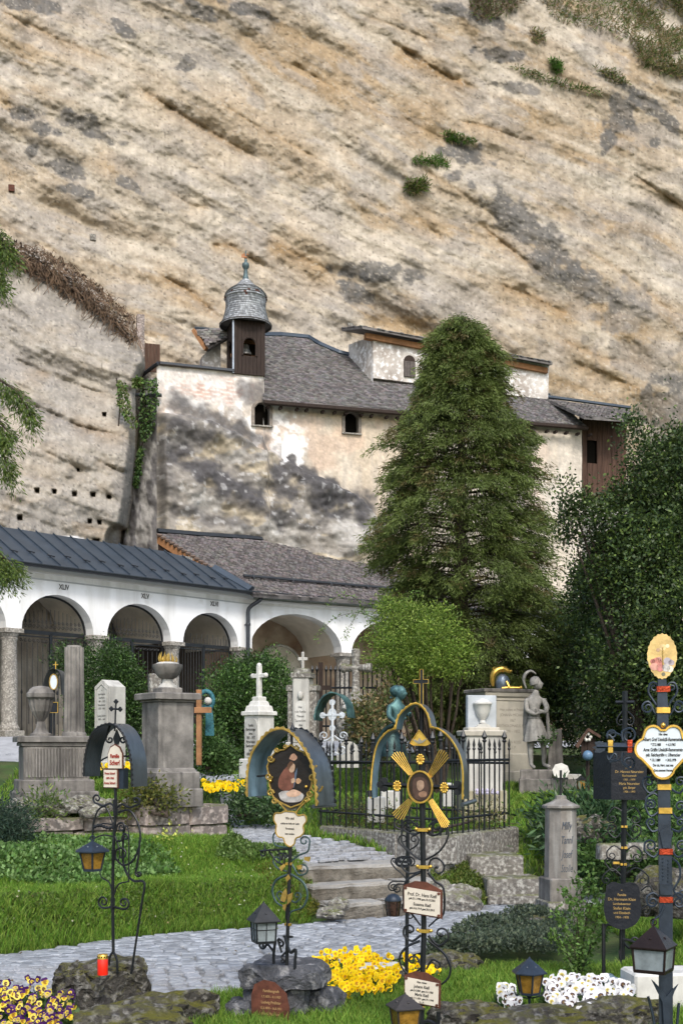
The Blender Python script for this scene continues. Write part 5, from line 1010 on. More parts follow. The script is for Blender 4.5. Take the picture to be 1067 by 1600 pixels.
# ================================================================== GRAVE CROSSES OF WROUGHT IRON
class Cross:
    """local space: x to the right of the face, -y out of the face, z up; positions read off at the cross's own distance"""
    def __init__(s, name, label, cat, px0, py0, D, theta, group=None):
        s.px, s.py, s.D = px0, py0, D; s.c = math.cos(math.radians(theta)); s.root = empty(name, P(px0, py0, D), label, cat, -math.radians(theta), group); s.k = D / F
    def L(s, px, py, y=0.0): return Vector(((px - s.px) * s.k / s.c, y, (s.py - py) * s.k))
    def rod(s, name, pts, r, mt, y=0.0, flat=1.0, n=6, smooth=True, seg=5):
        m = MB(); c = catmull([s.L(a, b, y) for a, b in pts], seg) if smooth else [s.L(a, b, y) for a, b in pts]
        m.tube(c, [r * s.k] * len(c), n, flat=flat); return m.build(name, mt, s.root, smooth=60)
    def scroll(s, path, ctr=None, r=6, turns=1.6, sg=1, w=1.5, mt=None, y=0.0, knob=False):
        pts = list(path)
        if ctr is not None:
            if path: a0 = math.atan2(path[-1][1] - ctr[1], path[-1][0] - ctr[0])
            else: a0 = 0
            n = int(9 * turns)
            for i in range(0 if not path else 1, n + 1):
                q = i / n; rr = r * (1 - .78 * q); a = a0 + sg * q * turns * 2 * math.pi; pts.append((ctr[0] + rr * math.cos(a), ctr[1] + rr * math.sin(a)))
        m = MB(); c = catmull([s.L(a, b, y) for a, b in pts], 3); R = [w * s.k * (1 - .35 * i / len(c)) for i in range(len(c))]; m.tube(c, R, 5, flat=1.15)
        if knob: m.ball(c[-1], w * s.k * 1.9, 6, 4)
        return m.build('scroll', mt or M_iron, s.root, smooth=60)
    def plate(s, name, pts, mt, t=.008, y=-.01, smooth=False, parent=None):
        c = [s.L(a, b) for a, b in pts]
        if smooth: c = catmull(c + [c[0]], 5)[:-1]
        m = MB(); m.prism([(p.x, p.z) for p in c], t, (0, y, 0)); return m.build(name, mt, parent or s.root)
    def rim(s, name, pts, r, mt, y=0.0, smooth=False, parent=None):
        c = [s.L(a, b, y) for a, b in pts]; c = catmull(c + [c[0]], 5) if smooth else c + [c[0]]
        m = MB(); m.tube(c, r * s.k, 6); return m.build(name, mt, parent or s.root, smooth=60)
    def text(s, lines, x, y0, dy, size, mt, y=-.02, tilt=0.0, sx=.8, parent=None, shear=0, bold=0):
        for i, t in enumerate(lines):
            sz = size[i] if hasattr(size, '__len__') else size
            if not t: continue
            p = s.L(x, y0 + dy * i); p.y = y; o = text(parent or s.root, t, p, sz * s.k, mt, ext=.0006, sx=sx, shear=shear, bold=bold * s.k)
    def hood(s, pts, depth, m_in, m_trim, scal, nscal, back_trim=None, thick=.008, m_out=None):
        c = catmull([s.L(a, b, -.06) for a, b in pts], 5); n = len(c); ctr = Vector((sum(p.x for p in c) / n, 0, min(p.z for p in c)))
        def off(p, d):
            v = Vector((p.x - ctr.x, 0, p.z - ctr.z)); v.normalize(); return p + v * d
        for nm, mt, o0, rev in (('hood_lining', m_in, 0, 0), ('hood', m_out or M_hoodgrey, thick, 1)):
            m = MB(); vs = []
            for p in c: q = off(p, o0); vs += [q, q + Vector((0, depth, 0))]
            m.add(vs, [(2 * i, 2 * i + 1, 2 * i + 3, 2 * i + 2) for i in range(n - 1)]); h = m.build(nm, mt, s.root, smooth=60)
        L = [0]
        for i in range(1, n): L.append(L[-1] + (c[i] - c[i - 1]).length)
        m = MB(); m.tube([off(p, thick / 2) for p in c], .006, 5); m.build('hood_edge', m_trim, s.root, smooth=60)
        for k in range(nscal):
            d = L[-1] * (k + .5) / nscal; i = max(j for j in range(n) if L[j] <= d + 1e-9); i = min(i, n - 2); q = c[i].lerp(c[i + 1], (d - L[i]) / max(1e-6, L[i + 1] - L[i])); t = (c[i + 1] - c[i]).normalized(); nn = off(q, 1) - q
            a = q + nn * scal * .2; m = MB(); w_ = L[-1] / nscal * .52
            ring = [(-w_, 0), (-w_ * .8, scal * .6), (0, scal * 1.15), (w_ * .8, scal * .6), (w_, 0)]; m.add([a + t * u + nn * v - Vector((0, .004, 0)) for u, v in ring] + [a + t * u + nn * v + Vector((0, .006, 0)) for u, v in ring], [(0, 1, 2, 3, 4), (9, 8, 7, 6, 5)] + [(j, j + 5, (j + 1) % 5 + 5, (j + 1) % 5) for j in range(5)])
            if back_trim is None or k % 1 == 0: m.build('scallop', m_trim, s.root)
            if back_trim is not None:
                m = MB(); bq = a + Vector((0, depth + .002, 0)); m.add([bq + t * u + nn * v - Vector((0, .003, 0)) for u, v in ring] + [bq + t * u + nn * v + Vector((0, .003, 0)) for u, v in ring], [(0, 1, 2, 3, 4), (9, 8, 7, 6, 5)] + [(j, j + 5, (j + 1) % 5 + 5, (j + 1) % 5) for j in range(5)]); m.build('rear_scallop', back_trim, s.root)
    def band(s, px, py, w, h, mt, d=.022, y=0.0, parent=None):
        m = MB(); p = s.L(px, py); m.box((p.x, y, p.z), (w * s.k, d, h * s.k), ch=.002); b = m.build('band', mt, parent or s.root)
        m = MB(); m.box((p.x, y, p.z + h * s.k * .5), (w * s.k * 1.06, d * 1.06, .003)); m.box((p.x, y, p.z - h * s.k * .5), (w * s.k * 1.06, d * 1.06, .003)); return b
def ell(cx, cy, rx, ry, n=20, a0=0): return [(cx + rx * math.cos(a0 + 2 * math.pi * i / n), cy + ry * math.sin(a0 + 2 * math.pi * i / n)) for i in range(n)]

def lantern(label, px, y_apex, y_eave, y_bot, r_roof, r_top, r_bot, D, glass, sides=4, rot=0.0, ring=True, frame=None, stem=None, group='grave lanterns', flame=False, bars=False, cap_small=False):
    frame = frame or M_ironb; k = D / F; base = P(px, y_bot, D); root = empty('lantern', base, label, 'lantern', rot, group); m = MB(); z0 = (y_bot - y_eave) * k; z1 = (y_bot - y_apex) * k; rr = (sides == 4) and math.sqrt(2) * .86 or 1.06
    m.lathe([(r_roof * k * rr, z0 - .004), (r_roof * k * rr, z0 + .002), (r_roof * k * rr * .52, z0 + (z1 - z0) * .52), (.006, z1), (.004, z1 + .008)], sides, rot=.5); m.build('roof', frame, root)
    for q in range(sides):
        a = 2 * math.pi * (q) / sides; m = MB(); m.lathe([(.007, 0), (.009, .004), (.005, .010)], 6, (math.cos(a) * r_roof * k * .5, math.sin(a) * r_roof * k * .5, z0 + (z1 - z0) * .38)); m.build('vent_cap', frame, root)
    cs = [(math.cos(2 * math.pi * (q + .5) / sides), math.sin(2 * math.pi * (q + .5) / sides)) for q in range(sides)]
    for q in range(sides):
        (a, b), (c, d) = cs[q], cs[(q + 1) % sides]; R0 = r_bot * k * rr; R1 = r_top * k * rr; m = MB(); m.tube([(a * R0, b * R0, 0), (a * R1, b * R1, z0)], .0055, 4); m.build('corner_bar', frame, root)
        m = MB(); i0 = .97; m.add([(a * R0 * i0, b * R0 * i0, .006), (c * R0 * i0, d * R0 * i0, .006), (c * R1 * i0, d * R1 * i0, z0 - .004), (a * R1 * i0, b * R1 * i0, z0 - .004)], [(0, 1, 2, 3)]); pn = m.build('pane', glass, root)
        if bars:
            m = MB(); me_ = (((a + c) / 2 * R0), ((b + d) / 2 * R0)); m1 = (((a + c) / 2 * R1), ((b + d) / 2 * R1)); m.tube([(me_[0], me_[1], 0), (m1[0], m1[1], z0)], .003, 4); m.tube([(a * (R0 + R1) / 2, b * (R0 + R1) / 2, z0 * .6), (c * (R0 + R1) / 2, d * (R0 + R1) / 2, z0 * .6)], .003, 4); m.build('glazing_bar', frame, pn)
    m = MB(); m.lathe([(r_bot * k * rr * 1.04, -.006), (r_bot * k * rr * 1.06, .008), (r_bot * k * rr * .9, .010)], sides, rot=.5); m.build('base', frame, root)
    m = MB(); m.lathe([(r_top * k * rr * 1.04, z0 - .010), (r_top * k * rr * 1.05, z0 - .001)], sides, rot=.5); m.build('collar', frame, root)
    if flame:
        m = MB(); m.lathe([(.002, .0), (.006, .006), (.002, .02)], 6, (0, -r_bot * k * .80, z0 * .52)); m.build('flame', mat('flame', (1, .5, .1), emit=((1, .35, .05), 6), bump=0, var=0), root)
    if ring:
        m = MB(); m.tube([(.014 * math.cos(t), 0, z1 + .018 + .014 * math.sin(t)) for t in [i * math.pi / 5 for i in range(11)]], .003, 4); m.build('ring', frame, root)
    if stem:
        m = MB(); m.tube([(0, 0, 0), (0, 0, -stem * k)], .008, 6); m.lathe([(.035, -stem * k), (.03, -stem * k + .012), (.01, -stem * k + .02)], 8); m.lathe([(.008, -.03), (.022, -.012), (r_bot * k * .9, 0)], 8); m.build('stem', frame, root)
        for q in range(2):
            sg_ = (-1, 1)[q]; m = MB(); m.tube(catmull([(sg_ * .01, 0, -.03), (sg_ * r_bot * k * 1.4, 0, -.01), (sg_ * r_top * k * 1.15, 0, .04)], 4), .004, 4); m.build('stem_arm', frame, root)
    return root

# ---- left cross with the grey hood
A = Cross('iron_grave_cross', 'black wrought iron grave cross with scalloped grey hood and two small red lettered plates', 'grave cross', 178, 1520, 7.3, 25)
A.rod('shaft', [(177, 1488), (176, 1410), (177, 1335), (181, 1262), (180, 1225)], 2.7, M_iron); A.rod('shaft_blade', [(176, 1422), (176, 1404)], 4.6, M_iron, flat=.6); A.rod('shaft_blade', [(178, 1345), (178, 1328)], 5.2, M_iron, flat=.6); A.rod('shaft_blade', [(181, 1275), (180, 1250)], 5, M_iron, flat=.6)
A.rod('foot', [(177, 1488), (171, 1497), (168, 1521)], 2.0, M_iron); A.rod('foot', [(177, 1488), (183, 1500), (184, 1521)], 2.0, M_iron)
A.rod('side_strut', [(192, 1290), (190, 1340), (196, 1364), (208, 1376), (226, 1378), (222, 1410), (204, 1521)], 2.0, M_iron, y=.02)
for a in [([(181, 1264), (172, 1256), (160, 1260), (150, 1257)], (149, 1249), 8, 1.3, 1), ([(182, 1264), (192, 1257), (204, 1262), (213, 1259)], (216, 1251), 7, 1.3, -1), ([(186, 1270), (204, 1266), (218, 1284), (223, 1310), (213, 1341), (196, 1352)], (191, 1335), 14, 1.3, 1),
          ([(222, 1312), (220, 1335), (217, 1352), (215, 1362)], (220, 1364), 5, 1.3, -1), ([(180, 1300), (184, 1290)], (191, 1293), 7.5, 1.5, 1), ([(182, 1315), (190, 1314)], (198, 1308), 6, 1.3, 1), ([(174, 1418), (164, 1420)], (160, 1411), 10, 1.5, 1), ([(178, 1418), (190, 1420)], (195, 1411), 10, 1.5, -1),
          ([(172, 1132), (165, 1152)], (171, 1156), 6, 1.2, -1), ([(188, 1132), (200, 1152)], (193, 1156), 6, 1.2, 1)]: A.scroll(*a, w=1.7)
A.scroll([(141, 1318), (142, 1292), (150, 1268), (164, 1262), (175, 1284), (178, 1300)], w=1.7); A.scroll([(176, 1398), (170, 1380), (156, 1372), (154, 1358)], w=1.3); A.scroll([(178, 1398), (186, 1382), (204, 1377)], w=1.4); A.scroll([(203, 1376), (203, 1300), (196, 1290)], w=1.2); A.scroll([(178, 1303), (188, 1330), (186, 1345)], w=1.3)
A.scroll([(170, 1182), (155, 1190), (158, 1202)], w=1.3); A.scroll([(192, 1182), (212, 1184), (214, 1198)], w=1.3)
for i in range(7):
    m = MB(); p = A.L(146 + i * 5, 1293 - 2 * math.sin(i)); m.ball(p, 3.2 * A.k, 6, 4); m.build('iron_flower', M_iron, A.root)
A.scroll([(143, 1296), (160, 1288), (178, 1290)], w=1.2)
A.hood([(137, 1214), (139, 1185), (145, 1160), (156, 1142), (172, 1134), (186, 1134), (200, 1145), (210, 1165), (216, 1192), (217, 1229)], .16, mat('dark_hood_inside', (.045, .055, .065), rough=.45, metal=.4), M_iron, .010, 30)
A.rod('top_cross', [(183, 1143), (184, 1118), (185, 1097)], 1.5, M_iron, y=-.02); A.rod('top_cross_arm', [(177, 1108), (192, 1109)], 1.5, M_iron, y=-.02)
for x_, y_ in ((177, 1108), (192, 1109), (185, 1097)):
    m = MB(); m.box(A.L(x_, y_, -.02), (.022, .012, .022), ry=.78); m.build('cross_tip', M_iron, A.root)
A.plate('spear_leaf', [(184, 1140), (178, 1154), (181, 1164), (187, 1164), (190, 1154)], M_iron)
A.plate('plate_backing', [(169.5, 1202), (169.5, 1178), (174, 1167), (182, 1162.5), (190, 1167), (195.5, 1178), (195.5, 1202)], M_rust, y=-.012); A.plate('name_plate', [(171, 1201), (171, 1179), (175, 1169), (182, 1165), (189, 1169), (194, 1179), (194, 1201)], M_enamel, y=-.018)
A.text(['Familie', 'Scherl'], 182.5, 1182, 10.5, [8.5, 10.5], M_inkred, y=-.0205, sx=.72, shear=.1, bold=.25)
A.plate('plaque_box', [(162, 1232), (162, 1201), (195, 1201), (195, 1233)], M_ironb, t=.05, y=-.004); A.plate('plate_backing', [(162, 1232), (162, 1202), (187, 1202), (187, 1232)], M_rust, y=-.012); A.plate('name_plate', [(163.5, 1230.5), (163.5, 1203.5), (185.5, 1203.5), (185.5, 1230.5)], M_enamel, y=-.018)
A.text(['Franz Scherl', '1899-1968', 'Anna Scherl'], 174.5, 1209, 7.5, [5, 4.4, 5.6], M_inkred, y=-.0205, sx=.8, bold=.1)
A.rod('lantern_bracket', [(178, 1308), (160, 1306), (143, 1312)], 1.2, M_iron)
lantern('hanging amber glass lantern on the left cross with a broad flat hexagonal roof', 144.5, 1315, 1330, 1360, 28, 21, 14, 7.15, M_glassamber, 6, .2)
# its rough stone base and candle
stone('cross_base_stone', P(160, 1556, 7.45), (.52, .40, .40), .5, M_moss, None, .07, 16, 3, ch=.05); tag(bpy.data.objects['cross_base_stone'], 'mossy grey tuff block carrying the left cross and the red candle', 'stone')
cb = P(160.5, 1524, 7.05); ca = empty('grave_candle', cb, 'red plastic grave candle with gold lid on the tuff block', 'candle'); k_ = 7.05 / F
m = MB(); m.lathe([(8 * k_, 0), (8.3 * k_, .004), (8.3 * k_, 24 * k_), (7.6 * k_, 25.5 * k_)], 18); m.build('candle_body', M_red, ca, smooth=50)
m = MB(); m.lathe([(8.1 * k_, 25 * k_), (8.1 * k_, 31 * k_), (7.4 * k_, 32 * k_), (2 * k_, 32.4 * k_)], 18); m.build('lid', M_gold, ca, smooth=40)
for q in range(7):
    a = -math.pi + q * math.pi / 6; m = MB(); m.ball((math.cos(a) * 8.05 * k_, math.sin(a) * 8.05 * k_, 28.5 * k_), 1.2 * k_, 5, 4); m.build('vent_hole', M_black, ca)

# ---- gilded hood cross with painted panel
B = Cross('iron_grave_cross', 'iron grave cross with gold scalloped hood over an oval painting of mother and child', 'grave cross', 447, 1512, 7.5, 27)
B.hood([(393, 1246), (393, 1212), (398, 1185), (408, 1166), (427, 1146), (449, 1141), (468, 1153), (487, 1180), (497, 1209), (501, 1258)], .235, M_hoodblue, M_goldpaint, .016, 27, back_trim=M_iron)
B.rod('hood_foot', [(390, 1246), (402, 1248)], 1.4, M_hoodgrey, y=.05); 
m = MB(); m.tube([B.L(497, 1259, -.06), B.L(503, 1259, .18)], .012, 6); m.build('hood_roll', M_hoodgrey, B.root)
m = MB(); p = B.L(455, 1143, .02); m.lathe([(.004, -.01), (.016, .0), (.018, .014), (.010, .028), (.002, .05)], 8, p); m.build('bud_finial', M_iron, B.root, smooth=60)
B.rod('hood_tie', [(400, 1214), (420, 1212)], 1.6, M_iron); B.rod('hood_tie', [(490, 1214), (499, 1214)], 1.6, M_iron); B.rod('hood_tie', [(456, 1146), (456, 1166)], 2.2, M_iron)
pan = [(456, 1164), (446, 1172), (434, 1173), (424, 1184), (418, 1198), (421, 1212), (422, 1228), (428, 1246), (438, 1254), (456, 1262), (472, 1256), (484, 1242), (489, 1226), (492, 1204), (487, 1188), (477, 1176), (466, 1172)]
B.plate('panel', pan, mat('dark_painted_ground', (.020, .016, .014), rough=.4, var=.3), y=-.008); B.rim('frame', pan, 1.5, M_goldpaint, y=-.012)
for (x_, y_, rx, ry, sg_) in [(424, 1186, 6, 8, 1), (434, 1172, 5, 4, 1), (448, 1168, 5, 4, -1), (466, 1168, 5, 4, 1), (480, 1178, 5, 5, -1), (491, 1196, 4, 8, 1), (491, 1216, 4, 9, -1), (486, 1240, 5, 7, 1), (424, 1240, 6, 8, -1), (421, 1214, 4, 8, 1), (430, 1252, 6, 5, 1), (482, 1250, 6, 5, -1), (496, 1228, 4, 14, 1)]:
    B.scroll([], (x_, y_), max(rx, ry) * .75, 1.2, sg_, 1.5, M_goldpaint, y=-.016)
for x_, y_ in ((424, 1221), (481, 1229)):
    m = MB(); m.ball(B.L(x_, y_, -.018), 2.6 * B.k, 8, 5); m.build('gilt_knob', M_gold, B.root, smooth=60)
def paint(c, pts, col, nm='painted_figure', y=-.0085, parent=None, i=[0]):
    i[0] += 1; return c.plate(nm, pts, mat('paint_%02x%02x%02x' % tuple(int(min(.99, v) * 255) for v in col), col, rough=.5, var=.35, scale=30, bump=.05), t=.0006, y=y, smooth=True, parent=parent)
paint(B, [(452, 1196), (444, 1204), (437, 1216), (436, 1230), (444, 1236), (455, 1234), (462, 1226), (460, 1206)], (.16, .065, .045)); paint(B, [(458, 1192), (452, 1197), (455, 1207), (461, 1205), (462, 1196)], (.42, .28, .19), y=-.0092)
paint(B, [(455, 1190), (450, 1197), (452, 1204), (455, 1199), (460, 1192)], (.12, .06, .035), y=-.0096); paint(B, [(436, 1240), (446, 1236), (470, 1238), (476, 1244), (470, 1252), (452, 1254), (440, 1250)], (.40, .38, .37)); paint(B, [(448, 1240), (458, 1234), (468, 1236), (472, 1240), (464, 1245), (452, 1245)], (.55, .36, .26), y=-.0092)
paint(B, [(464, 1218), (468, 1216), (472, 1220), (468, 1225), (464, 1223)], (.42, .25, .14), y=-.0092); paint(B, [(453, 1186), (456, 1180), (461, 1178), (466, 1184), (461, 1189)], (.38, .22, .15), y=-.0092); paint(B, [(462, 1208), (466, 1200), (464, 1216), (460, 1232)], (.08, .11, .16), y=-.0093); paint(B, [(456, 1218), (461, 1216), (462, 1222), (457, 1224)], (.42, .28, .19), y=-.0097)
B.plate('funnel', [(440, 1253), (470, 1255), (463, 1266), (448, 1266)], mat('grey_green_enamel', (.12, .12, .10), var=.4, scale=20), y=-.004); B.rod('funnel_edge', [(432, 1250), (444, 1262), (449, 1268)], 1.6, M_goldpaint, y=-.01); B.rod('funnel_edge', [(480, 1252), (470, 1262), (464, 1270)], 1.6, M_goldpaint, y=-.01)
car = [(446, 1268), (440, 1271), (431, 1272), (429, 1282), (433, 1290), (432, 1300), (436, 1308), (444, 1310), (447, 1318), (455, 1323), (462, 1318), (464, 1310), (472, 1306), (477, 1299), (476, 1290), (481, 1282), (478, 1273), (468, 1274), (462, 1269)]
B.plate('name_plate', car, M_enamel, y=-.014, smooth=True); B.rim('plate_edge', car, 1.3, M_goldpaint, y=-.014, smooth=True)
B.text(['Wir sind', 'welche im Heile wir Liebe', 'Vereinend.', 'kein Anders.'], 455, 1279, 8, [6, 4.4, 5, 4.6], M_ink, y=-.0155, sx=.72)
B.rod('shaft', [(454, 1324), (452, 1380), (450, 1440), (448, 1512)], 3.3, M_iron); B.rod('shaft_leaf', [(450, 1418), (449, 1436)], 5.5, M_iron, flat=.5); B.band(452, 1350, 11, 4, M_gold); B.band(450, 1445, 11, 4, M_gold); B.band(451, 1403, 12, 4, M_gold)
B.rod('candle_arm', [(454, 1327), (430, 1329), (406, 1332)], 1.6, M_iron, y=-.01); m = MB(); m.lathe([(.018, 0), (.006, .01), (.004, .02), (.001, .05)], 8, B.L(414, 1331, -.01)); m.build('candle_spike', M_iron, B.root); B.scroll([(412, 1330)], (409, 1336), 5, 1.2, 1, 1.4); B.scroll([(420, 1331), (430, 1345), (442, 1352)], (438, 1340), 8, 1.3, -1, 1.3); B.scroll([(434, 1330), (440, 1345)], (446, 1338), 5, 1.3, 1, 1.3)
teal = mat('green_grey_iron', (.05, .085, .085), rough=.5, metal=.4, var=.4, scale=20)
for a in [([(455, 1346), (468, 1336), (481, 1330), (484, 1318)], (476, 1314), 9, 1.2, -1), ([(450, 1325), (430, 1322), (426, 1312)], (434, 1306), 8, .7, 1), ([(456, 1350), (466, 1366)], (473, 1357), 10, 1.4, -1), ([(448, 1362), (434, 1358), (427, 1350)], (433, 1346), 7, 1.2, 1), ([(446, 1408), (440, 1410)], (438, 1399), 7, 1.2, 1), ([(456, 1408), (462, 1410)], (465, 1399), 7, 1.2, -1)]: B.scroll(*a, w=1.4, mt=teal)
B.scroll([(452, 1366), (432, 1376), (425, 1393), (431, 1411), (444, 1419), (449, 1430)], w=1.9, mt=teal); B.scroll([(454, 1366), (474, 1378), (481, 1398), (473, 1417), (456, 1424), (451, 1434)], w=1.9, mt=teal)
for q in [[(443, 1396), (449, 1388), (451, 1400), (447, 1410), (440, 1408)], [(452, 1398), (460, 1394), (457, 1408), (451, 1414)], [(444, 1414), (450, 1412), (448, 1424), (444, 1420)], [(438, 1356), (446, 1350), (448, 1354), (442, 1362)], [(478, 1338), (488, 1337), (486, 1345), (478, 1343)], [(448, 1372), (453, 1366), (456, 1372), (451, 1378)], [(466, 1352), (474, 1350), (474, 1357), (468, 1358)]]: B.plate('gilt_leaf', q, M_goldpaint, t=.006, y=-.02)
B.rod('foot', [(431, 1507), (431, 1490), (434, 1470)], 2.6, M_iron, y=-.03); B.rod('foot', [(465, 1521), (465, 1500), (466, 1482), (458, 1487), (452, 1474), (449, 1462)], 2.6, M_iron, y=-.03); B.scroll([(440, 1490), (434, 1470)], (438, 1476), 6, 1.2, 1, 1.8); B.scroll([(448, 1487), (440, 1496)], (441, 1503), 4, 1.2, 1, 1.6); B.band(450, 1464, 16, 3, M_iron); B.rod('lantern_arm', [(430, 1487), (420, 1476), (412, 1474)], 2, M_iron, y=-.03); B.scroll([(418, 1476)], (408, 1481), 6, 1.3, 1, 2)
lantern('small clear glass lantern with steep pointed roof on an arm above the tuff plinth', 412, 1411, 1439, 1472, 25, 19, 17, 7.35, M_glassgrey, 4, .35, ring=False, frame=M_iron, bars=True)
tuff = empty('tuff_plinth', P(448, 1600, 7.6), 'dark rugged tuff stone plinth with a brown inscription plate under the painted cross', 'plinth', -.35)
def tuffblock(px, py, D, d, sd, rz=0, mt=M_tuff, j=.055, ch=.04, sub=14):
    m = MB(); m.box((0, 0, 0), d, ch=ch); me = m.mesh('rough_block', mt); jitter(me, j, sd, 6, sub); p = P(px, py, D) - tuff.location; p = Matrix.Rotation(.35, 3, 'Z') @ p; link('rough_block', me, tuff, p, (0, 0, rz))
tuffblock(448, 1522, 7.62, (.52, .40, .13), 1, .1); tuffblock(440, 1580, 7.65, (.40, .36, .42), 2, .1); tuffblock(500, 1590, 7.7, (.24, .34, .36), 3, -.2); tuffblock(375, 1592, 7.6, (.18, .30, .26), 4, .2); tuffblock(535, 1612, 7.75, (.22, .28, .22), 6, .3); tuffblock(470, 1612, 7.35, (.16, .2, .14), 7, .3); tuffblock(455, 1650, 7.6, (.75, .5, .3), 9, .0)
B2 = Cross('x', None, None, 448, 1600, 7.33, 20); B2.root.parent = None
pl_ = [(393, 1610), (392, 1560), (397, 1542), (412, 1534), (430, 1537), (448, 1553), (453, 1575), (450, 1615)]
def moved(o):
    mw = Matrix.Translation(tuff.location) @ Matrix.Rotation(-.35, 4, 'Z'); o.parent = tuff
    w_ = Matrix.Translation(B2.root.location) @ Matrix.Rotation(-math.radians(20), 4, 'Z') @ Matrix.LocRotScale(o.location, o.rotation_euler, o.scale); o.matrix_basis = mw.inverted() @ w_
n0 = len(COL.objects); B2.plate('inscription_plate', pl_, M_rust, y=-.01); B2.text(['Familiengruft', '1.7.1875 - 4.1.1957', 'Ludwig Prüfster', '12.3.1878 - 16.8.1951', 'Maria Pruefster', '5.1.1883 - 5.2.1961'], 424, 1551, 9, [6.2, 5, 6.2, 5, 6.2, 5], mat('faded_gold_letters', (.35, .22, .10), rough=.6, var=.2), y=-.0115, tilt=0, sx=.85, bold=.1)
for o in [x for x in COL.objects if x.parent == B2.root]: moved(o)
bpy.data.objects.remove(B2.root)

# ---- central cross with trefoil hood and gilt rays
Cc = Cross('iron_grave_cross', 'tall black grave cross with trefoil gold edged hood, gilt sunrays and an oval portrait', 'grave cross', 657, 1640, 6.9, 20)
Cc.hood([(586, 1248), (587, 1208), (594, 1168), (608, 1147), (624, 1139.5)], .12, M_hoodblue, M_gold, .010, 14); Cc.hood([(624, 1139.5), (629, 1120), (641, 1107), (652, 1101.5), (662, 1105), (671, 1118), (675.5, 1138)], .12, M_hoodblue, M_gold, .010, 12); Cc.hood([(675.5, 1138), (690, 1142), (706, 1156), (719, 1180), (724, 1208), (723, 1248)], .12, M_hoodblue, M_gold, .010, 14)
m = MB(); m.tube([Cc.L(725, 1256, -.08), Cc.L(731, 1252, .12)], .013, 8); m.build('hood_roll', M_hoodgrey, Cc.root, smooth=60); m = MB(); m.tube([Cc.L(583, 1236, -.06), Cc.L(584, 1246, -.06)], .015, 8); m.build('hood_roll', M_iron, Cc.root)
m = MB(); m.box((0, 0, .36), (.031, .022, .72)); a_ = Cc.L(657, 1120); b_ = Cc.L(661, 1440); 
Cc.rod('shaft', [(657, 1640), (662, 1460), (661, 1350), (659, 1250), (657, 1145)], 4.4, M_iron, n=4, smooth=False); Cc.rod('crossbar', [(600, 1227), (713, 1231)], 3.6, M_iron, n=4, smooth=False); Cc.rod('hood_post', [(657, 1145), (657, 1104)], 3.4, M_iron, smooth=False, y=.02); Cc.rod('hood_tie', [(590, 1226), (612, 1227)], 1.6, M_iron, y=.02)
for (x_, y_) in ((601, 1227), (713, 1231)):
    for dx, dy in ((0, -6), (0, 6), (-6 if x_ < 650 else 6, 0)): Cc.plate('trefoil_lobe', ell(x_ + dx, y_ + dy, 5.6, 5.6, 12), M_iron, t=.010, y=-.006)
tc_ = [(655, 1106), (655, 1068), (645, 1068), (645, 1062), (655, 1062), (655, 1046), (660, 1046), (660, 1062), (668, 1062), (668, 1068), (660, 1068), (660, 1106)]; Cc.plate('top_cross', tc_, M_iron, t=.012, y=.015); Cc.rim('top_cross_edge', tc_, .7, M_gold, y=.012)
tri = [(657, 1141), (643, 1162), (648, 1165), (667, 1165.5), (674, 1163)]; Cc.plate('triangle', tri, M_gold, t=.006, y=-.025); Cc.rim('triangle_edge', tri, .9, M_gold, y=-.027); Cc.plate('dove', [(647, 1155), (655, 1158), (657, 1153), (661, 1158), (670, 1154), (663, 1161), (657, 1163), (651, 1160)], mat('dull_silver', (.35, .32, .25), metal=.5, rough=.5), t=.003, y=-.030)
Cc.plate('portrait', ell(658.5, 1230, 17.5, 23.5, 28), mat('dark_portrait_ground', (.028, .018, .013), rough=.35, var=.3), t=.012, y=-.03); Cc.rim('portrait_frame', ell(658.5, 1230, 18.5, 24.5, 28), 1.9, M_gold, y=-.03)
y0_ = -.0305
paint(Cc, [(658, 1214), (649, 1218), (647, 1232), (650, 1246), (660, 1250), (669, 1244), (671, 1230), (667, 1218)], (.07, .04, .03), 'portrait_figure', y=-.0307); paint(Cc, [(659, 1219), (654, 1222), (654, 1231), (658, 1236), (664, 1231), (664, 1222)], (.30, .20, .14), 'portrait_figure', y=-.0313); paint(Cc, [(663, 1236), (656, 1240), (660, 1246), (668, 1244), (668, 1238)], (.24, .14, .09), 'portrait_figure', y=-.0313)
for (x_, y_) in ((658.5, 1187), (623, 1229), (694.5, 1231)):
    ro = Cc.plate('rosette', ell(x_, y_, 4, 5.5, 12), M_gold, t=.016, y=-.03)
    for q in range(10):
        a = 2 * math.pi * q / 10; m = MB(); m.ball(Cc.L(x_ + 5 * math.cos(a), y_ + 7 * math.sin(a), -.026), 2.3 * Cc.k, 6, 4); m.build('petal', M_gold, ro, smooth=60)
    m = MB(); m.ball(Cc.L(x_, y_, -.038), 2.2 * Cc.k, 6, 4); m.build('petal', M_gold, ro)
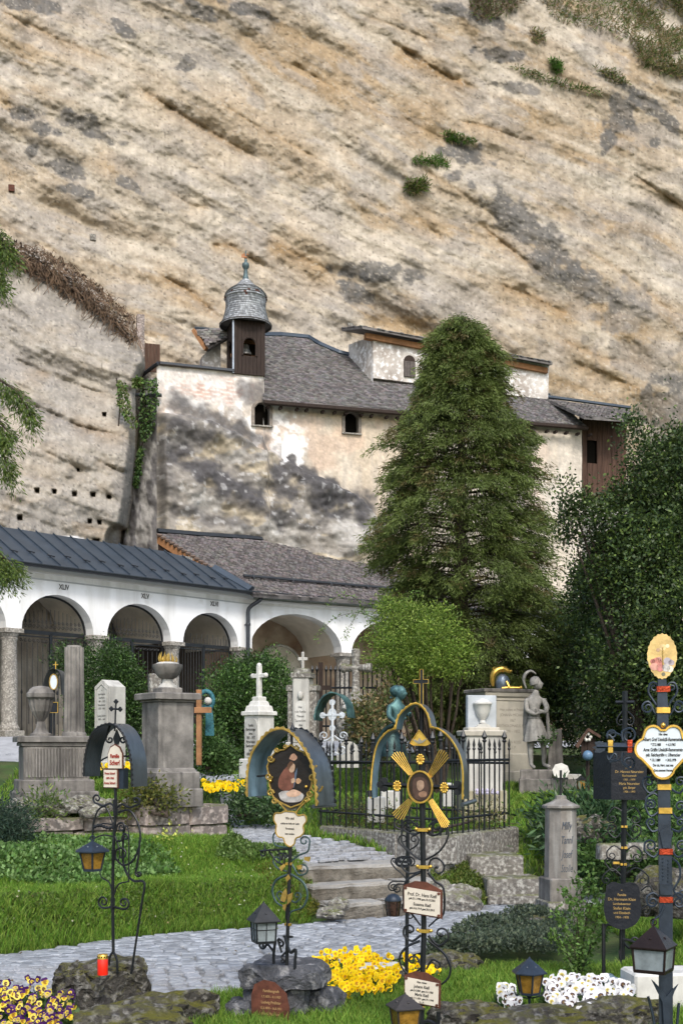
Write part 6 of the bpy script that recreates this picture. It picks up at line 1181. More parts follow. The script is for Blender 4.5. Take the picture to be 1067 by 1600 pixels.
for (s0, e0_, e1_) in [((644, 1211), (614, 1182), (631, 1176)), ((672, 1213), (688, 1172), (701, 1184)), ((643, 1250), (616, 1272), (632, 1281)), ((673, 1250), (691, 1292), (702, 1285))]:
    for q in range(6):
        t = q / 5; ex = e0_[0] + (e1_[0] - e0_[0]) * t; ey = e0_[1] + (e1_[1] - e0_[1]) * t; bl = math.sin(math.pi * t) * 4; vx, vy = ex - s0[0], ey - s0[1]; ln = math.hypot(vx, vy); ex += vx / ln * bl; ey += vy / ln * bl
        sp = (t - .5) * 7; nx_, ny_ = (e1_[0] - e0_[0]), (e1_[1] - e0_[1]); nl = math.hypot(nx_, ny_); sx0, sy0 = s0[0] + nx_ / nl * sp, s0[1] + ny_ / nl * sp
        m = MB(); a3 = Cc.L(sx0, sy0, -.018); b3 = Cc.L(ex, ey, -.024); m.tube([a3, b3], [.55 * Cc.k, 1.15 * Cc.k], 6); m.build('ray', M_gold, Cc.root, smooth=60)
for (x_, y_) in ((661, 1297), (663, 1355), (663.5, 1455)):
    Cc.band(x_, y_, 17, 5, M_gold, .04); 
    for sg_ in (-1, 1):
        m = MB(); m.ball(Cc.L(x_ + sg_ * 10, y_ - 1, -.01), 3.0 * Cc.k, 8, 5); m.build('gilt_ball', M_gold, Cc.root, smooth=60)
S2 = Cc.scroll
for a in [([(657, 1344), (642, 1334), (628, 1316), (630, 1296)], (645, 1299), 15, 1.0, 1), ([(665, 1344), (686, 1330), (699, 1306), (694, 1284)], (681, 1297), 16, 1.0, -1), ([(657, 1300), (650, 1304)], (640, 1290), 13, 1.2, 1), ([(666, 1300), (674, 1306)], (682, 1292), 12, 1.2, -1),
          ([(657, 1362), (640, 1366), (628, 1356)], (641, 1349), 12, 1.0, 1), ([(668, 1362), (672, 1345), (682, 1341), (691, 1348)], (683, 1357), 11, .8, 1)]: S2(*a, w=1.5, knob=True, mt=M_iron)
Cc.scroll([(668, 1364), (680, 1378), (692, 1388), (692, 1426), (681, 1436), (669, 1448)], w=1.8); Cc.scroll([(656, 1364), (642, 1372), (632, 1384), (632, 1418), (644, 1430), (657, 1447)], w=1.8)
S2([(657, 1462), (644, 1472), (632, 1464)], (641, 1455), 11, .9, 1, 1.8, knob=True); S2([(669, 1462), (684, 1477), (698, 1467)], (688, 1458), 12, .9, -1, 1.8, knob=True)
S2([(656, 1471), (636, 1481), (625, 1498), (628, 1514), (637, 1524)], w=2.0); S2([(670, 1471), (692, 1488), (702, 1508), (699, 1526), (688, 1537)], w=2.0); S2([(659, 1512), (652, 1498)], (645, 1503), 8, .9, -1, 1.5); S2([(666, 1515), (674, 1500)], (681, 1508), 8, .9, 1, 1.5); S2([(634, 1528), (648, 1522), (659, 1512)], w=2.0)
for nm, q, lines, ys, szs in [('upper', [(635, 1386), (689, 1393), (689, 1431), (635, 1424.5)], ['Prof. Dr. Hans Rieß', 'geb.21.1.1908 gest.10.10.2002', 'Susanna Rieß', 'geb.24.6.1919 gest.30.4.2015'], [1398, 1404.5, 1413, 1419.5], [6.6, 3.9, 6, 3.9]), ('lower', [(636, 1527), (687, 1534), (686, 1570), (636, 1564)], ['Hier ruhen', 'Johann Rieß', 'geb.2.4.1869  gest.15.1.1958', 'Maria Rieß', 'geb.17.1.1874  gest.19.1.1960', 'R. I. P.'], [1534, 1541, 1547.5, 1553.5, 1559.5, 1565], [4, 5.8, 3.6, 5.8, 3.6, 3.4])]:
    bq = [(q[0][0] - 2, q[0][1] - 2), ((q[0][0] + q[1][0]) / 2 - 12, q[0][1] - 9), ((q[0][0] + q[1][0]) / 2 + 6, q[0][1] - 8), (q[1][0] + 2.5, q[1][1] - 3), (q[2][0] + 2.5, q[2][1] + 3), (q[3][0] - 2, q[3][1] + 2)]
    Cc.plate('plate_backing', bq, M_rust, t=.012, y=-.028); Cc.plate('name_plate', q, M_enamel, t=.006, y=-.036)
    for x_, y_ in [(q[0][0] + 2, q[0][1] + 2), (q[1][0] - 2, q[1][1] + 2), (q[2][0] - 2, q[2][1] - 2), (q[3][0] + 2, q[3][1] - 2)]: Cc.plate('corner_clip', ell(x_, y_, 2.4, 2.4, 6), M_rust, t=.004, y=-.039)
    for t_, y_, sz in zip(lines, ys, szs):
        p = Cc.L((q[0][0] + q[1][0]) / 2, y_ + .3); p.y = -.0365; text(Cc.root, t_, p, sz * Cc.k * 1.15, M_ink, ext=.0006, sx=.78, rot=(math.pi / 2, math.atan2(7, 54) * .55, 0), bold=.12 * Cc.k)
Cc.rod('foot', [(658, 1600), (670, 1596), (682, 1600), (684, 1580)], 3.5, M_iron); m = MB(); m.ball(Cc.L(663, 1574, -.03), 3.2 * Cc.k, 8, 5); m.build('gilt_ball', M_gold, Cc.root, smooth=60)
lantern('amber glass lantern with flat square roof at the foot of the central cross', 633, 1554, 1574, 1612, 28, 22, 17, 6.55, M_glassamber, 4, .3, ring=False, frame=mat('brown_grey_iron', (.06, .055, .055), rough=.45, metal=.5, var=.2))
# ---- thin cross standing behind it
T2 = Cross('iron_grave_marker', 'thin black iron pole with scrolls and a small oval name plate behind the central cross', 'grave cross', 635, 1535, 8.3, 12)
T2.rod('pole', [(635, 1535), (637, 1320), (637, 1275)], 3.0, M_iron, n=4, smooth=False); T2.plate('name_plate', ell(631, 1347, 14, 9.5, 18), mat('black_enamel', (.012, .014, .02), rough=.3, var=0), y=-.02); T2.text(['Familie', 'Rieß - Karner'], 631, 1343.5, 6.5, [4.4, 3.8], mat('silver_letters', (.5, .52, .55), rough=.5, var=0), y=-.0215, sx=.8)
for a in [([(636, 1376), (628, 1366), (618, 1358), (612, 1350)], (616, 1346), 5, 1.2, 1), ([(636, 1330), (626, 1320)], (630, 1312), 8, 1.3, 1), ([(638, 1330), (650, 1322)], (647, 1312), 8, 1.3, -1), ([(634, 1378), (616, 1378)], (614, 1387), 8, 1.6, -1), ([(634, 1384), (624, 1382)], (621, 1390), 7, 1.5, -1), ([(634, 1404), (628, 1420)], (640, 1432), 6, 1.2, 1), ([(636, 1300), (624, 1296)], (624, 1286), 9, 1.4, 1), ([(638, 1300), (652, 1296)], (650, 1287), 8, 1.4, -1)]: T2.scroll(*a, w=1.2)
lb = P(614, 1432, 8.1); la = empty('lantern', lb, 'small rounded black lantern with dark glass hanging behind the central cross', 'lantern', group='grave lanterns'); k_ = 8.1 / F
m = MB(); m.lathe([(9 * k_, 0), (11.5 * k_, 14 * k_), (12.5 * k_, 24 * k_)], 12); m.build('glass', mat('smoky_red_glass', (.05, .025, .02), rough=.1, var=.6, scale=30, spec=.8), la, smooth=60); m = MB(); m.lathe([(13 * k_, 24 * k_), (13 * k_, 27 * k_), (8 * k_, 33 * k_), (3 * k_, 35 * k_)], 12); m.build('lid', M_ironb, la, smooth=40)
for q in range(6):
    a = q * math.pi / 3; m = MB(); m.tube([(math.cos(a) * 9.4 * k_, math.sin(a) * 9.4 * k_, 0), (math.cos(a) * 12.6 * k_, math.sin(a) * 12.6 * k_, 24 * k_)], .003, 4); m.build('frame_rib', M_iron, la)
# ---- tall cross at right edge
E = Cross('iron_grave_cross', 'large blue black iron cross at right with gold lobed plate and oval rose medallion', 'grave cross', 1040, 1660, 5.6, 8)
m = MB(); pp = [(1040, 1660), (1040, 1400), (1037, 1230), (1035, 1110), (1034.5, 1062)]
for i in range(len(pp) - 1):
    a_, b_ = E.L(*pp[i]), E.L(*pp[i + 1]); m2 = MB(); wv = [.062, .060, .054, .050, .036][i:i + 2]; m2.add([(a_.x - wv[0] / 2, -.012, a_.z), (a_.x + wv[0] / 2, -.012, a_.z), (a_.x + wv[0] / 2, .012, a_.z), (a_.x - wv[0] / 2, .012, a_.z), (b_.x - wv[1] / 2, -.012, b_.z), (b_.x + wv[1] / 2, -.012, b_.z), (b_.x + wv[1] / 2, .012, b_.z), (b_.x - wv[1] / 2, .012, b_.z)], [(0, 1, 2, 3), (4, 5, 6, 7), (0, 1, 5, 4), (1, 2, 6, 5), (2, 3, 7, 6), (3, 0, 4, 7)]); m2.build('shaft_section', M_ironb, E.root)
sc = []
for i in range(44):
    a = 2 * math.pi * i / 44; rr = 1 + (.045 if i % 2 else 0); sc.append((1034 + 22 * rr * math.cos(a) * (1 - .10 * max(0, math.sin(a))), 1026 + 34.5 * rr * math.sin(a)))
E.plate('medallion', sc, mat('gilt_cream_medallion', (.62, .44, .18), rough=.4, metal=.15, var=.25, scale=18, bump=.15), t=.006, y=-.014)
for (x_, y_, r_, cl) in [(1026, 1036, 8, (.55, .22, .18)), (1022, 1042, 6, (.58, .30, .24)), (1031, 1044, 6, (.50, .20, .18)), (1029, 1032, 5, (.62, .34, .28)), (1042, 1034, 6, (.42, .38, .42)), (1048, 1036, 4.5, (.50, .42, .45)), (1040, 1044, 6, (.50, .47, .45)), (1046, 1046, 5, (.62, .58, .48)), (1035, 1012, 5, (.70, .52, .26)), (1028, 1016, 3, (.48, .32, .20)), (1042, 1010, 3, (.66, .56, .36)), (1036, 1054, 3, (.16, .15, .10)), (1020, 1034, 4, (.46, .17, .15))]:
    paint(E, ell(x_, y_, r_, r_ * 1.0, 9, x_), cl, 'painted_flower', y=-.0146 - .0004 * (x_ % 3)); 
for (x_, y_) in ((1034.6, 1030),):
    E.rod('crease', [(1035, 1012), (1035, 1040)], .5, M_goldpaint, y=-.018)
E.rod('wire', [(1034, 992), (1035, 984), (1034, 976)], .5, M_iron)
redg = mat('red_gilt_band', (.42, .06, .025), rough=.28, metal=.7, var=.4, scale=30)
for (x_, y_, mt_) in ((1036, 1077, redg), (1036, 1110, M_gold), (1037.5, 1230, M_gold), (1039, 1267, M_gold), (1040, 1331, redg), (1040, 1406, redg)): E.band(x_, y_, 21, 9, mt_, .036)
for a in [([(1030, 1108), (1022, 1096), (1014, 1082), (1016, 1070)], (1022, 1074), 8, 1.3, 1), ([(1041, 1108), (1048, 1096), (1057, 1082), (1055, 1070)], (1049, 1074), 8, 1.3, -1), ([(1029, 1120), (1022, 1112), (1016, 1098)], (1013, 1106), 10, 1.5, -1), ([(1043, 1120), (1050, 1112), (1056, 1098)], (1059, 1106), 10, 1.5, 1),
          ([(1030, 1232), (1016, 1240), (1007, 1230)], (1014, 1222), 9, 1.4, 1), ([(1046, 1232), (1060, 1240), (1070, 1228)], (1062, 1222), 9, 1.4, -1), ([(1031, 1268), (1018, 1276), (1010, 1264)], (1018, 1258), 9, 1.4, 1), ([(1048, 1268), (1058, 1280), (1070, 1268)], (1062, 1260), 9, 1.4, -1), ([(1030, 1246), (1022, 1240), (1012, 1246)], (1016, 1256), 7, 1.2, -1),
          ([(1031, 1296), (1020, 1300), (1012, 1290)], (1018, 1286), 7, 1.3, 1), ([(1049, 1296), (1060, 1300), (1068, 1290)], (1062, 1286), 7, 1.3, -1), ([(1031, 1330), (1022, 1340), (1010, 1332)], (1017, 1322), 10, 1.5, 1), ([(1049, 1330), (1058, 1340), (1072, 1332)], (1064, 1322), 10, 1.5, -1), ([(1031, 1404), (1022, 1396), (1012, 1402)], (1020, 1410), 9, 1.6, -1), ([(1049, 1404), (1058, 1396), (1068, 1402)], (1060, 1410), 9, 1.6, 1), ([(1048, 1340), (1060, 1352), (1061, 1372), (1052, 1390)], (1064, 1396), 9, 1.2, -1)]: E.scroll(*a, w=1.7, mt=M_ironb)
E.plate('pointed_leaf', [(1030, 1300), (1034, 1296), (1040, 1290), (1046, 1296), (1050, 1300), (1045, 1325), (1035, 1325)], M_ironb, t=.008, y=-.022); E.plate('folded_leaf', [(1030, 1382), (1050, 1382), (1049, 1398), (1031, 1398)], M_ironb, t=.012, y=-.026)
for q in range(14):
    m = MB(); m.ball(E.L(1035 + (q % 2) * 8, 1342 + q * 2.7, -.014), 1.3 * E.k, 5, 3); m.build('rivet', M_ironb, E.root)
def cart():
    out = []; lobes = [(1019, 1148, 13, 190, 330), (1049, 1148, 13, 210, 350), (1058, 1171, 17, 290, 425), (1034, 1200, 17, 10, 170), (1009, 1171, 17, 115, 250)]
    for (cx, cy, r, a0, a1) in lobes: out += [(cx + r * math.cos(math.radians(a0 + (a1 - a0) * i / 9)), cy + r * math.sin(math.radians(a0 + (a1 - a0) * i / 9))) for i in range(10)]
    return out
ct = cart(); E.plate('inscription_plate', ct, M_enamelw, t=.010, y=-.05); E.rim('gilt_frame', ct, 2.3, M_gold, y=-.052)
m = MB(); m.ball(E.L(1034, 1134, -.05), 4.2 * E.k, 8, 6); m.build('gilt_ball', M_gold, E.root, smooth=60)
E.text(['Hier ruhen', 'Albert Graf Uexküll-Ramersstein', '* 27.2.1885        + 4.3.1962', 'Anna Gräfin Uexküll-Ramersstein', 'geb. Reichsgräfin v. Uiberacker', '* 15.1.1889        + 30.5.1978', 'Der du, Herr, tust was', 'Gott unserem Herzen'], 1034, 1148, 8, [5, 7.6, 5.6, 7.3, 7, 5.6, 5.6, 5.2], M_ink, y=-.0515, sx=.60, shear=.08, bold=.12)
E.rod('arm', [(935, 1167), (1005, 1168)], 6.5, M_ironb, n=4, smooth=False, flat=1); 
for q in [[(948, 1162), (940, 1158), (932, 1160), (934, 1166), (928, 1168), (934, 1171), (932, 1176), (940, 1177), (948, 1173)]]: E.plate('arm_leaf', q, M_ironb, t=.02, y=-.012)
for x_, mt_ in ((956, M_gold), (985.5, redg)): E.band(x_, 1166.5, 8, 20, mt_, .034, parent=None)
for a in [([(962, 1158), (954, 1148), (951, 1154)], (959, 1148), 8, 1.4, 1), ([(962, 1176), (954, 1188), (951, 1180)], (960, 1182), 8, 1.4, -1), ([(975, 1158), (974, 1144), (986, 1138)], (984, 1150), 11, 1.4, 1), ([(975, 1176), (974, 1192), (986, 1202)], (984, 1192), 10, 1.5, -1), ([(956, 1144), (970, 1148), (978, 1156)], None, 1, 1, 1), ([(955, 1191), (970, 1188), (978, 1178)], None, 1, 1, 1)]: E.scroll(*a, w=1.6, mt=M_ironb)
E.plate('thistle_leaf', [(1036, 1600), (1034, 1565), (1024, 1545), (1017, 1530), (1022, 1534), (1033, 1546), (1040, 1556), (1048, 1546), (1058, 1536), (1052, 1548), (1046, 1566), (1045, 1600)], M_ironb, t=.01, y=-.03); E.rod('lower_leaf', [(1026, 1640), (1020, 1590), (1012, 1556)], 2.2, M_ironb, y=-.04); E.rod('lower_leaf', [(1052, 1640), (1056, 1590), (1058, 1565)], 2.2, M_ironb, y=-.04)
E.rod('lantern_hook', [(1036, 1412), (1030, 1428), (1020, 1436), (1018, 1446)], 1.8, M_ironb, y=-.05)
lantern('big square lantern with clear grey glass hanging low on the right edge cross', 1021, 1448, 1479, 1517, 34, 30, 27, 5.45, M_glassgrey, 4, -.55, frame=mat('brown_black_iron', (.022, .014, .013), rough=.4, metal=.4))
# ---- black plates on the cross behind it
G = Cross('iron_grave_cross', 'slender black iron cross with black box plates and gold lettering behind the right edge cross', 'grave cross', 972, 1535, 8.4, 10)
G.rod('pole', [(972, 1500), (975, 1250), (976, 1105), (976, 1080)], 4.2, M_iron, n=4, smooth=False); G.rod('cross_arm', [(962, 1098), (990, 1098)], 3, M_iron, n=4, smooth=False)
M_bl = mat('matt_black_plate', (.010, .012, .018), rough=.4, var=.2)
bk = G.plate('inscription_plate', [(955, 1250), (955, 1172), (1008, 1172), (1008, 1250)], M_bl, t=.02, y=-.05); m = MB(); a_ = G.L(955, 1250); b_ = G.L(929, 1172); m.add([(a_.x, -.05, a_.z), (a_.x, -.05, b_.z), (b_.x, .10, b_.z), (b_.x, .10, a_.z), (a_.x, -.04, a_.z), (a_.x, -.04, b_.z), (b_.x, .11, b_.z), (b_.x, .11, a_.z)], [(0, 1, 2, 3), (7, 6, 5, 4), (1, 2, 6, 5), (0, 3, 7, 4)]); m.build('side_plate', M_bl, G.root)
M_gl = mat('dull_gold_letters', (.42, .28, .10), rough=.5, var=0)
G.text(['Familie', 'Dr. Hannes Neureiter', 'Rechtsanwalt', '1901 - 1979', 'Maria Neureiter', 'geb. Berger', '1906 - 1993'], 982, 1200, 6.2, [5, 6, 5, 4.6, 6, 5, 4.6], M_gl, y=-.0515, sx=.8)
sh = [(948, 1384), (958, 1378), (971, 1381), (984, 1378), (996, 1384), (998, 1400), (1000, 1425), (994, 1440), (984, 1448), (971, 1452), (958, 1448), (948, 1438), (944, 1420), (946, 1400)]; G.plate('lower_plate', sh, M_bl, t=.014, y=-.04, smooth=True); G.text(['+', 'Familie', 'Dr. Hermann Klein', 'Landesbeamter', 'Stefan Klein', 'und Elisabeth', '1904 - 1978'], 971, 1391, 7, [5, 5.6, 6.4, 5.2, 6.4, 5.6, 5], M_gl, y=-.0415, sx=.85)
for a in [([(972, 1268), (960, 1262), (952, 1272)], (957, 1280), 8, 1.4, -1), ([(978, 1268), (990, 1262), (998, 1272)], (992, 1280), 8, 1.4, 1), ([(972, 1300), (962, 1310), (952, 1302)], (958, 1296), 8, 1.4, 1), ([(978, 1300), (988, 1312), (998, 1304)], (992, 1296), 9, 1.4, -1), ([(972, 1330), (960, 1322), (950, 1330)], (956, 1338), 8, 1.4, -1), ([(978, 1330), (990, 1322), (1000, 1330)], (994, 1340), 9, 1.4, 1),
          ([(972, 1350), (958, 1362), (948, 1352)], (952, 1346), 6, 1.2, 1), ([(976, 1368), (992, 1356), (1008, 1366)], (1004, 1376), 9, 1.3, 1), ([(970, 1368), (958, 1358), (946, 1366)], (948, 1376), 7, 1.3, -1), ([(972, 1112), (966, 1120)], (970, 1128), 7, 1.3, -1), ([(980, 1112), (988, 1120)], (983, 1128), 7, 1.3, 1), ([(1000, 1392), (1012, 1384), (1018, 1396)], (1010, 1402), 8, 1.4, 1), ([(1000, 1420), (1012, 1414)], (1008, 1424), 6, 1.3, 1)]: G.scroll(*a, w=1.1)
for x_, y_ in ((975, 1292), (975, 1325), (963, 1349), (974, 1351)): G.band(x_, y_, 10, 3.5, M_gold, .03)
G.rod('tail', [(971, 1452), (971, 1475), (970, 1500)], 3.4, M_iron); G.plate('spear_tip', [(966, 1488), (970, 1508), (975, 1488), (971, 1480)], M_iron); G.scroll([(972, 1470), (982, 1482), (992, 1478)], (990, 1470), 7, 1.2, -1, 1.6)
G.rod('post', [(944, 1445), (944, 1540)], 3.0, M_iron, n=6, smooth=False); G.rod('post', [(996, 1480), (996, 1548)], 3.2, M_iron, n=6, smooth=False, y=-.1); G.rod('stay', [(944, 1460), (950, 1446), (971, 1452)], 2, M_iron); G.rod('stay', [(996, 1484), (988, 1470), (972, 1466)], 2, M_iron, y=-.06)

# ================================================================== MONUMENTS
class Mon:
    """things made of stacked blocks; phi turns the face to the right (+) or left (-) of the camera"""
    def __init__(s, name, label, cat, px, py, D, phi=0, group=None, ground=False):
        p = P(px, py, D); s.px, s.py, s.D = px, py, D; s.k = D / F; s.phi = math.radians(phi); s.root = empty(name, p, label, cat, s.phi, group); s.sd = random.randint(0, 99)
    def z(s, py): return (s.py - py) * s.k
    def blk(s, name, y0, y1, w, d, mt, x=0, y=0, ch=.012, taper=1.0, j=0, sub=0, parent=None):    # between photograph rows y0 (bottom) and y1 (top); w, d in metres
        m = MB(); h = s.z(y1) - s.z(y0); m.box((0, 0, 0), (w, d, h), ch=min(ch, h * .3), taper=taper); me = m.mesh(name, mt)
        if j: s.sd += 1; jitter(me, j, s.sd, 6, sub)
        return link(name, me, parent or s.root, (x, y, (s.z(y0) + s.z(y1)) / 2))
    def lat(s, name, prof, mt, x=0, y=0, n=20, **k):                                             # [(radius px, row)]
        m = MB(); kw = {q: k.pop(q) for q in ('flute', 'fa', 'rot') if q in k}; m.lathe([(r * s.k, s.z(a)) for r, a in prof], n, (x, y, 0), **kw); return m.build(name, mt, s.root, smooth=k.get('smooth', 40))
def flutes(M, y0, y1, w, d, n, face_y, mt):
    for i in range(n):
        m = MB(); x = -w / 2 + w * (i + .5) / n; m.lathe([(w / n * .40, M.z(y0)), (w / n * .40, M.z(y1))], 6, (x, face_y, 0)); m.build('fluting', mt, M.root, smooth=60)
# planter wall, two lengths of coursed reddish blocks
def course(label, x0, y0t, y0b, D0, x1, y1t, y1b, D1, n, depth, group, split=.55):
    a, b = P(x0, y0b, D0), P(x1, y1b, D1); at, bt = P(x0, y0t, D0), P(x1, y1t, D1); rz = math.atan2(b.y - a.y, b.x - a.x); L = math.hypot(b.x - a.x, b.y - a.y); root = empty('grave_kerb', a, label, 'kerb', rz, group)
    for r in range(2):
        cuts = [0] + sorted([L * (i + random.uniform(-.12, .12)) / n for i in range(1, n)]) + [L]
        for i in range(n):
            h0 = (at.z - a.z); z0 = [-.12, h0 * (1 - split)][r]; z1 = [h0 * (1 - split), h0][r]; xm = (cuts[i] + cuts[i + 1]) / 2; sl = (b.z - a.z) * xm / L
            stone('block', (xm, depth / 2 - (.02 if r else 0), (z0 + z1) / 2 + sl), (cuts[i + 1] - cuts[i] - .008, depth, z1 - z0 - .006), 0, M_redstone, root, .010, 4, 50 + i + 7 * r, ch=.02)
    return root
course('long reddish lichened kerb of stone blocks under the fluted pedestal at left', 42, 1279, 1316, 12.5, 206, 1266, 1313, 13.3, 2, .30, 'stone kerbs edging the upper lawn')
course('reddish stone kerb with a moss tuft beneath the bowl topped pedestal', 226, 1258, 1316, 13.0, 357, 1256, 1312, 13.9, 2, .35, 'stone kerbs edging the upper lawn')
stone('kerb_return', P(28, 1285, 12.9), (.7, .22, .2), 1.9, M_granite, None, .01, 4, 8); tag(bpy.data.objects['kerb_return'], 'short grey kerb stone running back from the left end of the long kerb', 'kerb')
for i, (x, y, D, r) in enumerate([(108, 1262, 12.9, .11), (128, 1258, 13, .13), (150, 1262, 13, .12), (92, 1268, 12.9, .10), (172, 1260, 13.1, .10), (60, 1262, 12.9, .10), (205, 1258, 13.2, .08), (140, 1272, 12.8, .08), (36, 1262, 13, .13)]):
    boulder('rockery_stone', P(x, y, D), r, M_granite, ['small pale rockery stone between kerb and fluted pedestal', 'largest pale rockery stone under the fluted pedestal', 'rounded rockery stone right of the largest one', 'low rockery stone left of the pale ones', 'rockery stone under the right end of the pedestal', 'dark rockery stone at the left of the rockery', 'rightmost small rockery stone by the kerb gap', 'lowest rockery stone touching the kerb', 'leftmost rockery stone under the pedestal corner'][i], 'stone', 'rockery stones', seed=i + 3, sc=(1.3, 1, .8))
# fluted pedestal with urn and broken column
M1 = Mon('fluted_pedestal', 'wide grey sandstone pedestal with fluted front face at the left', 'pedestal', 84, 1252, 13.7, 20); W_, D_ = .72, .56
M1.blk('plinth', 1262, 1236, W_ * 1.26, D_ * 1.26, M_greystone, j=.004, sub=3); M1.blk('step', 1236, 1218, W_ * 1.14, D_ * 1.14, M_greystone); M1.blk('body', 1218, 1166, W_, D_, M_greystone); flutes(M1, 1214, 1170, W_ * .94, D_, 20, -D_ / 2, M_greystone)
M1.blk('cornice', 1166, 1160, W_ * 1.06, D_ * 1.06, M_greystone); M1.blk('top_slab', 1160, 1151, W_ * 1.18, D_ * 1.18, M_greystone, j=.003, sub=2)
M2 = Mon('stone_urn', 'weathered grey lidded urn with gadrooned bowl on the fluted pedestal', 'urn', 64, 1151, 13.7, 20)
M2.lat('foot', [(17, 1151), (17, 1147), (12, 1145), (8, 1138), (6, 1128)], M_greystone); M2.lat('bowl', [(5, 1128), (9, 1122), (15, 1112), (18, 1102), (19, 1093)], M_greystone, n=28, flute=1, fa=.09, smooth=0); M2.lat('rim', [(19, 1093), (22, 1090), (22, 1084), (20, 1082)], M_greystone); M2.lat('lid', [(20, 1083), (18, 1078), (12, 1073.5), (2, 1072)], M_greystone, n=16)
M3 = Mon('fluted_column', 'broken fluted sandstone column on the wide pedestal', 'column', 116, 1151, 13.6, 20)
M3.lat('base', [(19, 1151), (19, 1147), (17, 1144)], M_greystone); M3.lat('shaft', [(16.5, 1146), (15.5, 1100), (15, 1050), (15, 1012)], M_greystone, n=32, flute=1, fa=.13, smooth=0); m = MB(); m.lathe([(13 * M3.k, M3.z(1016)), (11 * M3.k, M3.z(1009)), (4 * M3.k, M3.z(1010))], 16); m.build('broken_top', M_greystone, M3.root)
# big pedestal with bowl
M4 = Mon('stone_pedestal', 'tall dark and pale streaked square pedestal beneath a shallow stone bowl', 'pedestal', 262, 1252, 13.5, 35); w4 = .43
M4.blk('plinth', 1260, 1232, w4 * 1.36, w4 * 1.36, M_greystone, j=.004, sub=3); M4.blk('base', 1232, 1206, w4 * 1.24, w4 * 1.24, M_greystone); M4.blk('base_moulding', 1206, 1200, w4 * 1.12, w4 * 1.12, M_greystone, taper=.94); M4.blk('shaft', 1200, 1098, w4, w4, M_greystone); M4.blk('neck_moulding', 1098, 1094, w4 * 1.07, w4 * 1.07, M_greystone); M4.blk('cap_slab', 1094, 1084, w4 * 1.3, w4 * 1.3, M_greystone, j=.003, sub=2)
M5 = Mon('stone_bowl', 'shallow grey stone fire bowl with small gilt flames on the tall pedestal', 'bowl', 262, 1084, 13.5, 35)
M5.blk('foot_slab', 1084, 1075, .25, .25, M_greystone); M5.lat('foot', [(15, 1075), (14, 1072), (9, 1068), (8, 1062)], M_palestone); M5.lat('bowl', [(8, 1062), (14, 1059), (20, 1052), (22, 1046), (23.5, 1043), (23.5, 1039), (20, 1038)], M_greystone); M5.lat('lid', [(20, 1039), (16, 1036), (13, 1035), (3, 1034)], M_palestone)
for q in range(15):
    a = q * 2.399; r = (2 + 11 * (q / 15)) * M5.k; m = MB(); h = random.uniform(10, 19) * M5.k; m.tube(catmull([(math.cos(a) * r, math.sin(a) * r, M5.z(1037)), (math.cos(a) * r * 1.25, math.sin(a) * r * 1.25, M5.z(1037) + h * .5), (math.cos(a) * r * 1.05, math.sin(a) * r * 1.05, M5.z(1037) + h)], 3), [.010, .012, .013, .011, .008, .005, .001][:7], 5); m.build('gilt_flame', M_goldpaint if q % 3 else M_gold, M5.root, smooth=60)
# small dark stone behind
stone('old_gravestone', P(242, 1078, 16), (.16, .12, .42), .3, M_granite, None, .01, 4, 9); tag(bpy.data.objects['old_gravestone'], 'small rough grey stone standing behind the stone bowl', 'gravestone')
# pale stele
def stele_text(M, lines, y0, dy, size, w_face_y, x=0, mt=None, sx=.8, side=None, bold=0):
    for i, t in enumerate(lines):
        sz = size[i] if hasattr(size, '__len__') else size
        if t: text(M.root, t, (x, w_face_y - .002, M.z(y0 + dy * i)), sz * M.k, mt or M_inkgrey, ext=.0006, sx=sx, bold=bold)
M6 = Mon('gable_stele', 'pale marble gravestone with gabled top and small engraved lines behind the left cross', 'gravestone', 172, 1200, 17, -38)
m = MB(); wf, df, zt = .30, .30, M6.z(1074); m.prism([(-wf / 2, 0), (wf / 2, 0), (wf / 2, zt), (0, M6.z(1063)), (-wf / 2, zt)], df, (0, -df / 2, 0)); m.build('slab', M_palestone, M6.root)
m = MB(); zt2 = M6.z(1079); e = wf * .40; m.tube([(-e, -df / 2 - .004, .3), (-e, -df / 2 - .004, zt2), (0, -df / 2 - .004, M6.z(1070)), (e, -df / 2 - .004, zt2), (e, -df / 2 - .004, .3)], .006, 4); m.build('border', M_palestone, M6.root)
M6.blk('base', 1204, 1190, .40, .40, M_palestone); stele_text(M6, ['+', 'Josef Steiner', 'Kaufmann', '1861 - 1923', 'Anna Steiner', '1870 - 1951', '', 'Georg Steiner', '1899 - 1969', '', 'Maria Steiner'], 1080, 5.6, 4.2, -df / 2)
# wooden cross and wreath
M7 = Mon('wooden_cross', 'plain light brown wooden grave cross right of the tall pedestal', 'grave cross', 311, 1196, 15.2, -10)
M7.blk('post', 1196, 1078, .062, .05, M_woodlight, ch=.004); m = MB(); m.box((.06, -.03, M7.z(1110)), (.22, .04, .07), ch=.004); m.build('arm', M_woodlight, M7.root)
wr = Mon('mourning_wreath', 'teal ribboned wreath with pale flower hung behind the wooden cross', 'wreath', 322, 1150, 15.4, 0); m = MB(); m.tube([(.09 * math.cos(t), 0, wr.z(1095) + .12 * math.sin(t)) for t in [i * math.pi / 8 for i in range(17)]], .03, 7); m.build('ring', mat('teal_ribbon', (.03, .12, .15), rough=.6, var=.5, scale=30), wr.root, smooth=60)
for q in range(3):
    m = MB(); m.tube(catmull([(.02 * q, -.03, wr.z(1100)), (.03 + .02 * q, -.05, wr.z(1125)), (.02 + .03 * q, -.04, wr.z(1150))], 4), .016, 4, flat=1.8); m.build('ribbon', MATS['teal_ribbon'], wr.root, smooth=60)
m = MB(); m.ball((.03, -.05, wr.z(1096)), .05, 8, 5); m.build('flower', M_whitestone, wr.root, smooth=60)
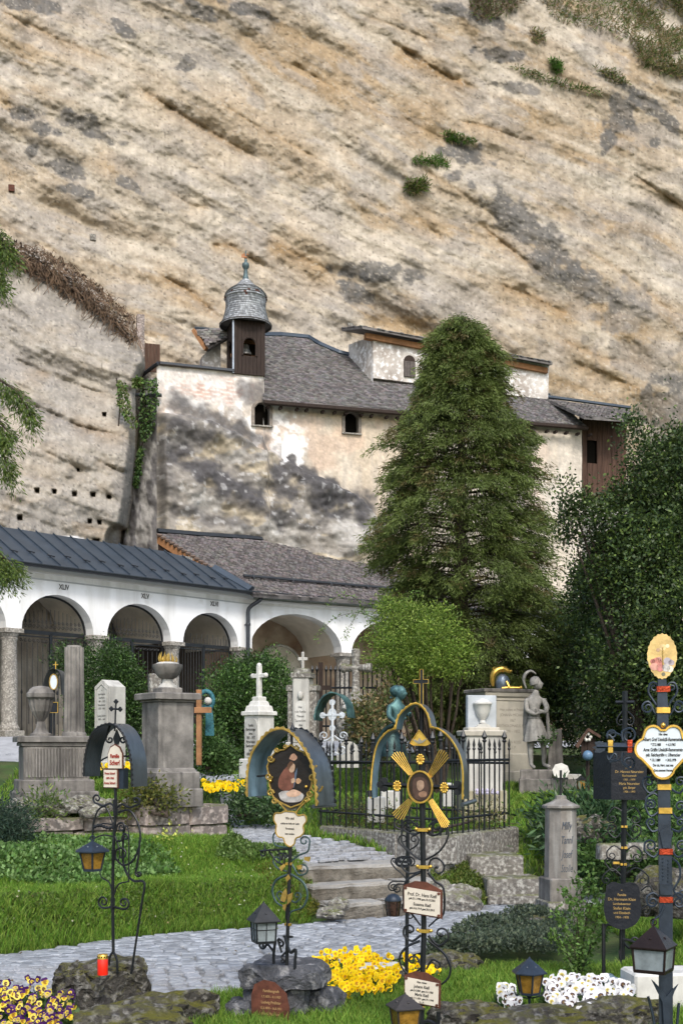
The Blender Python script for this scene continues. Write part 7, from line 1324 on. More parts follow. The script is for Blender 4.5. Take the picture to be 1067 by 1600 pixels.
# small oval plaque in a hood between urn and column
O = Cross('iron_grave_cross', 'small distant iron cross with oval white plaque under a round hood beside the urn', 'grave cross', 85, 1150, 16, 8)
O.rod('pole', [(85, 1150), (85, 1040)], 1.6, M_iron); O.hood([(72, 1088), (71, 1068), (78, 1050), (88, 1047), (97, 1056), (99, 1086)], .2, MATS['dark_hood_inside'], M_iron, .008, 10); O.plate('oval_plaque', ell(85, 1066, 6.5, 12, 18), M_enamelw, y=-.03); O.rim('plaque_edge', ell(85, 1066, 6.5, 12, 18), 1, M_goldpaint, y=-.03); O.rod('gilt_cross', [(87, 1046), (87, 1034)], .8, M_gold); O.rod('gilt_cross', [(83, 1039), (91, 1039)], .8, M_gold); O.plate('lower_plaque', [(80, 1098), (92, 1098), (92, 1114), (80, 1114)], M_bl, y=-.03); O.rim('lower_edge', [(80, 1098), (92, 1098), (92, 1114), (80, 1114)], .8, M_gold, y=-.034)
# white marble cross monument
M8 = Mon('marble_cross_monument', 'bright white marble monument with a cross on top and engraved left face', 'monument', 405, 1214, 17.5, -42); w8 = .31
M8.blk('base', 1216, 1186, w8 * 1.35, w8 * 1.35, M_whitestone); M8.blk('die', 1186, 1116, w8, w8, M_whitestone); M8.blk('cornice', 1118, 1112, w8 * 1.22, w8 * 1.22, M_whitestone); M8.blk('step', 1112, 1103, w8 * .98, w8 * .98, M_whitestone, taper=.9); M8.blk('step', 1103, 1096, w8 * .74, w8 * .74, M_whitestone, taper=.85); M8.blk('step', 1096, 1089, w8 * .5, w8 * .5, M_whitestone)
m = MB(); c_ = M8.k; m.box((0, 0, (M8.z(1089) + M8.z(1040)) / 2), (.065, .065, M8.z(1040) - M8.z(1089)), ch=.008); m.build('cross_upright', M_whitestone, M8.root); m = MB(); m.box((0, 0, M8.z(1056)), (.265, .055, .058), ch=.008); m.build('cross_arm', M_whitestone, M8.root)
for (dx, zz) in ((-.135, 1056), (.135, 1056), (0, 1040)):
    m = MB(); m.ball((dx, 0, M8.z(zz)), .038, 8, 5); m.build('cross_tip', M_whitestone, M8.root, smooth=60)
m = MB(); m.prism(arch_pts(0, M8.z(1184), w8 * .40, M8.z(1122) - M8.z(1184)), .012, (0, -w8 / 2 - .010, 0)); m.build('inscription_panel', M_palestone, M8.root)
stele_text(M8, ['Familie', 'Eberhartinger', 'Anna', '1851 - 1917', 'Maria Huber', 'Eberhartinger', 'Josef', '1880 - 1951'], 1134, 6.4, 6.4, -w8 / 2 - .012, mt=M_ink, sx=.62)
# pillar monument with small cross
M9 = Mon('pillar_monument', 'tall grey stone monument with stepped cap and small cross near the arcade', 'monument', 474, 1175, 19, -12)
M9.blk('base', 1178, 1160, .50, .34, M_palestone); M9.blk('wing', 1160, 1080, .46, .22, M_granite); M9.blk('wing_cap', 1080, 1071, .50, .26, M_granite, j=.004, sub=2); M9.blk('die', 1160, 1060, .26, .30, M_palestone, y=-.03); M9.blk('cap', 1060, 1052, .32, .34, M_granite, y=-.03, j=.004, sub=2); M9.blk('top_block', 1052, 1045, .22, .24, M_granite, y=-.03, taper=.8)
M9.blk('cross_upright', 1045, 1019, .045, .045, M_palestone, y=-.03); m = MB(); m.box((0, -.03, M9.z(1030)), (.15, .04, .045), ch=.005); m.build('cross_arm', M_palestone, M9.root); m = MB(); m.ball((0, -.19, M9.z(1088)), .05, 8, 6, 1.4); m.build('carved_head', M_palestone, M9.root, smooth=60)
m = MB(); m.prism(arch_pts(0, M9.z(1156), .09, M9.z(1096) - M9.z(1156)), .012, (0, -.195, 0)); m.build('inscription_panel', M_whitestone, M9.root); stele_text(M9, ['Hier', 'ruht Familie', 'Therese', 'Zaunschirm', '1866', 'Max', 'Bauer'], 1106, 7, 5.2, -.197, sx=.7)
# ornate white cross under teal hood
N = Cross('iron_grave_cross', 'ornate silver white cast cross under a teal scalloped hood near the stone cross', 'grave cross', 522, 1215, 17.3, 18)
N.hood([(494, 1126), (496, 1110), (505, 1092), (518, 1084), (530, 1087), (541, 1100), (545, 1122)], .34, M_verdigris, M_verdigris, .02, 9, m_out=M_verdigris); cr = mat('silver_white_cast_iron', (.55, .58, .62), rough=.4, metal=.3, var=.2)
N.plate('medallion', ell(521, 1117, 7, 10, 16), cr, y=-.06); N.rod('upright', [(521, 1095), (521, 1215)], 2.2, cr, y=-.05); N.rod('arm', [(506, 1118), (536, 1118)], 2.2, cr, y=-.05)
for x_, y_ in ((506, 1118), (536, 1118), (521, 1098), (521, 1138)): N.plate('arm_ornament', ell(x_, y_, 5, 5, 8), cr, y=-.055)
for a in [([(520, 1150), (512, 1156)], (506, 1150), 8, 1.5, 1), ([(522, 1150), (530, 1156)], (536, 1150), 8, 1.5, -1), ([(520, 1175), (512, 1180)], (508, 1172), 7, 1.4, 1), ([(522, 1175), (530, 1180)], (534, 1172), 7, 1.4, -1)]: N.scroll(*a, w=1.2, mt=cr)
# dull canopy behind and the round-armed stone cross
K = Mon('stone_cross', 'thick round armed old stone cross on an ivy grown rock', 'grave cross', 556, 1150, 18.5, -15)
K.lat('upright', [(9, 1104), (6, 1070), (6, 1045), (7, 1016), (5, 1014)], M_granite, n=10); m = MB(); m.tube([(-.22, 0, K.z(1044)), (-.17, 0, K.z(1044)), (-.15, 0, K.z(1044)), (.15, 0, K.z(1044)), (.17, 0, K.z(1044)), (.24, 0, K.z(1044))], [.07, .075, .055, .055, .075, .07], 10); m.build('arms', M_granite, K.root, smooth=40)
boulder('ivy_rock', (0, 0, K.z(1130)), .42, M_granite, parent=K.root, seed=4, sc=(.62, .6, 1.05)); boulder('pale_cap_rock', (.03, -.1, K.z(1106)), .16, M_palestone, parent=K.root, seed=9, sc=(1.2, 1, .6))
slb = Mon('rounded_slab', 'pale rounded gravestone leaning under the ivy rock behind the fence', 'gravestone', 543, 1200, 17.4, -10); m = MB(); m.prism(arch_pts(0, 0, .16, .38), .08, (0, 0, 0)); m.build('slab', M_palestone, slb.root)
crown_tree('ivy_bush', 'ivy and dry flowers covering the rock below the stone cross', P(560, 1180, 18), [(567, 1130, 18, 22, 40, .25), (585, 1165, 17.6, 26, 26, .3), (600, 1110, 18.6, 14, 40, .3)], 3600, .06, .04, (.08, .10, .035), (.20, .15, .07), M_leaf, 31, .4, .02, 'shrub', altp=.4)
# ---- iron fence round the family grave
cF = P(689, 1307, 12.9); rF = P(812, 1292, 14.5); lF = P(498, 1290, 14.9); zc = cF.z
def wallrun(a, b, h0, name_label, grp, n, seed, dep=.24, root=None):
    d = (b - a); L = math.hypot(d.x, d.y); rz = math.atan2(d.y, d.x); root = empty('fence_plinth', Vector((a.x, a.y, a.z)), name_label, 'wall', rz, grp)
    sl = (b.z - a.z) / L
    for i in range(n):
        l0, l1 = L * i / n, L * (i + 1) / n; stone('block', ((l0 + l1) / 2, dep / 2, -h0 / 2 + sl * (l0 + l1) / 2), (l1 - l0 - .006, dep, h0), 0, M_granite, root, .010, 4, seed + i, ch=.02)
wallrun(cF, rF, .62, 'tall white flecked plinth wall under the right side of the iron fence', 'fence plinth walls', 2, 60); wallrun(lF, cF, .30, 'low stone plinth under the left side of the iron fence', 'fence plinth walls', 3, 70)
fence = empty('iron_fence', cF, 'black iron fence with spear finials round the family grave behind the central cross', 'fence')
def fence_run(a, b, n, hgt, sk=0):
    for i in range(n + 1):
        t = i / n; p = a.lerp(b, t) - cF + Vector((0, .06, 0)); big = (i % 4 == 0); h = hgt + (.09 if big else 0); r = .013 if big else .009
        if i == 0 and sk: continue
        m = MB(); m.tube([p, p + Vector((0, 0, h - .10))], r, 5); m.lathe([(r * 1.2, h - .11), (r * 2.2, h - .09), (r * 1.1, h - .075), (r * (2.6 if big else 1.9), h - .045), (.002, h + .03)], 6, p); m.build('picket', M_iron, fence, smooth=40)
    for zz, th in ((.17, .022), (hgt - .22, .025)):
        m = MB(); q0 = a - cF + Vector((0, .06, zz)); q1 = b - cF + Vector((0, .06, zz)); m.tube([q0, q1], th * .6, 4); m.build('rail', M_iron, fence)
gR = rF + Vector((-.22, -.3, 0)); gR = cF.lerp(rF, .86)
backL = lF + Vector((1.15, 1.5, .0)); 
fence_run(cF, gR, 13, 1.02); fence_run(lF + (cF - lF) * .02, cF, 17, 1.0); fence_run(gR, gR + (backL - lF) * .0 + Vector((-1.3, 1.55, 0)), 9, .98, 1); fence_run(lF, lF + Vector((1.2, 1.35, 0)), 9, .98, 1)
for i, (x, y, D, w_, h_) in enumerate([(588, 1285, 14.2, .20, .30), (610, 1270, 14.6, .22, .22), (700, 1262, 14.6, .12, .28)]):
    stone('grave_slab', P(x, y - 20, D), (w_, .1, h_), -.2, M_whitestone, None, .003, 2, i); tag(bpy.data.objects['grave_slab' + ('' if i == 0 else '.%03d' % i)], ['small white marble slab behind the left fence pickets', 'low white marble block inside the fence behind the hood', 'narrow white slab inside the fence right of the rays'][i], 'gravestone')
# ---- bronze girl
def skinned(name, joints, edges, mt, parent, sub=2, smooth=True):
    me = bpy.data.meshes.new(name); me.from_pydata([j[0] for j in joints], edges, []); o = link(name, me, parent); md = o.modifiers.new('skin', 'SKIN')
    for i, (p, r) in enumerate(joints):
        v = me.skin_vertices[0].data[i]; v.radius = (r, r) if not hasattr(r, '__len__') else r; v.use_root = (i == 0)
    md.use_smooth_shade = True; md.branch_smoothing = .6; ms = o.modifiers.new('sub', 'SUBSURF'); ms.levels = sub; ms.render_levels = sub
    dg = bpy.context.evaluated_depsgraph_get(); dg.update(); nm = bpy.data.meshes.new_from_object(o.evaluated_get(dg)); o.modifiers.clear(); o.data = nm; nm.name = name; nm.materials.clear(); nm.materials.append(mt)
    nm.polygons.foreach_set('use_smooth', np.ones(len(nm.polygons), bool)); return o
gk = 15.2 / F; girl = empty('bronze_figure', P(622, 1170, 15.2), 'green bronze figure of a draped girl looking right behind the trefoil hood', 'statue')
def g_(px, py, y=0): return ((px - 622) * gk, y, (1170 - py) * gk)
skinned('body', [(g_(620, 1132), .085), (g_(621, 1115), .085), (g_(620, 1103), .075), (g_(622, 1093), .032), (g_(623, 1086, -.01), .055), (g_(608, 1104, -.05), .045), (g_(607, 1120, -.12), .034), (g_(618, 1131, -.18), .026), (g_(634, 1122, -.18), .014), (g_(632, 1105, .04), .032), (g_(641, 1120, -.02), .022), (g_(640, 1114, -.12), .016)],
        [(0, 1), (1, 2), (2, 3), (3, 4), (2, 5), (5, 6), (6, 7), (7, 8), (2, 9), (9, 10), (10, 11)], M_verdigris, girl)
def face_head(parent, c, r, mt, yaw, hair=None, tilt=0):
    """head with brow, nose, lips, chin and ears; +x local is where it looks before yaw"""
    import bmesh as _b
    bm = _b.new(); _b.ops.create_uvsphere(bm, u_segments=28, v_segments=20, radius=1)
    for v in bm.verts:
        x, y, z = v.co; fx = max(0, x)
        v.co.x = x * 1.05; v.co.y = y * .82 * (1 - .12 * max(0, -z)); v.co.z = z * 1.22
        if x > 0:
            nose = math.exp(-(y / .14) ** 2) * math.exp(-((z + .12) / .24) ** 2) * (.30 if z < .1 else .18); lips = math.exp(-(y / .24) ** 2) * (math.exp(-((z + .48) / .06) ** 2) + math.exp(-((z + .60) / .06) ** 2)) * .09; chin = math.exp(-(y / .28) ** 2) * math.exp(-((z + .86) / .15) ** 2) * .16
            eye = -.13 * math.exp(-((abs(y) - .32) / .15) ** 2) * math.exp(-((z - .08) / .11) ** 2); brow = .05 * math.exp(-((z - .28) / .08) ** 2); cheek = .05 * math.exp(-((abs(y) - .42) / .2) ** 2) * math.exp(-((z + .25) / .2) ** 2)
            v.co.x += nose + lips + chin + eye + brow + cheek
        e = math.exp(-((x + .02) / .14) ** 2) * math.exp(-((z + .05) / .22) ** 2); v.co.y += .12 * e * (1 if y > 0 else -1) * (abs(y) > .7)
        v.co *= r
    me = bpy.data.meshes.new('head'); bm.to_mesh(me); bm.free(); me.materials.append(mt); me.polygons.foreach_set('use_smooth', np.ones(len(me.polygons), bool)); return link('head', me, parent, c, (0, tilt, yaw))
hd = face_head(girl, Vector(g_(625, 1083, -.01)), .075, M_verdigris, -.5)
m = MB(); m.lathe([(.004, -.06), (.05, -.05), (.074, 0), (.074, .04), (.052, .078), (.004, .09)], 14, (0, 0, 0)); hr_ = m.build('hair', mat('dark_bronze_hair', (.05, .11, .12), rough=.5, metal=.5, var=.5, scale=20, bump=.6, dist=.01), girl, smooth=60, loc=Vector(g_(619, 1082, .01)), rot=(0, -.35, 0))
m = MB(); m.ball((0, 0, 0), .018, 8, 5); m.build('hair_knot', MATS['dark_bronze_hair'], girl, loc=Vector(g_(611, 1090, .02)))
drm = mat('dark_bronze_drapery', (.022, .045, .045), rough=.4, metal=.6, var=.5, scale=8)
for q in range(9):
    t = q / 8; m = MB(); m.tube(catmull([g_(628 - 4 * q % 9, 1126 + 3 * t, -.10 + .2 * t), g_(612 - 8 * t, 1134 + 6 * t, -.12 + .24 * t), g_(598 - 6 * t, 1144 + 10 * t, -.08 + .2 * t), g_(588 - 2 * t, 1166, -.06 + .2 * t)], 5), [.030] * 8 + [.026] * 8, 7); m.build('drapery_fold', drm, girl, smooth=60)
m = MB(); m.lathe([(.20, -.10), (.17, .05), (.12, .16), (.06, .25)], 14, g_(612, 1170)); m.build('drapery', drm, girl, smooth=60)
# ---- large monument with gilt helmet
M10 = Mon('large_tomb', 'large pale stone tomb with projecting cornice and faint inscription', 'monument', 780, 1240, 21, 22); w10, d10 = .82, .62; M_cream = mat('cream_limestone', (.46, .43, .37), var=.14, scale=4, bump=.25, streak=((.30, .28, .25), 5))
M10.blk('plinth', 1245, 1205, w10 * 1.22, d10 * 1.22, M_cream, j=.005, sub=2); M10.blk('step', 1205, 1178, w10 * 1.12, d10 * 1.12, M_cream); M10.blk('body', 1178, 1096, w10, d10, M_cream); M10.blk('frieze', 1096, 1090, w10 * 1.04, d10 * 1.04, M_cream); M10.blk('cornice', 1090, 1083, w10 * 1.12, d10 * 1.12, M_cream, taper=1.04); M10.blk('cornice_slab', 1083, 1078, w10 * 1.22, d10 * 1.22, M_greystone)
stele_text(M10, ['Hier ruhen in Frieden', 'JOHANN MICHAEL', '1867', 'BARTHOLOMAEUS ROSS', '1791 - 1852', '', 'FREYIN ROSSI', 'R. I. P.'], 1110, 8.4, 6.4, -d10 / 2, mt=mat('faint_letters', (.27, .25, .215), bump=0, var=0), x=.08)
M11 = Mon('gilt_helmet', 'gilt crested helmet with grey bowl lying on top of the large tomb', 'ornament', 785, 1078, 21, 0)
m = MB(); m.lathe([(.10, 0), (.12, .05), (.13, .13), (.10, .22), (.04, .27)], 14, sx=1.0, sy=.8); m.build('helmet_bowl', mat('blue_grey_helmet', (.16, .20, .25), rough=.35, metal=.6, var=.3), M11.root, smooth=60)
m = MB(); m.tube(catmull([(-.16, 0, .06), (-.17, 0, .22), (-.10, 0, .33), (.02, 0, .36), (.12, 0, .31), (.16, 0, .34)], 4), [.02, .03, .04, .045, .05, .055, .06, .06, .06, .055, .05, .05, .045, .045, .04, .04, .035, .03, .025, .02, .005][:21], 7); m.build('crest', M_gold, M11.root, smooth=60)
for q in range(4):
    m = MB(); m.tube([(-.14 + .05 * q, -.03, .30), (-.17 + .06 * q, -.03, .37), (-.13 + .07 * q, -.03, .40)], [.02, .015, .004], 5); m.build('crest_tuft', M_gold, M11.root, smooth=60)
m = MB(); m.tube([(-.02, -.08, .02), (.08, -.1, .03), (.30, -.1, .025)], [.03, .022, .022], 7); m.ball((.30, -.1, .03), .035, 8, 5); m.build('sword_hilt', M_gold, M11.root, smooth=60); m = MB(); m.tube([(.06, -.09, .14), (.10, -.12, .04)], [.02, .025], 6); m.build('visor', M_gold, M11.root)
M12 = Mon('urn_relief_tomb', 'yellowish stone tomb block with a white urn relief inside the iron fence', 'monument', 752, 1290, 16.5, 8)
M12.blk('base', 1292, 1235, .60, .45, mat('greenish_sandstone', (.34, .31, .22), var=.2, scale=5, bump=.3)); M12.blk('body', 1235, 1150, .50, .36, M_palestone); M12.blk('cornice', 1150, 1142, .57, .42, M_cream, taper=1.05); M12.blk('pediment_block', 1142, 1137, .44, .30, M_cream)
m = MB(); m.prism([(-.22, 0), (.22, 0), (.12, .03), (.07, .08), (0, .10), (-.07, .08), (-.12, .03)], .2, (0, -.14, M12.z(1142))); m.build('scroll_pediment', M_palestone, M12.root); m = MB(); m.box((0, .02, M12.z(1112)), (.40, .12, M12.z(1088) - M12.z(1138)), ch=.01); m.build('relief_slab', mat('blue_grey_marble', (.40, .43, .46), var=.15, scale=5, bump=.2), M12.root)
M12.lat('urn_relief', [(5, 1130), (4, 1126), (8, 1120), (12, 1112), (13, 1103), (15, 1101), (15, 1099), (11, 1096), (3, 1092)], M_whitestone, y=-.06)
for q in range(9):
    m = MB(); m.ball(((q % 5 - 2) * .07, -.32, M12.z(1238) + .03 * (q // 5)), .028, 6, 4); m.build('posy', mat('lilac_white_posy', (.52, .48, .62), var=.3, scale=30), M12.root)
# ---- soldier statue
M_stat = mat('statue_sandstone', (.22, .215, .205), var=.25, scale=11, bump=.35, col2=(.30, .29, .275), streak=((.11, .107, .103), 9))
sk = 19.5 / F; sol = empty('soldier_statue', P(835, 1203, 19.5), 'grey stone statue of a helmeted soldier in tunic standing with folded arms', 'statue')
def s_(px, py, y=0): return ((px - 835) * sk, y, (1203 - py) * sk)
skinned('body', [(s_(836, 1136), .115), (s_(834, 1118), .105), (s_(834, 1106), .115), (s_(835, 1095), (.12, .10)), (s_(836, 1084), .06), (s_(838, 1077, -.02), .055),
    (s_(822, 1094, -.02), .055), (s_(821, 1110, -.06), .045), (s_(832, 1117, -.14), .034), (s_(846, 1112, -.15), .028), (s_(849, 1094, .03), .055), (s_(854, 1106, -.05), .045), (s_(850, 1114, -.13), .036), (s_(838, 1111, -.16), .028),
    (s_(829, 1145, 0), .075), (s_(828, 1163, -.01), .055), (s_(829, 1180, .01), .048), (s_(830, 1196, .01), .032), (s_(834, 1200, -.09), .030), (s_(845, 1144, 0), .075), (s_(849, 1163, .02), .055), (s_(851, 1180, .05), .046), (s_(850, 1195, .07), .032), (s_(860, 1199, .0), .030)],
    [(0, 1), (1, 2), (2, 3), (3, 4), (4, 5), (3, 6), (6, 7), (7, 8), (8, 9), (3, 10), (10, 11), (11, 12), (12, 13), (0, 14), (14, 15), (15, 16), (16, 17), (17, 18), (0, 19), (19, 20), (20, 21), (21, 22), (22, 23)], M_stat, sol)
for hx, hy, sg_ in ((848, 1111, 1), (836, 1110, -1)):        # hands closed on the arms, five fingers each
    for q in range(4):
        b0 = Vector(s_(hx, hy - 1.5 + q * 1.4, -.165)); m = MB(); m.tube([b0, b0 + Vector((sg_ * .022, -.012, -.002)), b0 + Vector((sg_ * (.036 - .003 * abs(q - 1)), .006, -.006))], [.0085, .008, .006], 6); m.build('finger', M_stat, sol, smooth=60)
    b0 = Vector(s_(hx - sg_, hy - 2.5, -.16)); m = MB(); m.tube([b0, b0 + Vector((sg_ * .014, -.004, .02))], [.009, .007], 6); m.build('thumb', M_stat, sol)
face_head(sol, Vector(s_(839.5, 1070, -.03)), .072, M_stat, -.55, tilt=-.25)
m = MB(); m.lathe([(.088, -.035), (.092, -.005), (.088, .04), (.062, .085), (.01, .105)], 16); m.build('helmet', M_stat, sol, smooth=60, loc=Vector(s_(836, 1067, -.01)), rot=(0, -.2, -.3))
m = MB(); cpt = catmull([s_(822, 1076), s_(818, 1064), s_(821, 1054), s_(829, 1049), s_(837, 1053)], 6); m.tube(cpt, [.014 + .022 * math.sin(math.pi * i / (len(cpt) - 1)) for i in range(len(cpt))], 7, flat=.8); m.build('helmet_crest', M_stat, sol, smooth=60)
def skirt():
    V = []; n = 44; rows = [(1122, .105, .10), (1128, .125, .11), (1138, .155, .135), (1150, .19, .16), (1159, .205, .175)]
    for i, (yy, rx, ry) in enumerate(rows):
        for k in range(n): a = 2 * math.pi * k / n; f = 1 + (.05 * i / 4) * math.sin(a * 11 + .3 * i); V.append(((834.5 + .8 * i - 835) * sk + rx * f * math.cos(a), ry * f * math.sin(a), (1203 - yy) * sk + .01 * math.sin(a * 3)))
    Fq = [(i * n + k, i * n + (k + 1) % n, (i + 1) * n + (k + 1) % n, (i + 1) * n + k) for i in range(4) for k in range(n)]; o = link('tunic_skirt', meshnp('tunic_skirt', V, Fq, M_stat, smooth=True), sol)
skirt(); m = MB(); m.lathe([(.112, -.012), (.118, 0), (.112, .012)], 20, s_(834.5, 1122)); m.build('belt', M_stat, sol, smooth=60)
m = MB(); m.tube(catmull([s_(852, 1092, .06), s_(856, 1110, .09), s_(858, 1135, .1), s_(860, 1160, .1)], 5), .028, 6); m.build('hanging_cloak', M_stat, sol, smooth=60); m = MB(); m.tube(catmull([s_(828, 1094, .11), s_(826, 1120, .12), s_(826, 1150, .12)], 4), .05, 7, flat=1.6); m.build('hanging_cloak', M_stat, sol, smooth=60)
for (x_, y_) in ((829, 1163), (849, 1162)):
    m = MB(); m.lathe([(.052, -.03), (.06, -.01), (.058, .02), (.05, .04)], 10, s_(x_, y_ - 0, -.005)); m.build('greave_top', M_stat, sol, smooth=60)
M13 = Mon('statue_plinth', 'stepped grey stone plinth carrying the soldier statue', 'plinth', 848, 1240, 19.5, -8); M13.blk('lower_slab', 1242, 1217, 1.0, .8, M_greystone, x=.12, j=.005, sub=2); M13.blk('upper_slab', 1217, 1203, .50, .55, M_greystone, x=-.11, j=.004, sub=2); M13.blk('side_block', 1217, 1210, .36, .5, M_palestone, x=.42)
stone('leaning_tombstone', P(868, 1175, 20), (.26, .14, .74), -.2, M_greystone, None, .006, 3, 5, rx=-.08, taper=.75); tag(bpy.data.objects['leaning_tombstone'], 'dark grey tapering slab standing behind the soldier statue', 'gravestone')
m = MB(); m.lathe([(.135, 0), (.135, .03)], 8); o = m.build('octagonal_plaque', M_whitestone, None, loc=P(876, 1206, 19.0), rot=(1.15, .1, -.15)); tag(o, 'small white octagonal plaque leaning at the soldier statue feet', 'plaque')
lantern('tiny dark lantern on the stone beside the white octagonal plaque', 908, 1212, 1219, 1234, 8, 6, 5.5, 18.8, M_glassamber, 4, .2, ring=False, frame=M_iron)
gar = sprays('garland', 'leafy green garland hanging from the soldier statue arm', 'garland', s_(856, 1140) and P(856, 1140, 19.2), [[(862, 1132, 19.2), (866, 1146, 19.2), (862, 1158, 19.2), (852, 1160, 19.2), (846, 1153, 19.2)]], (.06, .11, .035), 60, .045, .025, 14)
# ---- inscribed pillar with iron cross
M14 = Mon('inscribed_pillar', 'slim grey octagonal pillar with blue grey letters, conical cap and iron cross', 'gravestone', 876, 1442, 11.6, 12)
M14.blk('lower_plinth', 1448, 1406, .385, .36, M_granite, j=.005, sub=3); M14.blk('upper_plinth', 1406, 1371, .33, .31, M_greystone, j=.003, sub=2); M_pill = mat('streaked_pillar_stone', (.19, .175, .16), var=.3, scale=7, bump=.3, streak=((.34, .33, .31), 9))
M14.lat('shaft', [(25.5, 1371), (24.5, 1300), (24, 1263)], M_pill, n=8, rot=.5, smooth=0); M14.lat('cap', [(27, 1264), (29, 1262), (29, 1259), (15, 1253), (9, 1249), (8, 1244), (4, 1243)], M_pill, n=8, rot=.5, smooth=0); m = MB(); m.box((0, 0, M14.z(1225)), (.018, .018, 42 * M14.k)); m.build('iron_cross_upright', M_iron, M14.root); m = MB(); m.box((0, -.001, M14.z(1217)), (24 * M14.k, .016, .018)); m.build('iron_cross_arm', M_iron, M14.root)
for i, t in enumerate(['Milly', 'Tannl', 'Josef', 'Stolle']): text(M14.root, t, (-.0, -.1405, M14.z(1290 + i * 22)), 17 * M14.k, mat('blue_grey_letters', (.07, .085, .11), bump=0, var=0), ext=.004, sx=.5, shear=.3)
# ---- steps right of the fence wall, boulders in the bank
st2 = empty('side_steps', P(770, 1412, 13.2), 'massive rough stone steps beside the fence wall left of the pillar', 'steps')
for i, (px, py, D, d, rz_) in enumerate([(768, 1352, 13.5, (.60, .45, .25), .15), (797, 1385, 13.2, (.60, .42, .22), .12), (797, 1403, 13.15, (.58, .40, .10), .12), (830, 1340, 15.0, (.34, .3, .16), .2), (832, 1355, 14.3, (.36, .3, .14), .2), (745, 1375, 13.6, (.4, .3, .3), .15)]): stone('step_block', P(px, py, D) - st2.location, d, rz_, M_granite, st2, .012, 4, 80 + i)
for i, (x, y, D, r, sc_) in enumerate([(708, 1408, 12.6, .24, (1.25, .8, .75)), (738, 1422, 12.8, .12, (1.2, .8, .6)), (690, 1395, 12.6, .16, (1, .8, .8)), (530, 1415, 11.7, .10, (1, 1, .8)), (515, 1428, 11.6, .10, (1.3, 1, .6))]):
    boulder('bank_boulder', P(x, y, D), r, M_granite, ['large pale boulder in the bank under the fence wall', 'small boulder right of the large bank boulder', 'grey boulder left of the large bank boulder', 'stone in the grass at the left of the steps', 'low flat stone at the foot of the left lawn'][i], 'stone', 'boulders in the bank', seed=20 + i, sc=sc_)
# ---- kerb boulders at the front
for i, (x, y, D, r, sc_, lab) in enumerate([(245, 1588, 7.3, .16, (2.2, 1, .62), 'long mossy kerb stone under the left tuff block'), (200, 1606, 6.9, .14, (2.4, 1, .6), 'lower mossy kerb stone at the bottom left'), (735, 1590, 7.2, .14, (1.8, 1, .5), 'mossy kerb stone right of the central cross foot'), (850, 1604, 7.0, .16, (3.0, 1, .5), 'long mossy kerb stone before the white pansies'), (960, 1592, 7.1, .15, (2.2, 1, .55), 'yellow mossed kerb stone right of the white pansies'), (1030, 1555, 7.9, .14, (1.6, 1, .6), 'dark mossy stone behind the right edge lantern'),
     (560, 1560, 8.2, .11, (2.4, 1, .5), 'mossy kerb stone along the yellow pansy bed'), (700, 1512, 9.1, .12, (2.0, 1, .6), 'grey kerb stone between pansies and ground cover'), (650, 1530, 8.8, .10, (2.0, 1, .5), 'lower grey kerb stone right of the yellow pansies'), (838, 1452, 10.9, .12, (1.2, 1, .6), 'rough stone at the pillar base by the path'), (1050, 1400, 9.5, .22, (1.3, 1, .7), 'pale rock on the bank behind the right edge cross'), (1005, 1350, 11.5, .2, (1.6, 1, .6), 'weathered rock in the bank beyond the black plates'), (925, 1300, 13.5, .2, (1.6, 1, .6), 'grey rock half hidden right of the pillar')]):
    boulder('kerb_stone', P(x, y, D), r, M_moss, lab, 'stone', 'loose kerb stones', seed=40 + i, sc=sc_, rz=.3)
stone('white_kerb', P(1045, 1545, 7.8), (.55, .3, .24), .1, M_whitestone, None, .002, 2, 3); tag(bpy.data.objects['white_kerb'], 'clean white marble grave kerb at the right edge', 'kerb'); stone('dark_gravel_bed', P(1055, 1520, 8.1), (.4, .3, .05), .1, M_bl, None, .004, 3, 3); tag(bpy.data.objects['dark_gravel_bed'], 'black gravel bed on the white marble kerb', 'grave bed')
fb = empty('flower_vase', P(955, 1535, 7.9), 'blue grey metal grave vase lying on its side before the rose bush', 'vase'); m = MB(); a_, b_ = P(952, 1532, 7.9) - fb.location, P(1012, 1548, 7.7) - fb.location; m.tube([a_, a_.lerp(b_, .15), a_.lerp(b_, .3), b_.lerp(a_, .1), b_], [.040, .030, .026, .020, .012], 12); m.build('vase_body', mat('blue_grey_zinc', (.20, .28, .33), rough=.4, metal=.5, var=.2), fb, smooth=60); m = MB(); m.tube([a_ - (b_ - a_) * .02, a_ + (b_ - a_) * .03], .044, 12); m.build('vase_rim', MATS['blue_grey_zinc'], fb, smooth=60)
st_ = stone('flat_grave_stone', P(930, 1552, 7.8), (.55, .35, .06), .05, M_step, None, .004, 3, 4); tag(st_, 'flat beige stone slab beneath the lying vase', 'slab')
st_ = stone('white_plaque', P(590, 1512, 8.9), (.36, .22, .04), .2, M_whitestone, None, .002, 2, 4); tag(st_, 'white marble plaque lying among the yellow pansies', 'plaque')
for i, (x, y, D, w_) in enumerate([(345, 1240, 16.5, .75), (1010, 1330, 11.0, .9), (470, 1292, 15.3, .01)][:2]):
    st_ = stone('bed_kerb', P(x, y, D), (w_, .14, .14), .1, M_granite, None, .008, 3, 90 + i); tag(st_, ['grey kerb in front of the distant yellow flower bed', 'grey kerb on the bank behind the slender iron cross'][i], 'kerb')
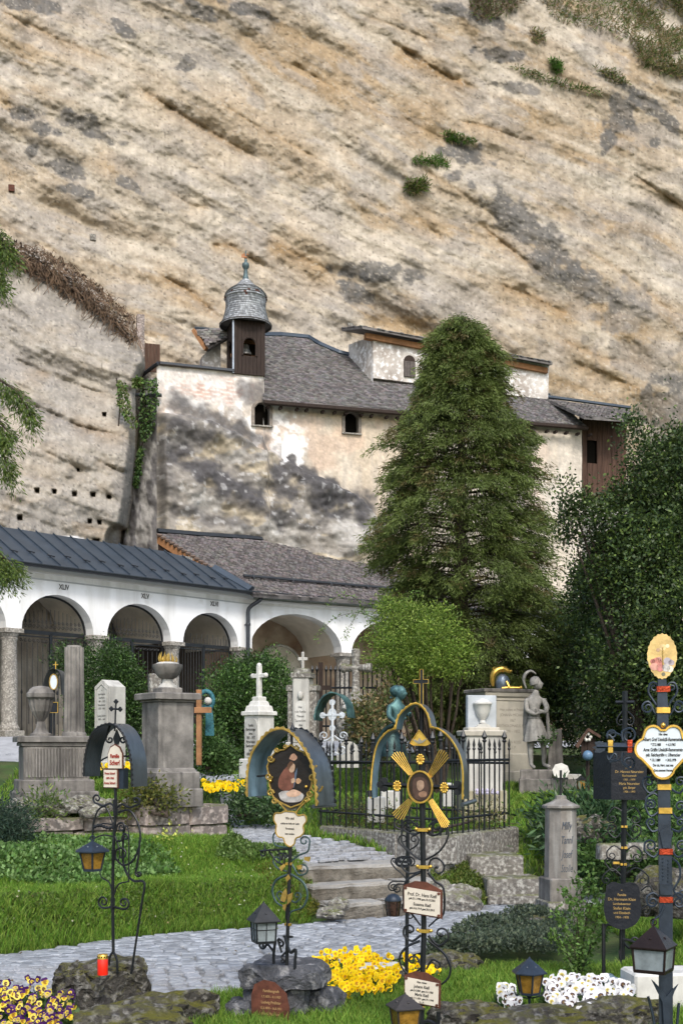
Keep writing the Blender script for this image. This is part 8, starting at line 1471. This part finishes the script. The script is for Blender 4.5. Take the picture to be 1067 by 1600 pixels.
# roofed wooden marker at right
Wm = Cross('wooden_grave_marker', 'brown roofed wooden grave marker with white blossoms and blue orb in the shade', 'grave marker', 918, 1250, 15, 5); Wm.rod('post', [(918, 1250), (918, 1140)], 3, M_wood, n=4, smooth=False)
Wm.plate('little_roof', [(898, 1166), (918, 1138), (937, 1150), (936, 1154), (918, 1143), (902, 1170)], M_woodred, t=.12, y=-.1); Wm.plate('back_board', [(908, 1180), (908, 1155), (918, 1146), (930, 1155), (930, 1180)], M_wood, t=.03)
for q in range(6): m = MB(); m.ball(Wm.L(917 + 5 * math.cos(q), 1152 + 5 * math.sin(q), -.06), .022, 6, 4); m.build('blossom', M_whitestone, Wm.root)
m = MB(); m.ball(Wm.L(917, 1181, -.08), .065, 10, 7); m.build('blue_orb', mat('blue_glass_orb', (.10, .18, .28), rough=.25, var=.2), Wm.root, smooth=60)
# ---- dark background railings below the wide arch and right of it
bf = empty('arcade_railing', P(490, 1150, 25), 'dark iron railing with tall plain cross before the wide arch', 'fence')
for i in range(15):
    x = 488 + i * 7.2; m = MB(); a_ = P(x, 1150, 25) - bf.location; h = 100 * 25 / F; m.tube([a_, a_ + Vector((0, 0, h))], .016, 5); m.lathe([(.016, h), (.035, h + .05), (.002, h + .14)], 6, a_); m.build('picket', M_iron, bf)
for y_ in (1075, 1135): m = MB(); m.tube([P(486, y_, 25) - bf.location, P(592, y_, 25) - bf.location], .02, 4); m.build('rail', M_iron, bf)
m = MB(); a_ = P(501, 1150, 24.8) - bf.location; m.box(a_ + Vector((0, 0, .75)), (.09, .06, 1.5)); m.box(a_ + Vector((0, 0, .98)), (.42, .05, .09)); m.build('wooden_cross', M_wood, bf)
gt = empty('lattice_gate', P(630, 1160, 27), 'rusty scrollwork lattice gate right of the stone cross', 'gate')
for i in range(7):
    x = 596 + i * 10; m = MB(); a_ = P(x, 1160, 27) - gt.location; m.tube([a_, a_ + Vector((0, 0, 1.6))], .014, 4); m.build('bar', M_iron, gt)
for i in range(6):
    for j in range(5):
        m = MB(); c0_ = P(601 + i * 10, 1060 + j * 20, 27) - gt.location; m.tube([c0_ + Vector((.06 * math.cos(t), 0, .10 * math.sin(t))) for t in [q * math.pi / 5 for q in range(11)]], .009, 4); m.build('scroll_ring', M_rust, gt)
# pinky column parts of arcade seen under the maple
# ---- anchor plates in the cliff
for i, (x, y) in enumerate([(18, 293), (145, 370), (547, 509)]):
    D_, _ = cliff_depth(np.array([[float(x)]]), np.array([[float(y)]])); m = MB(); m.box((0, 0, 0), (.19, .10, .19), ch=.01, rx=.1); m.lathe([(.04, 0), (.03, .07)], 8); o = m.build('anchor_plate', M_rust if i == 0 else M_granite, None, loc=P(x, y, float(D_[0, 0]) - .12), rot=(.1, 0, .2)); tag(o, ['rust red square anchor plate high on the cliff at left', 'grey square anchor plate on a pale patch of cliff', 'grey square anchor plate above the chapel roof'][i], 'anchor plate', 'rock anchor plates')

# ================================================================== FLOWERS, BUSHES, GRASS
def blossom_mesh(name, c1, c2, eye, seed=0, r=.03, mt=None):
    rg = np.random.default_rng(seed); V = []; Fq = []; C = []
    for k, (a, ln, wd) in enumerate([(90 + 32, 1.0, .62), (90 - 32, 1.0, .62), (195, .85, .6), (-15, .85, .6), (270, .95, .75)]):
        a = math.radians(a); d = np.array([math.cos(a), math.sin(a)]); s_p = np.array([-d[1], d[0]]); b = len(V); cc = c1 if k < 2 else c2; z = [.10, .10, .16, .16, .22][k]
        pts = [(0, 0, .05), (.35, .5, z), (.8, .52, z + .05), (1.0, 0, z), (.8, -.52, z + .05), (.35, -.5, z)]
        for (u, v, zz) in pts: q = d * u * ln + s_p * v * wd * 1.25; V.append((q[0] * r, -zz * r, q[1] * r))
        C += [cc, cc, cc, cc, cc, cc]
        Fq += [(b, b + 1, b + 2, b + 3), (b, b + 3, b + 4, b + 5)]
    b = len(V); V += [(0, -.30 * r, 0)] + [(.48 * r * math.cos(t), -.32 * r, .48 * r * math.sin(t) - .08 * r) for t in [i * math.pi / 3.5 for i in range(7)]]; C += [(.25, .16, .04)] + [eye] * 7; Fq += [(b, b + 1, b + 2, b + 3), (b, b + 3, b + 4, b + 5), (b, b + 5, b + 6, b + 7), (b, b + 7, b + 1, b + 1)][:3]
    return meshnp(name, V, Fq, mt or M_petal, C)
M_petal = mat('petal', attr=True, var=.1, scale=20, bump=0, rough=.6, trans=.25, spec=.2)
def pansy_bed(name, label, poly, D0, n, meshes, leafcol, seed, r_leaf=(.05, .028), zlift=.05, hump=.10, leafn=2600, D_from_ground=None, size=1.0, cat='flower bed'):
    rg = np.random.default_rng(seed); cx = sum(p[0] for p in poly) / len(poly); cy = sum(p[1] for p in poly) / len(poly); base = P(cx, cy, D0); root = empty(name, base, label, cat); xs_ = [p[0] for p in poly]; ys_ = [p[1] for p in poly]
    def samp(k):
        x = rg.uniform(min(xs_), max(xs_), k * 6); y = rg.uniform(min(ys_), max(ys_), k * 6); m_ = np.zeros(x.shape, bool)
        for i in range(len(poly)):
            x0, y0 = poly[i]; x1, y1 = poly[(i + 1) % len(poly)]
            if y0 != y1: m_ ^= ((y0 > y) != (y1 > y)) & (x < (x1 - x0) * (y - y0) / (y1 - y0) + x0)
        x, y = x[m_][:k], y[m_][:k]; D = 0 * x + D0; z_pl = base.z - hump * 0
        D = (EYE - (base.z)) * F / (y - HY); D = np.clip(D, D0 * .86, D0 * 1.2); return np.stack([(x - CX) / F * D, D, EYE - (y - HY) / F * D], -1) - np.array(base)
    p = samp(leafn); k = len(p); p[:, 2] -= rg.uniform(0, hump, k); build_leaves('foliage', [leaves(p, rg.normal(0, .7, (k, 3)) + np.array([0, -.3, .5]), rg.uniform(.6, 1.2, k) * r_leaf[0], rg.uniform(.6, 1.2, k) * r_leaf[1], colvar(k, leafcol, rg, .4), .2, seed)], M_leaf, root)
    q = samp(n)
    for i in range(len(q)):
        link('blossom', meshes[int(rg.integers(0, len(meshes)))], root, (q[i, 0], q[i, 1], q[i, 2] + rg.uniform(0, zlift)), (rg.uniform(-.9, .2), rg.uniform(-.5, .5), rg.uniform(-.7, .7)), (size * rg.uniform(.75, 1.15),) * 3)
    return root
Y1, Y2 = (.92, .68, .01), (.95, .62, .0); ye = [blossom_mesh('blossom', Y1, Y2, (.75, .38, 0), 1), blossom_mesh('blossom', Y2, (.93, .72, .03), (.7, .33, 0), 2), blossom_mesh('blossom', Y1, Y1, Y2, 3)]
pansy_bed('yellow_pansy_bed', 'dense bright yellow pansies on the grave between painted cross and central cross', [(484, 1520), (500, 1502), (540, 1498), (575, 1494), (602, 1500), (618, 1516), (628, 1530), (612, 1548), (575, 1556), (540, 1562), (512, 1556), (498, 1536)], 8.6, 290, ye, (.05, .10, .02), 1, size=.88, zlift=.08)
pansy_bed('yellow_pansy_bed', 'small yellow pansy cluster behind the lower plate of the central cross', [(628, 1500), (650, 1504), (682, 1508), (688, 1524), (672, 1534), (640, 1530)], 8.9, 45, ye, (.05, .10, .02), 2, leafn=700)
pur, yl = (.07, .015, .13), (.85, .66, .06); pm = [blossom_mesh('blossom', pur, yl, (.5, .25, .02), 4, .026), blossom_mesh('blossom', (.05, .012, .10), (.06, .015, .12), yl, 5, .026), blossom_mesh('blossom', (.80, .66, .12), (.88, .74, .15), (.05, .01, .05), 6, .026), blossom_mesh('blossom', pur, (.45, .35, .20), yl, 7, .024)]
pansy_bed('violet_pansy_bed', 'violet and yellow pansies filling the bottom left corner', [(-20, 1556), (0, 1550), (40, 1542), (75, 1552), (112, 1556), (120, 1580), (110, 1605), (60, 1640), (-20, 1640)], 6.9, 190, pm, (.045, .09, .02), 3, leafn=3200, zlift=.07)
wh, dk = (.85, .85, .87), (.03, .012, .06); wm = [blossom_mesh('blossom', wh, wh, dk, 8, .034), blossom_mesh('blossom', wh, (.80, .80, .84), dk, 9, .034), blossom_mesh('blossom', wh, wh, (.8, .7, .2), 10, .034)]
pansy_bed('white_pansy_bed', 'white pansies with dark eyes around the standing lantern', [(846, 1545), (870, 1534), (900, 1530), (940, 1540), (975, 1545), (992, 1558), (985, 1570), (960, 1580), (930, 1586), (900, 1588), (860, 1575), (848, 1560)], 7.5, 150, wm, (.05, .10, .025), 4, leafn=2600, zlift=.06)
pansy_bed('white_pansy_bed', 'few white pansies left of the standing lantern', [(770, 1552), (790, 1546), (812, 1556), (812, 1580), (792, 1578), (776, 1562)], 7.5, 26, wm, (.05, .10, .025), 5, leafn=500)
sm = [blossom_mesh('blossom', Y1, Y2, Y1, 11, .045), blossom_mesh('blossom', Y2, Y1, Y2, 12, .045)]
def zbed(name, label, poly, D0, n, meshes, seed): return pansy_bed(name, label, poly, D0, n, meshes, (.05, .10, .02), seed, leafn=500, zlift=.05, size=.75)
zbed('distant_yellow_bed', 'narrow bed of yellow flowers on the upper lawn left of the marble cross monument', [(314, 1222), (340, 1217), (378, 1219), (386, 1228), (372, 1236), (330, 1238), (316, 1232)], 16.6, 150, sm, 6)
zbed('distant_yellow_bed', 'yellow flowers glimpsed through the hood of the left cross', [(158, 1196), (215, 1194), (215, 1202), (158, 1204)], 16.8, 70, sm, 7)
lantern('standing amber glass lantern among the white pansies', 827, 1498, 1520, 1553, 27, 21, 15, 7.3, M_glassamber, 6, .1, ring=False, stem=32, flame=True)
# shrubs
crown_tree('rhododendron_bush', 'dark leafy rhododendron bush between the pillar and the black plates', Vector((3.0, 14.6, float(gnd(3.0, 14.6)))), [(885, 1290, 14.4, 36, 26, .5), (928, 1290, 14.2, 40, 38, .6), (905, 1320, 13.8, 40, 30, .5), (950, 1325, 13.6, 26, 30, .4), (860, 1280, 14.8, 16, 14, .3)], 7000, .12, .03, (.035, .075, .03), (.08, .14, .06), M_leafgloss, 41, .35, .02, 'shrub', altp=.3)
sprays('rose_bush', 'young leafy rose bush with upright stems on the grave behind the white pansies', 'shrub', P(905, 1532, 8.8), [[(905, 1532, 8.8), (903, 1480, 8.8), (895, 1430, 8.8), (880, 1392, 8.8)], [(906, 1532, 8.8), (912, 1470, 8.8), (918, 1410, 8.8), (922, 1368, 8.8)], [(904, 1532, 8.8), (898, 1490, 8.7), (880, 1450, 8.7), (868, 1425, 8.7)], [(907, 1532, 8.8), (922, 1480, 8.9), (934, 1430, 8.9), (938, 1400, 8.9)], [(905, 1532, 8.8), (915, 1500, 8.7), (930, 1470, 8.6), (948, 1455, 8.6)], [(905, 1532, 8.8), (905, 1460, 9), (908, 1400, 9), (900, 1375, 9)], [(903, 1532, 8.8), (890, 1500, 8.7), (872, 1470, 8.7), (862, 1462, 8.7)], [(906, 1530, 8.8), (916, 1440, 8.8), (935, 1395, 8.8)], [(906, 1530, 8.8), (902, 1440, 8.7), (890, 1405, 8.7)]], (.11, .20, .045), 66, .034, .020, 5, r=.005)
crown_tree('juniper_bush', 'dark low conifer shrub at the left edge beside the kerb', P(10, 1340, 12.0), [(15, 1300, 12, 36, 32, .4), (-10, 1290, 12.2, 40, 34, .4)], 7000, .05, .012, (.03, .055, .035), (.06, .09, .05), M_leaf, 43, .35, .02, 'shrub')
crown_tree('kerb_plant', 'yellow green tuft of leaves on the kerb right of the left cross', P(262, 1262, 13.0), [(225, 1240, 13.1, 28, 12, .15), (255, 1248, 13.1, 26, 10, .15), (205, 1262, 13.1, 10, 12, .1)], 1500, .05, .022, (.12, .14, .03), (.24, .22, .05), M_leaf, 44, .4, .02, 'plant')
crown_tree('fern', 'fern tuft growing in the rockery under the fluted pedestal', P(75, 1275, 12.8), [(72, 1262, 12.8, 18, 14, .12)], 700, .07, .016, (.08, .13, .03), (.16, .20, .05), M_leaf, 45, .4, .02, 'plant')
crown_tree('green_shrub', 'pale green shrub right of the wooden cross', P(325, 1190, 15.8), [(325, 1160, 15.8, 16, 30, .25), (312, 1190, 15.8, 20, 16, .2), (345, 1185, 16, 26, 20, .3)], 3000, .05, .028, (.06, .12, .03), (.13, .22, .07), M_leaf, 46, .4, .02, 'shrub')
crown_tree('low_shrub', 'dark low shrub row in front of the fence on the lawn', P(400, 1262, 15.0), [(395, 1252, 15.0, 28, 12, .25), (430, 1262, 14.6, 26, 10, .2), (365, 1275, 14.8, 14, 8, .2)], 2600, .05, .028, (.035, .07, .025), (.08, .14, .05), M_leafgloss, 47, .4, .02, 'shrub')
crown_tree('bank_shrub', 'mixed green shrubs on the bank below the distant trees at right', P(1040, 1300, 12), [(1010, 1262, 14, 36, 28, .5), (1055, 1285, 12.5, 36, 30, .5), (1040, 1350, 11, 40, 22, .4), (930, 1340, 13.2, 40, 12, .3)], 8000, .06, .03, (.06, .12, .03), (.12, .20, .05), M_leaf, 48, .4, .02, 'shrub')
crown_tree('fence_plants', 'dry tufts and small plants inside the fence plinth', P(655, 1290, 13.8), [(610, 1285, 14.2, 34, 10, .3), (755, 1280, 14.2, 34, 10, .3), (560, 1275, 14.8, 30, 10, .3)], 2200, .06, .014, (.12, .11, .04), (.08, .13, .03), M_leaf, 49, .4, .02, 'plant', altp=.4)
crown_tree('yellow_primrose', 'small pale yellow primrose in the grass before the kerb', P(265, 1320, 12.6), [(266, 1308, 12.6, 7, 9, .05)], 70, .04, .02, (.45, .50, .10), (.60, .60, .12), M_leaf, 50, .4, .01, 'flower', tw=0)
# ground cover and grass
def blades(name, regions, kind='stuff'):
    rg = np.random.default_rng(77); V = []; C = []
    for (x0, x1, y0, y1, dens, h, wd, col, alt, altp, test) in regions:
        n = int((x1 - x0) * (y1 - y0) * dens); x = rg.uniform(x0, x1, n); y = rg.uniform(y0, y1, n); px = CX + F * x / y; k = test(x, y, px) & (px > -420) & (px < 1700); x, y = x[k], y[k]; n = len(x)
        if n == 0: continue
        z = gnd(x, y) - .01; hh = h * rg.uniform(.45, 1.25, n) * (.55 + .9 * fbm(x * 2.2, y * 2.2, 5, 3)); a = rg.uniform(0, 2 * math.pi, n); lx = rg.normal(0, .35, n) * hh; ly = rg.normal(0, .35, n) * hh; w_ = wd * rg.uniform(.7, 1.3, n)
        c = colvar(n, col, rg, .3, alt, altp) * (.75 + .5 * fbm(x * 1.3, y * 1.3, 9, 3))[:, None]
        b = np.stack([x, y, z], -1); s_v = np.stack([np.cos(a) * w_, np.sin(a) * w_, 0 * a], -1); md = b + np.stack([lx * .35, ly * .35, hh * .6], -1); tp = b + np.stack([lx, ly, hh], -1)
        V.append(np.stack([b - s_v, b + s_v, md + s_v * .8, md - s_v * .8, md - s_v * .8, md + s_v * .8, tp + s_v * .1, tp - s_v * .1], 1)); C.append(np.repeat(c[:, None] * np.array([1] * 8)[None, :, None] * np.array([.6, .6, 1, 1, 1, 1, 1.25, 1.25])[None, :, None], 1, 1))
    V = np.concatenate(V); C = np.concatenate(C); n = len(V); i = np.arange(n)[:, None] * 8; Fq = np.concatenate([i + np.array([0, 1, 2, 3]), i + np.array([4, 5, 6, 7])])
    tag(link(name, meshnp(name, V.reshape(-1, 3), Fq, M_grass, C.reshape(-1, 3))), kind=kind)
fxa, fya = zip(*FE); nxa, nya = zip(*NE)
uc_x = np.array([(a[0] + b[0]) / 2 for a, b in zip(UL, UR)]); uc_y = np.array([(a[1] + b[1]) / 2 for a, b in zip(UL, UR)]); uw = np.array([math.hypot(a[0] - b[0], a[1] - b[1]) / 2 for a, b in zip(UL, UR)])
upoly = [tuple(p) for p in UL] + [tuple(p) for p in UR[::-1]]
def off_path(x, y):
    far_ = y > np.interp(x, fxa, fya) + .02 + .12 * (fbm(x * 6, y * 6, 3, 2) - .5); near_ = y < np.interp(x, nxa, nya) - .05 + .2 * (fbm(x * 5, y * 5, 4, 2) - .5); s = (y - np.interp(x, fxa, fya)); steps_ = (x > -.30) & (x < .95) & (s < 1.15) & (s > -.1)
    return (far_ | near_) & ~steps_ & ~inpoly(x, y, upoly)
GR = (.115, .225, .026); GA = (.21, .30, .05)
OUT = lambda px: (px < -60) | (px > 1130)
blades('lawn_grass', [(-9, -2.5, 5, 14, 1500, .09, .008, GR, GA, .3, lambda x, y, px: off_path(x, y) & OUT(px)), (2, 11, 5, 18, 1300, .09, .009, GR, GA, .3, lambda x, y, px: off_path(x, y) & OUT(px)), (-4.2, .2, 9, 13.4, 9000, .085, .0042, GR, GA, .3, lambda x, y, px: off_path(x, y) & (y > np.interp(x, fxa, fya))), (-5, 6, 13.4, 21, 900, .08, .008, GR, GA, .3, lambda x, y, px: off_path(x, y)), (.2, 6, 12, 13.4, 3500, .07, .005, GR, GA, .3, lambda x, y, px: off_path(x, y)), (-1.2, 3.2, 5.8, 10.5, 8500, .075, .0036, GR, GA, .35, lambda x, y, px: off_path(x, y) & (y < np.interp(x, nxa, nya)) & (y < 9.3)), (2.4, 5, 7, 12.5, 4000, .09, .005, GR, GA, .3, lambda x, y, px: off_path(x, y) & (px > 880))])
def cover(name, polyw, n, L, W, hump, cols, seed, mt=M_leaf, lab=None):
    rg = np.random.default_rng(seed); xs_ = [p[0] for p in polyw]; ys_ = [p[1] for p in polyw]; x = rg.uniform(min(xs_), max(xs_), n * 3); y = rg.uniform(min(ys_), max(ys_), n * 3); k = inpoly(x, y, polyw); x, y = x[k][:n], y[k][:n]; m_ = len(x)
    h = hump * (.35 + 1.0 * fbm(x * 2.4, y * 2.4, seed, 3)) ; z = gnd(x, y) + h * rg.uniform(.3, 1, m_) ** .6; c = colvar(m_, cols[0], rg, .35, cols[1], .3)
    tag(build_leaves(name, [leaves(np.stack([x, y, z], -1), rg.normal(0, .6, (m_, 3)) + np.array([0, 0, .6]), rg.uniform(.7, 1.3, m_) * L, rg.uniform(.7, 1.3, m_) * W, c, .2, seed)], mt), kind='stuff')
cover('ground_cover', [(.62, 9.3), (1.0, 9.2), (1.7, 9.5), (2.0, 10.4), (2.1, 11.4), (1.85, 11.7), (1.35, 10.9), (.95, 10.3)], 15000, .035, .018, .22, [(.065, .09, .06), (.12, .15, .09)], 5)
cover('lawn_weeds', [(-3.3, 10.9), (-2.2, 11.4), (-1.6, 12.0), (-1.8, 12.5), (-3.2, 12.3)], 6500, .05, .032, .13, [(.095, .19, .045), (.19, .31, .11)], 6); cover('lawn_edge_weeds', [(-3.2, 9.6), (-1.6, 11.0), (-.5, 11.75), (-.5, 12.1), (-1.8, 11.4), (-3.3, 10.1)], 5200, .035, .022, .05, [(.07, .12, .02), (.13, .17, .04)], 7)
cover('step_edge_weeds', [(-1.3, 12.6), (-.9, 12.6), (-.45, 12.9), (-.6, 13.2), (-1.2, 13.3)], 2200, .05, .03, .08, [(.08, .14, .03), (.2, .3, .1)], 8); cover('moss_and_weeds', [(-.42, 11.65), (-.2, 11.9), (-.28, 12.3), (-.42, 12.8), (-.9, 12.5), (-.7, 11.8)], 3000, .03, .018, .05, [(.13, .13, .02), (.08, .10, .02)], 9)
cover('bank_weeds', [(.95, 12.55), (1.9, 13.2), (1.85, 13.5), (1.2, 13.3), (.95, 12.95)], 2600, .035, .02, .06, [(.09, .13, .025), (.15, .17, .04)], 10)

rgl = np.random.default_rng(70); lx = rgl.uniform(-3.6, 3, 900); ly = rgl.uniform(7, 13.5, 900); kk = ~off_path(lx, ly) & (ly < np.interp(lx, fxa, fya) + .1) & (fbm(lx * 1.5, ly * 1.5, 71, 3) > .52); lx, ly = lx[kk], ly[kk]; nl_ = len(lx)
tag(build_leaves('leaf_litter', [leaves(np.stack([lx, ly, gnd(lx, ly) + .022], -1), rgl.normal(0, 1, (nl_, 3)) * np.array([1, 1, .12]), rgl.uniform(.015, .04, nl_), rgl.uniform(.008, .02, nl_), colvar(nl_, (.16, .11, .05), rgl, .4, (.10, .13, .04), .3), .15, 3)], M_leaf), kind='stuff')
lx = rgl.uniform(-3.6, .2, 420); ly = rgl.uniform(9.6, 13.2, 420); kk = off_path(lx, ly) & (ly > np.interp(lx, fxa, fya)); lx, ly = lx[kk], ly[kk]; nl_ = len(lx)
tag(build_leaves('lawn_speckle', [leaves(np.stack([lx, ly, gnd(lx, ly) + .07], -1), rgl.normal(0, 1, (nl_, 3)), .022, .018, colvar(nl_, (.55, .55, .42), rgl, .3, (.30, .22, .10), .5), .15, 5)], M_leaf), kind='stuff')
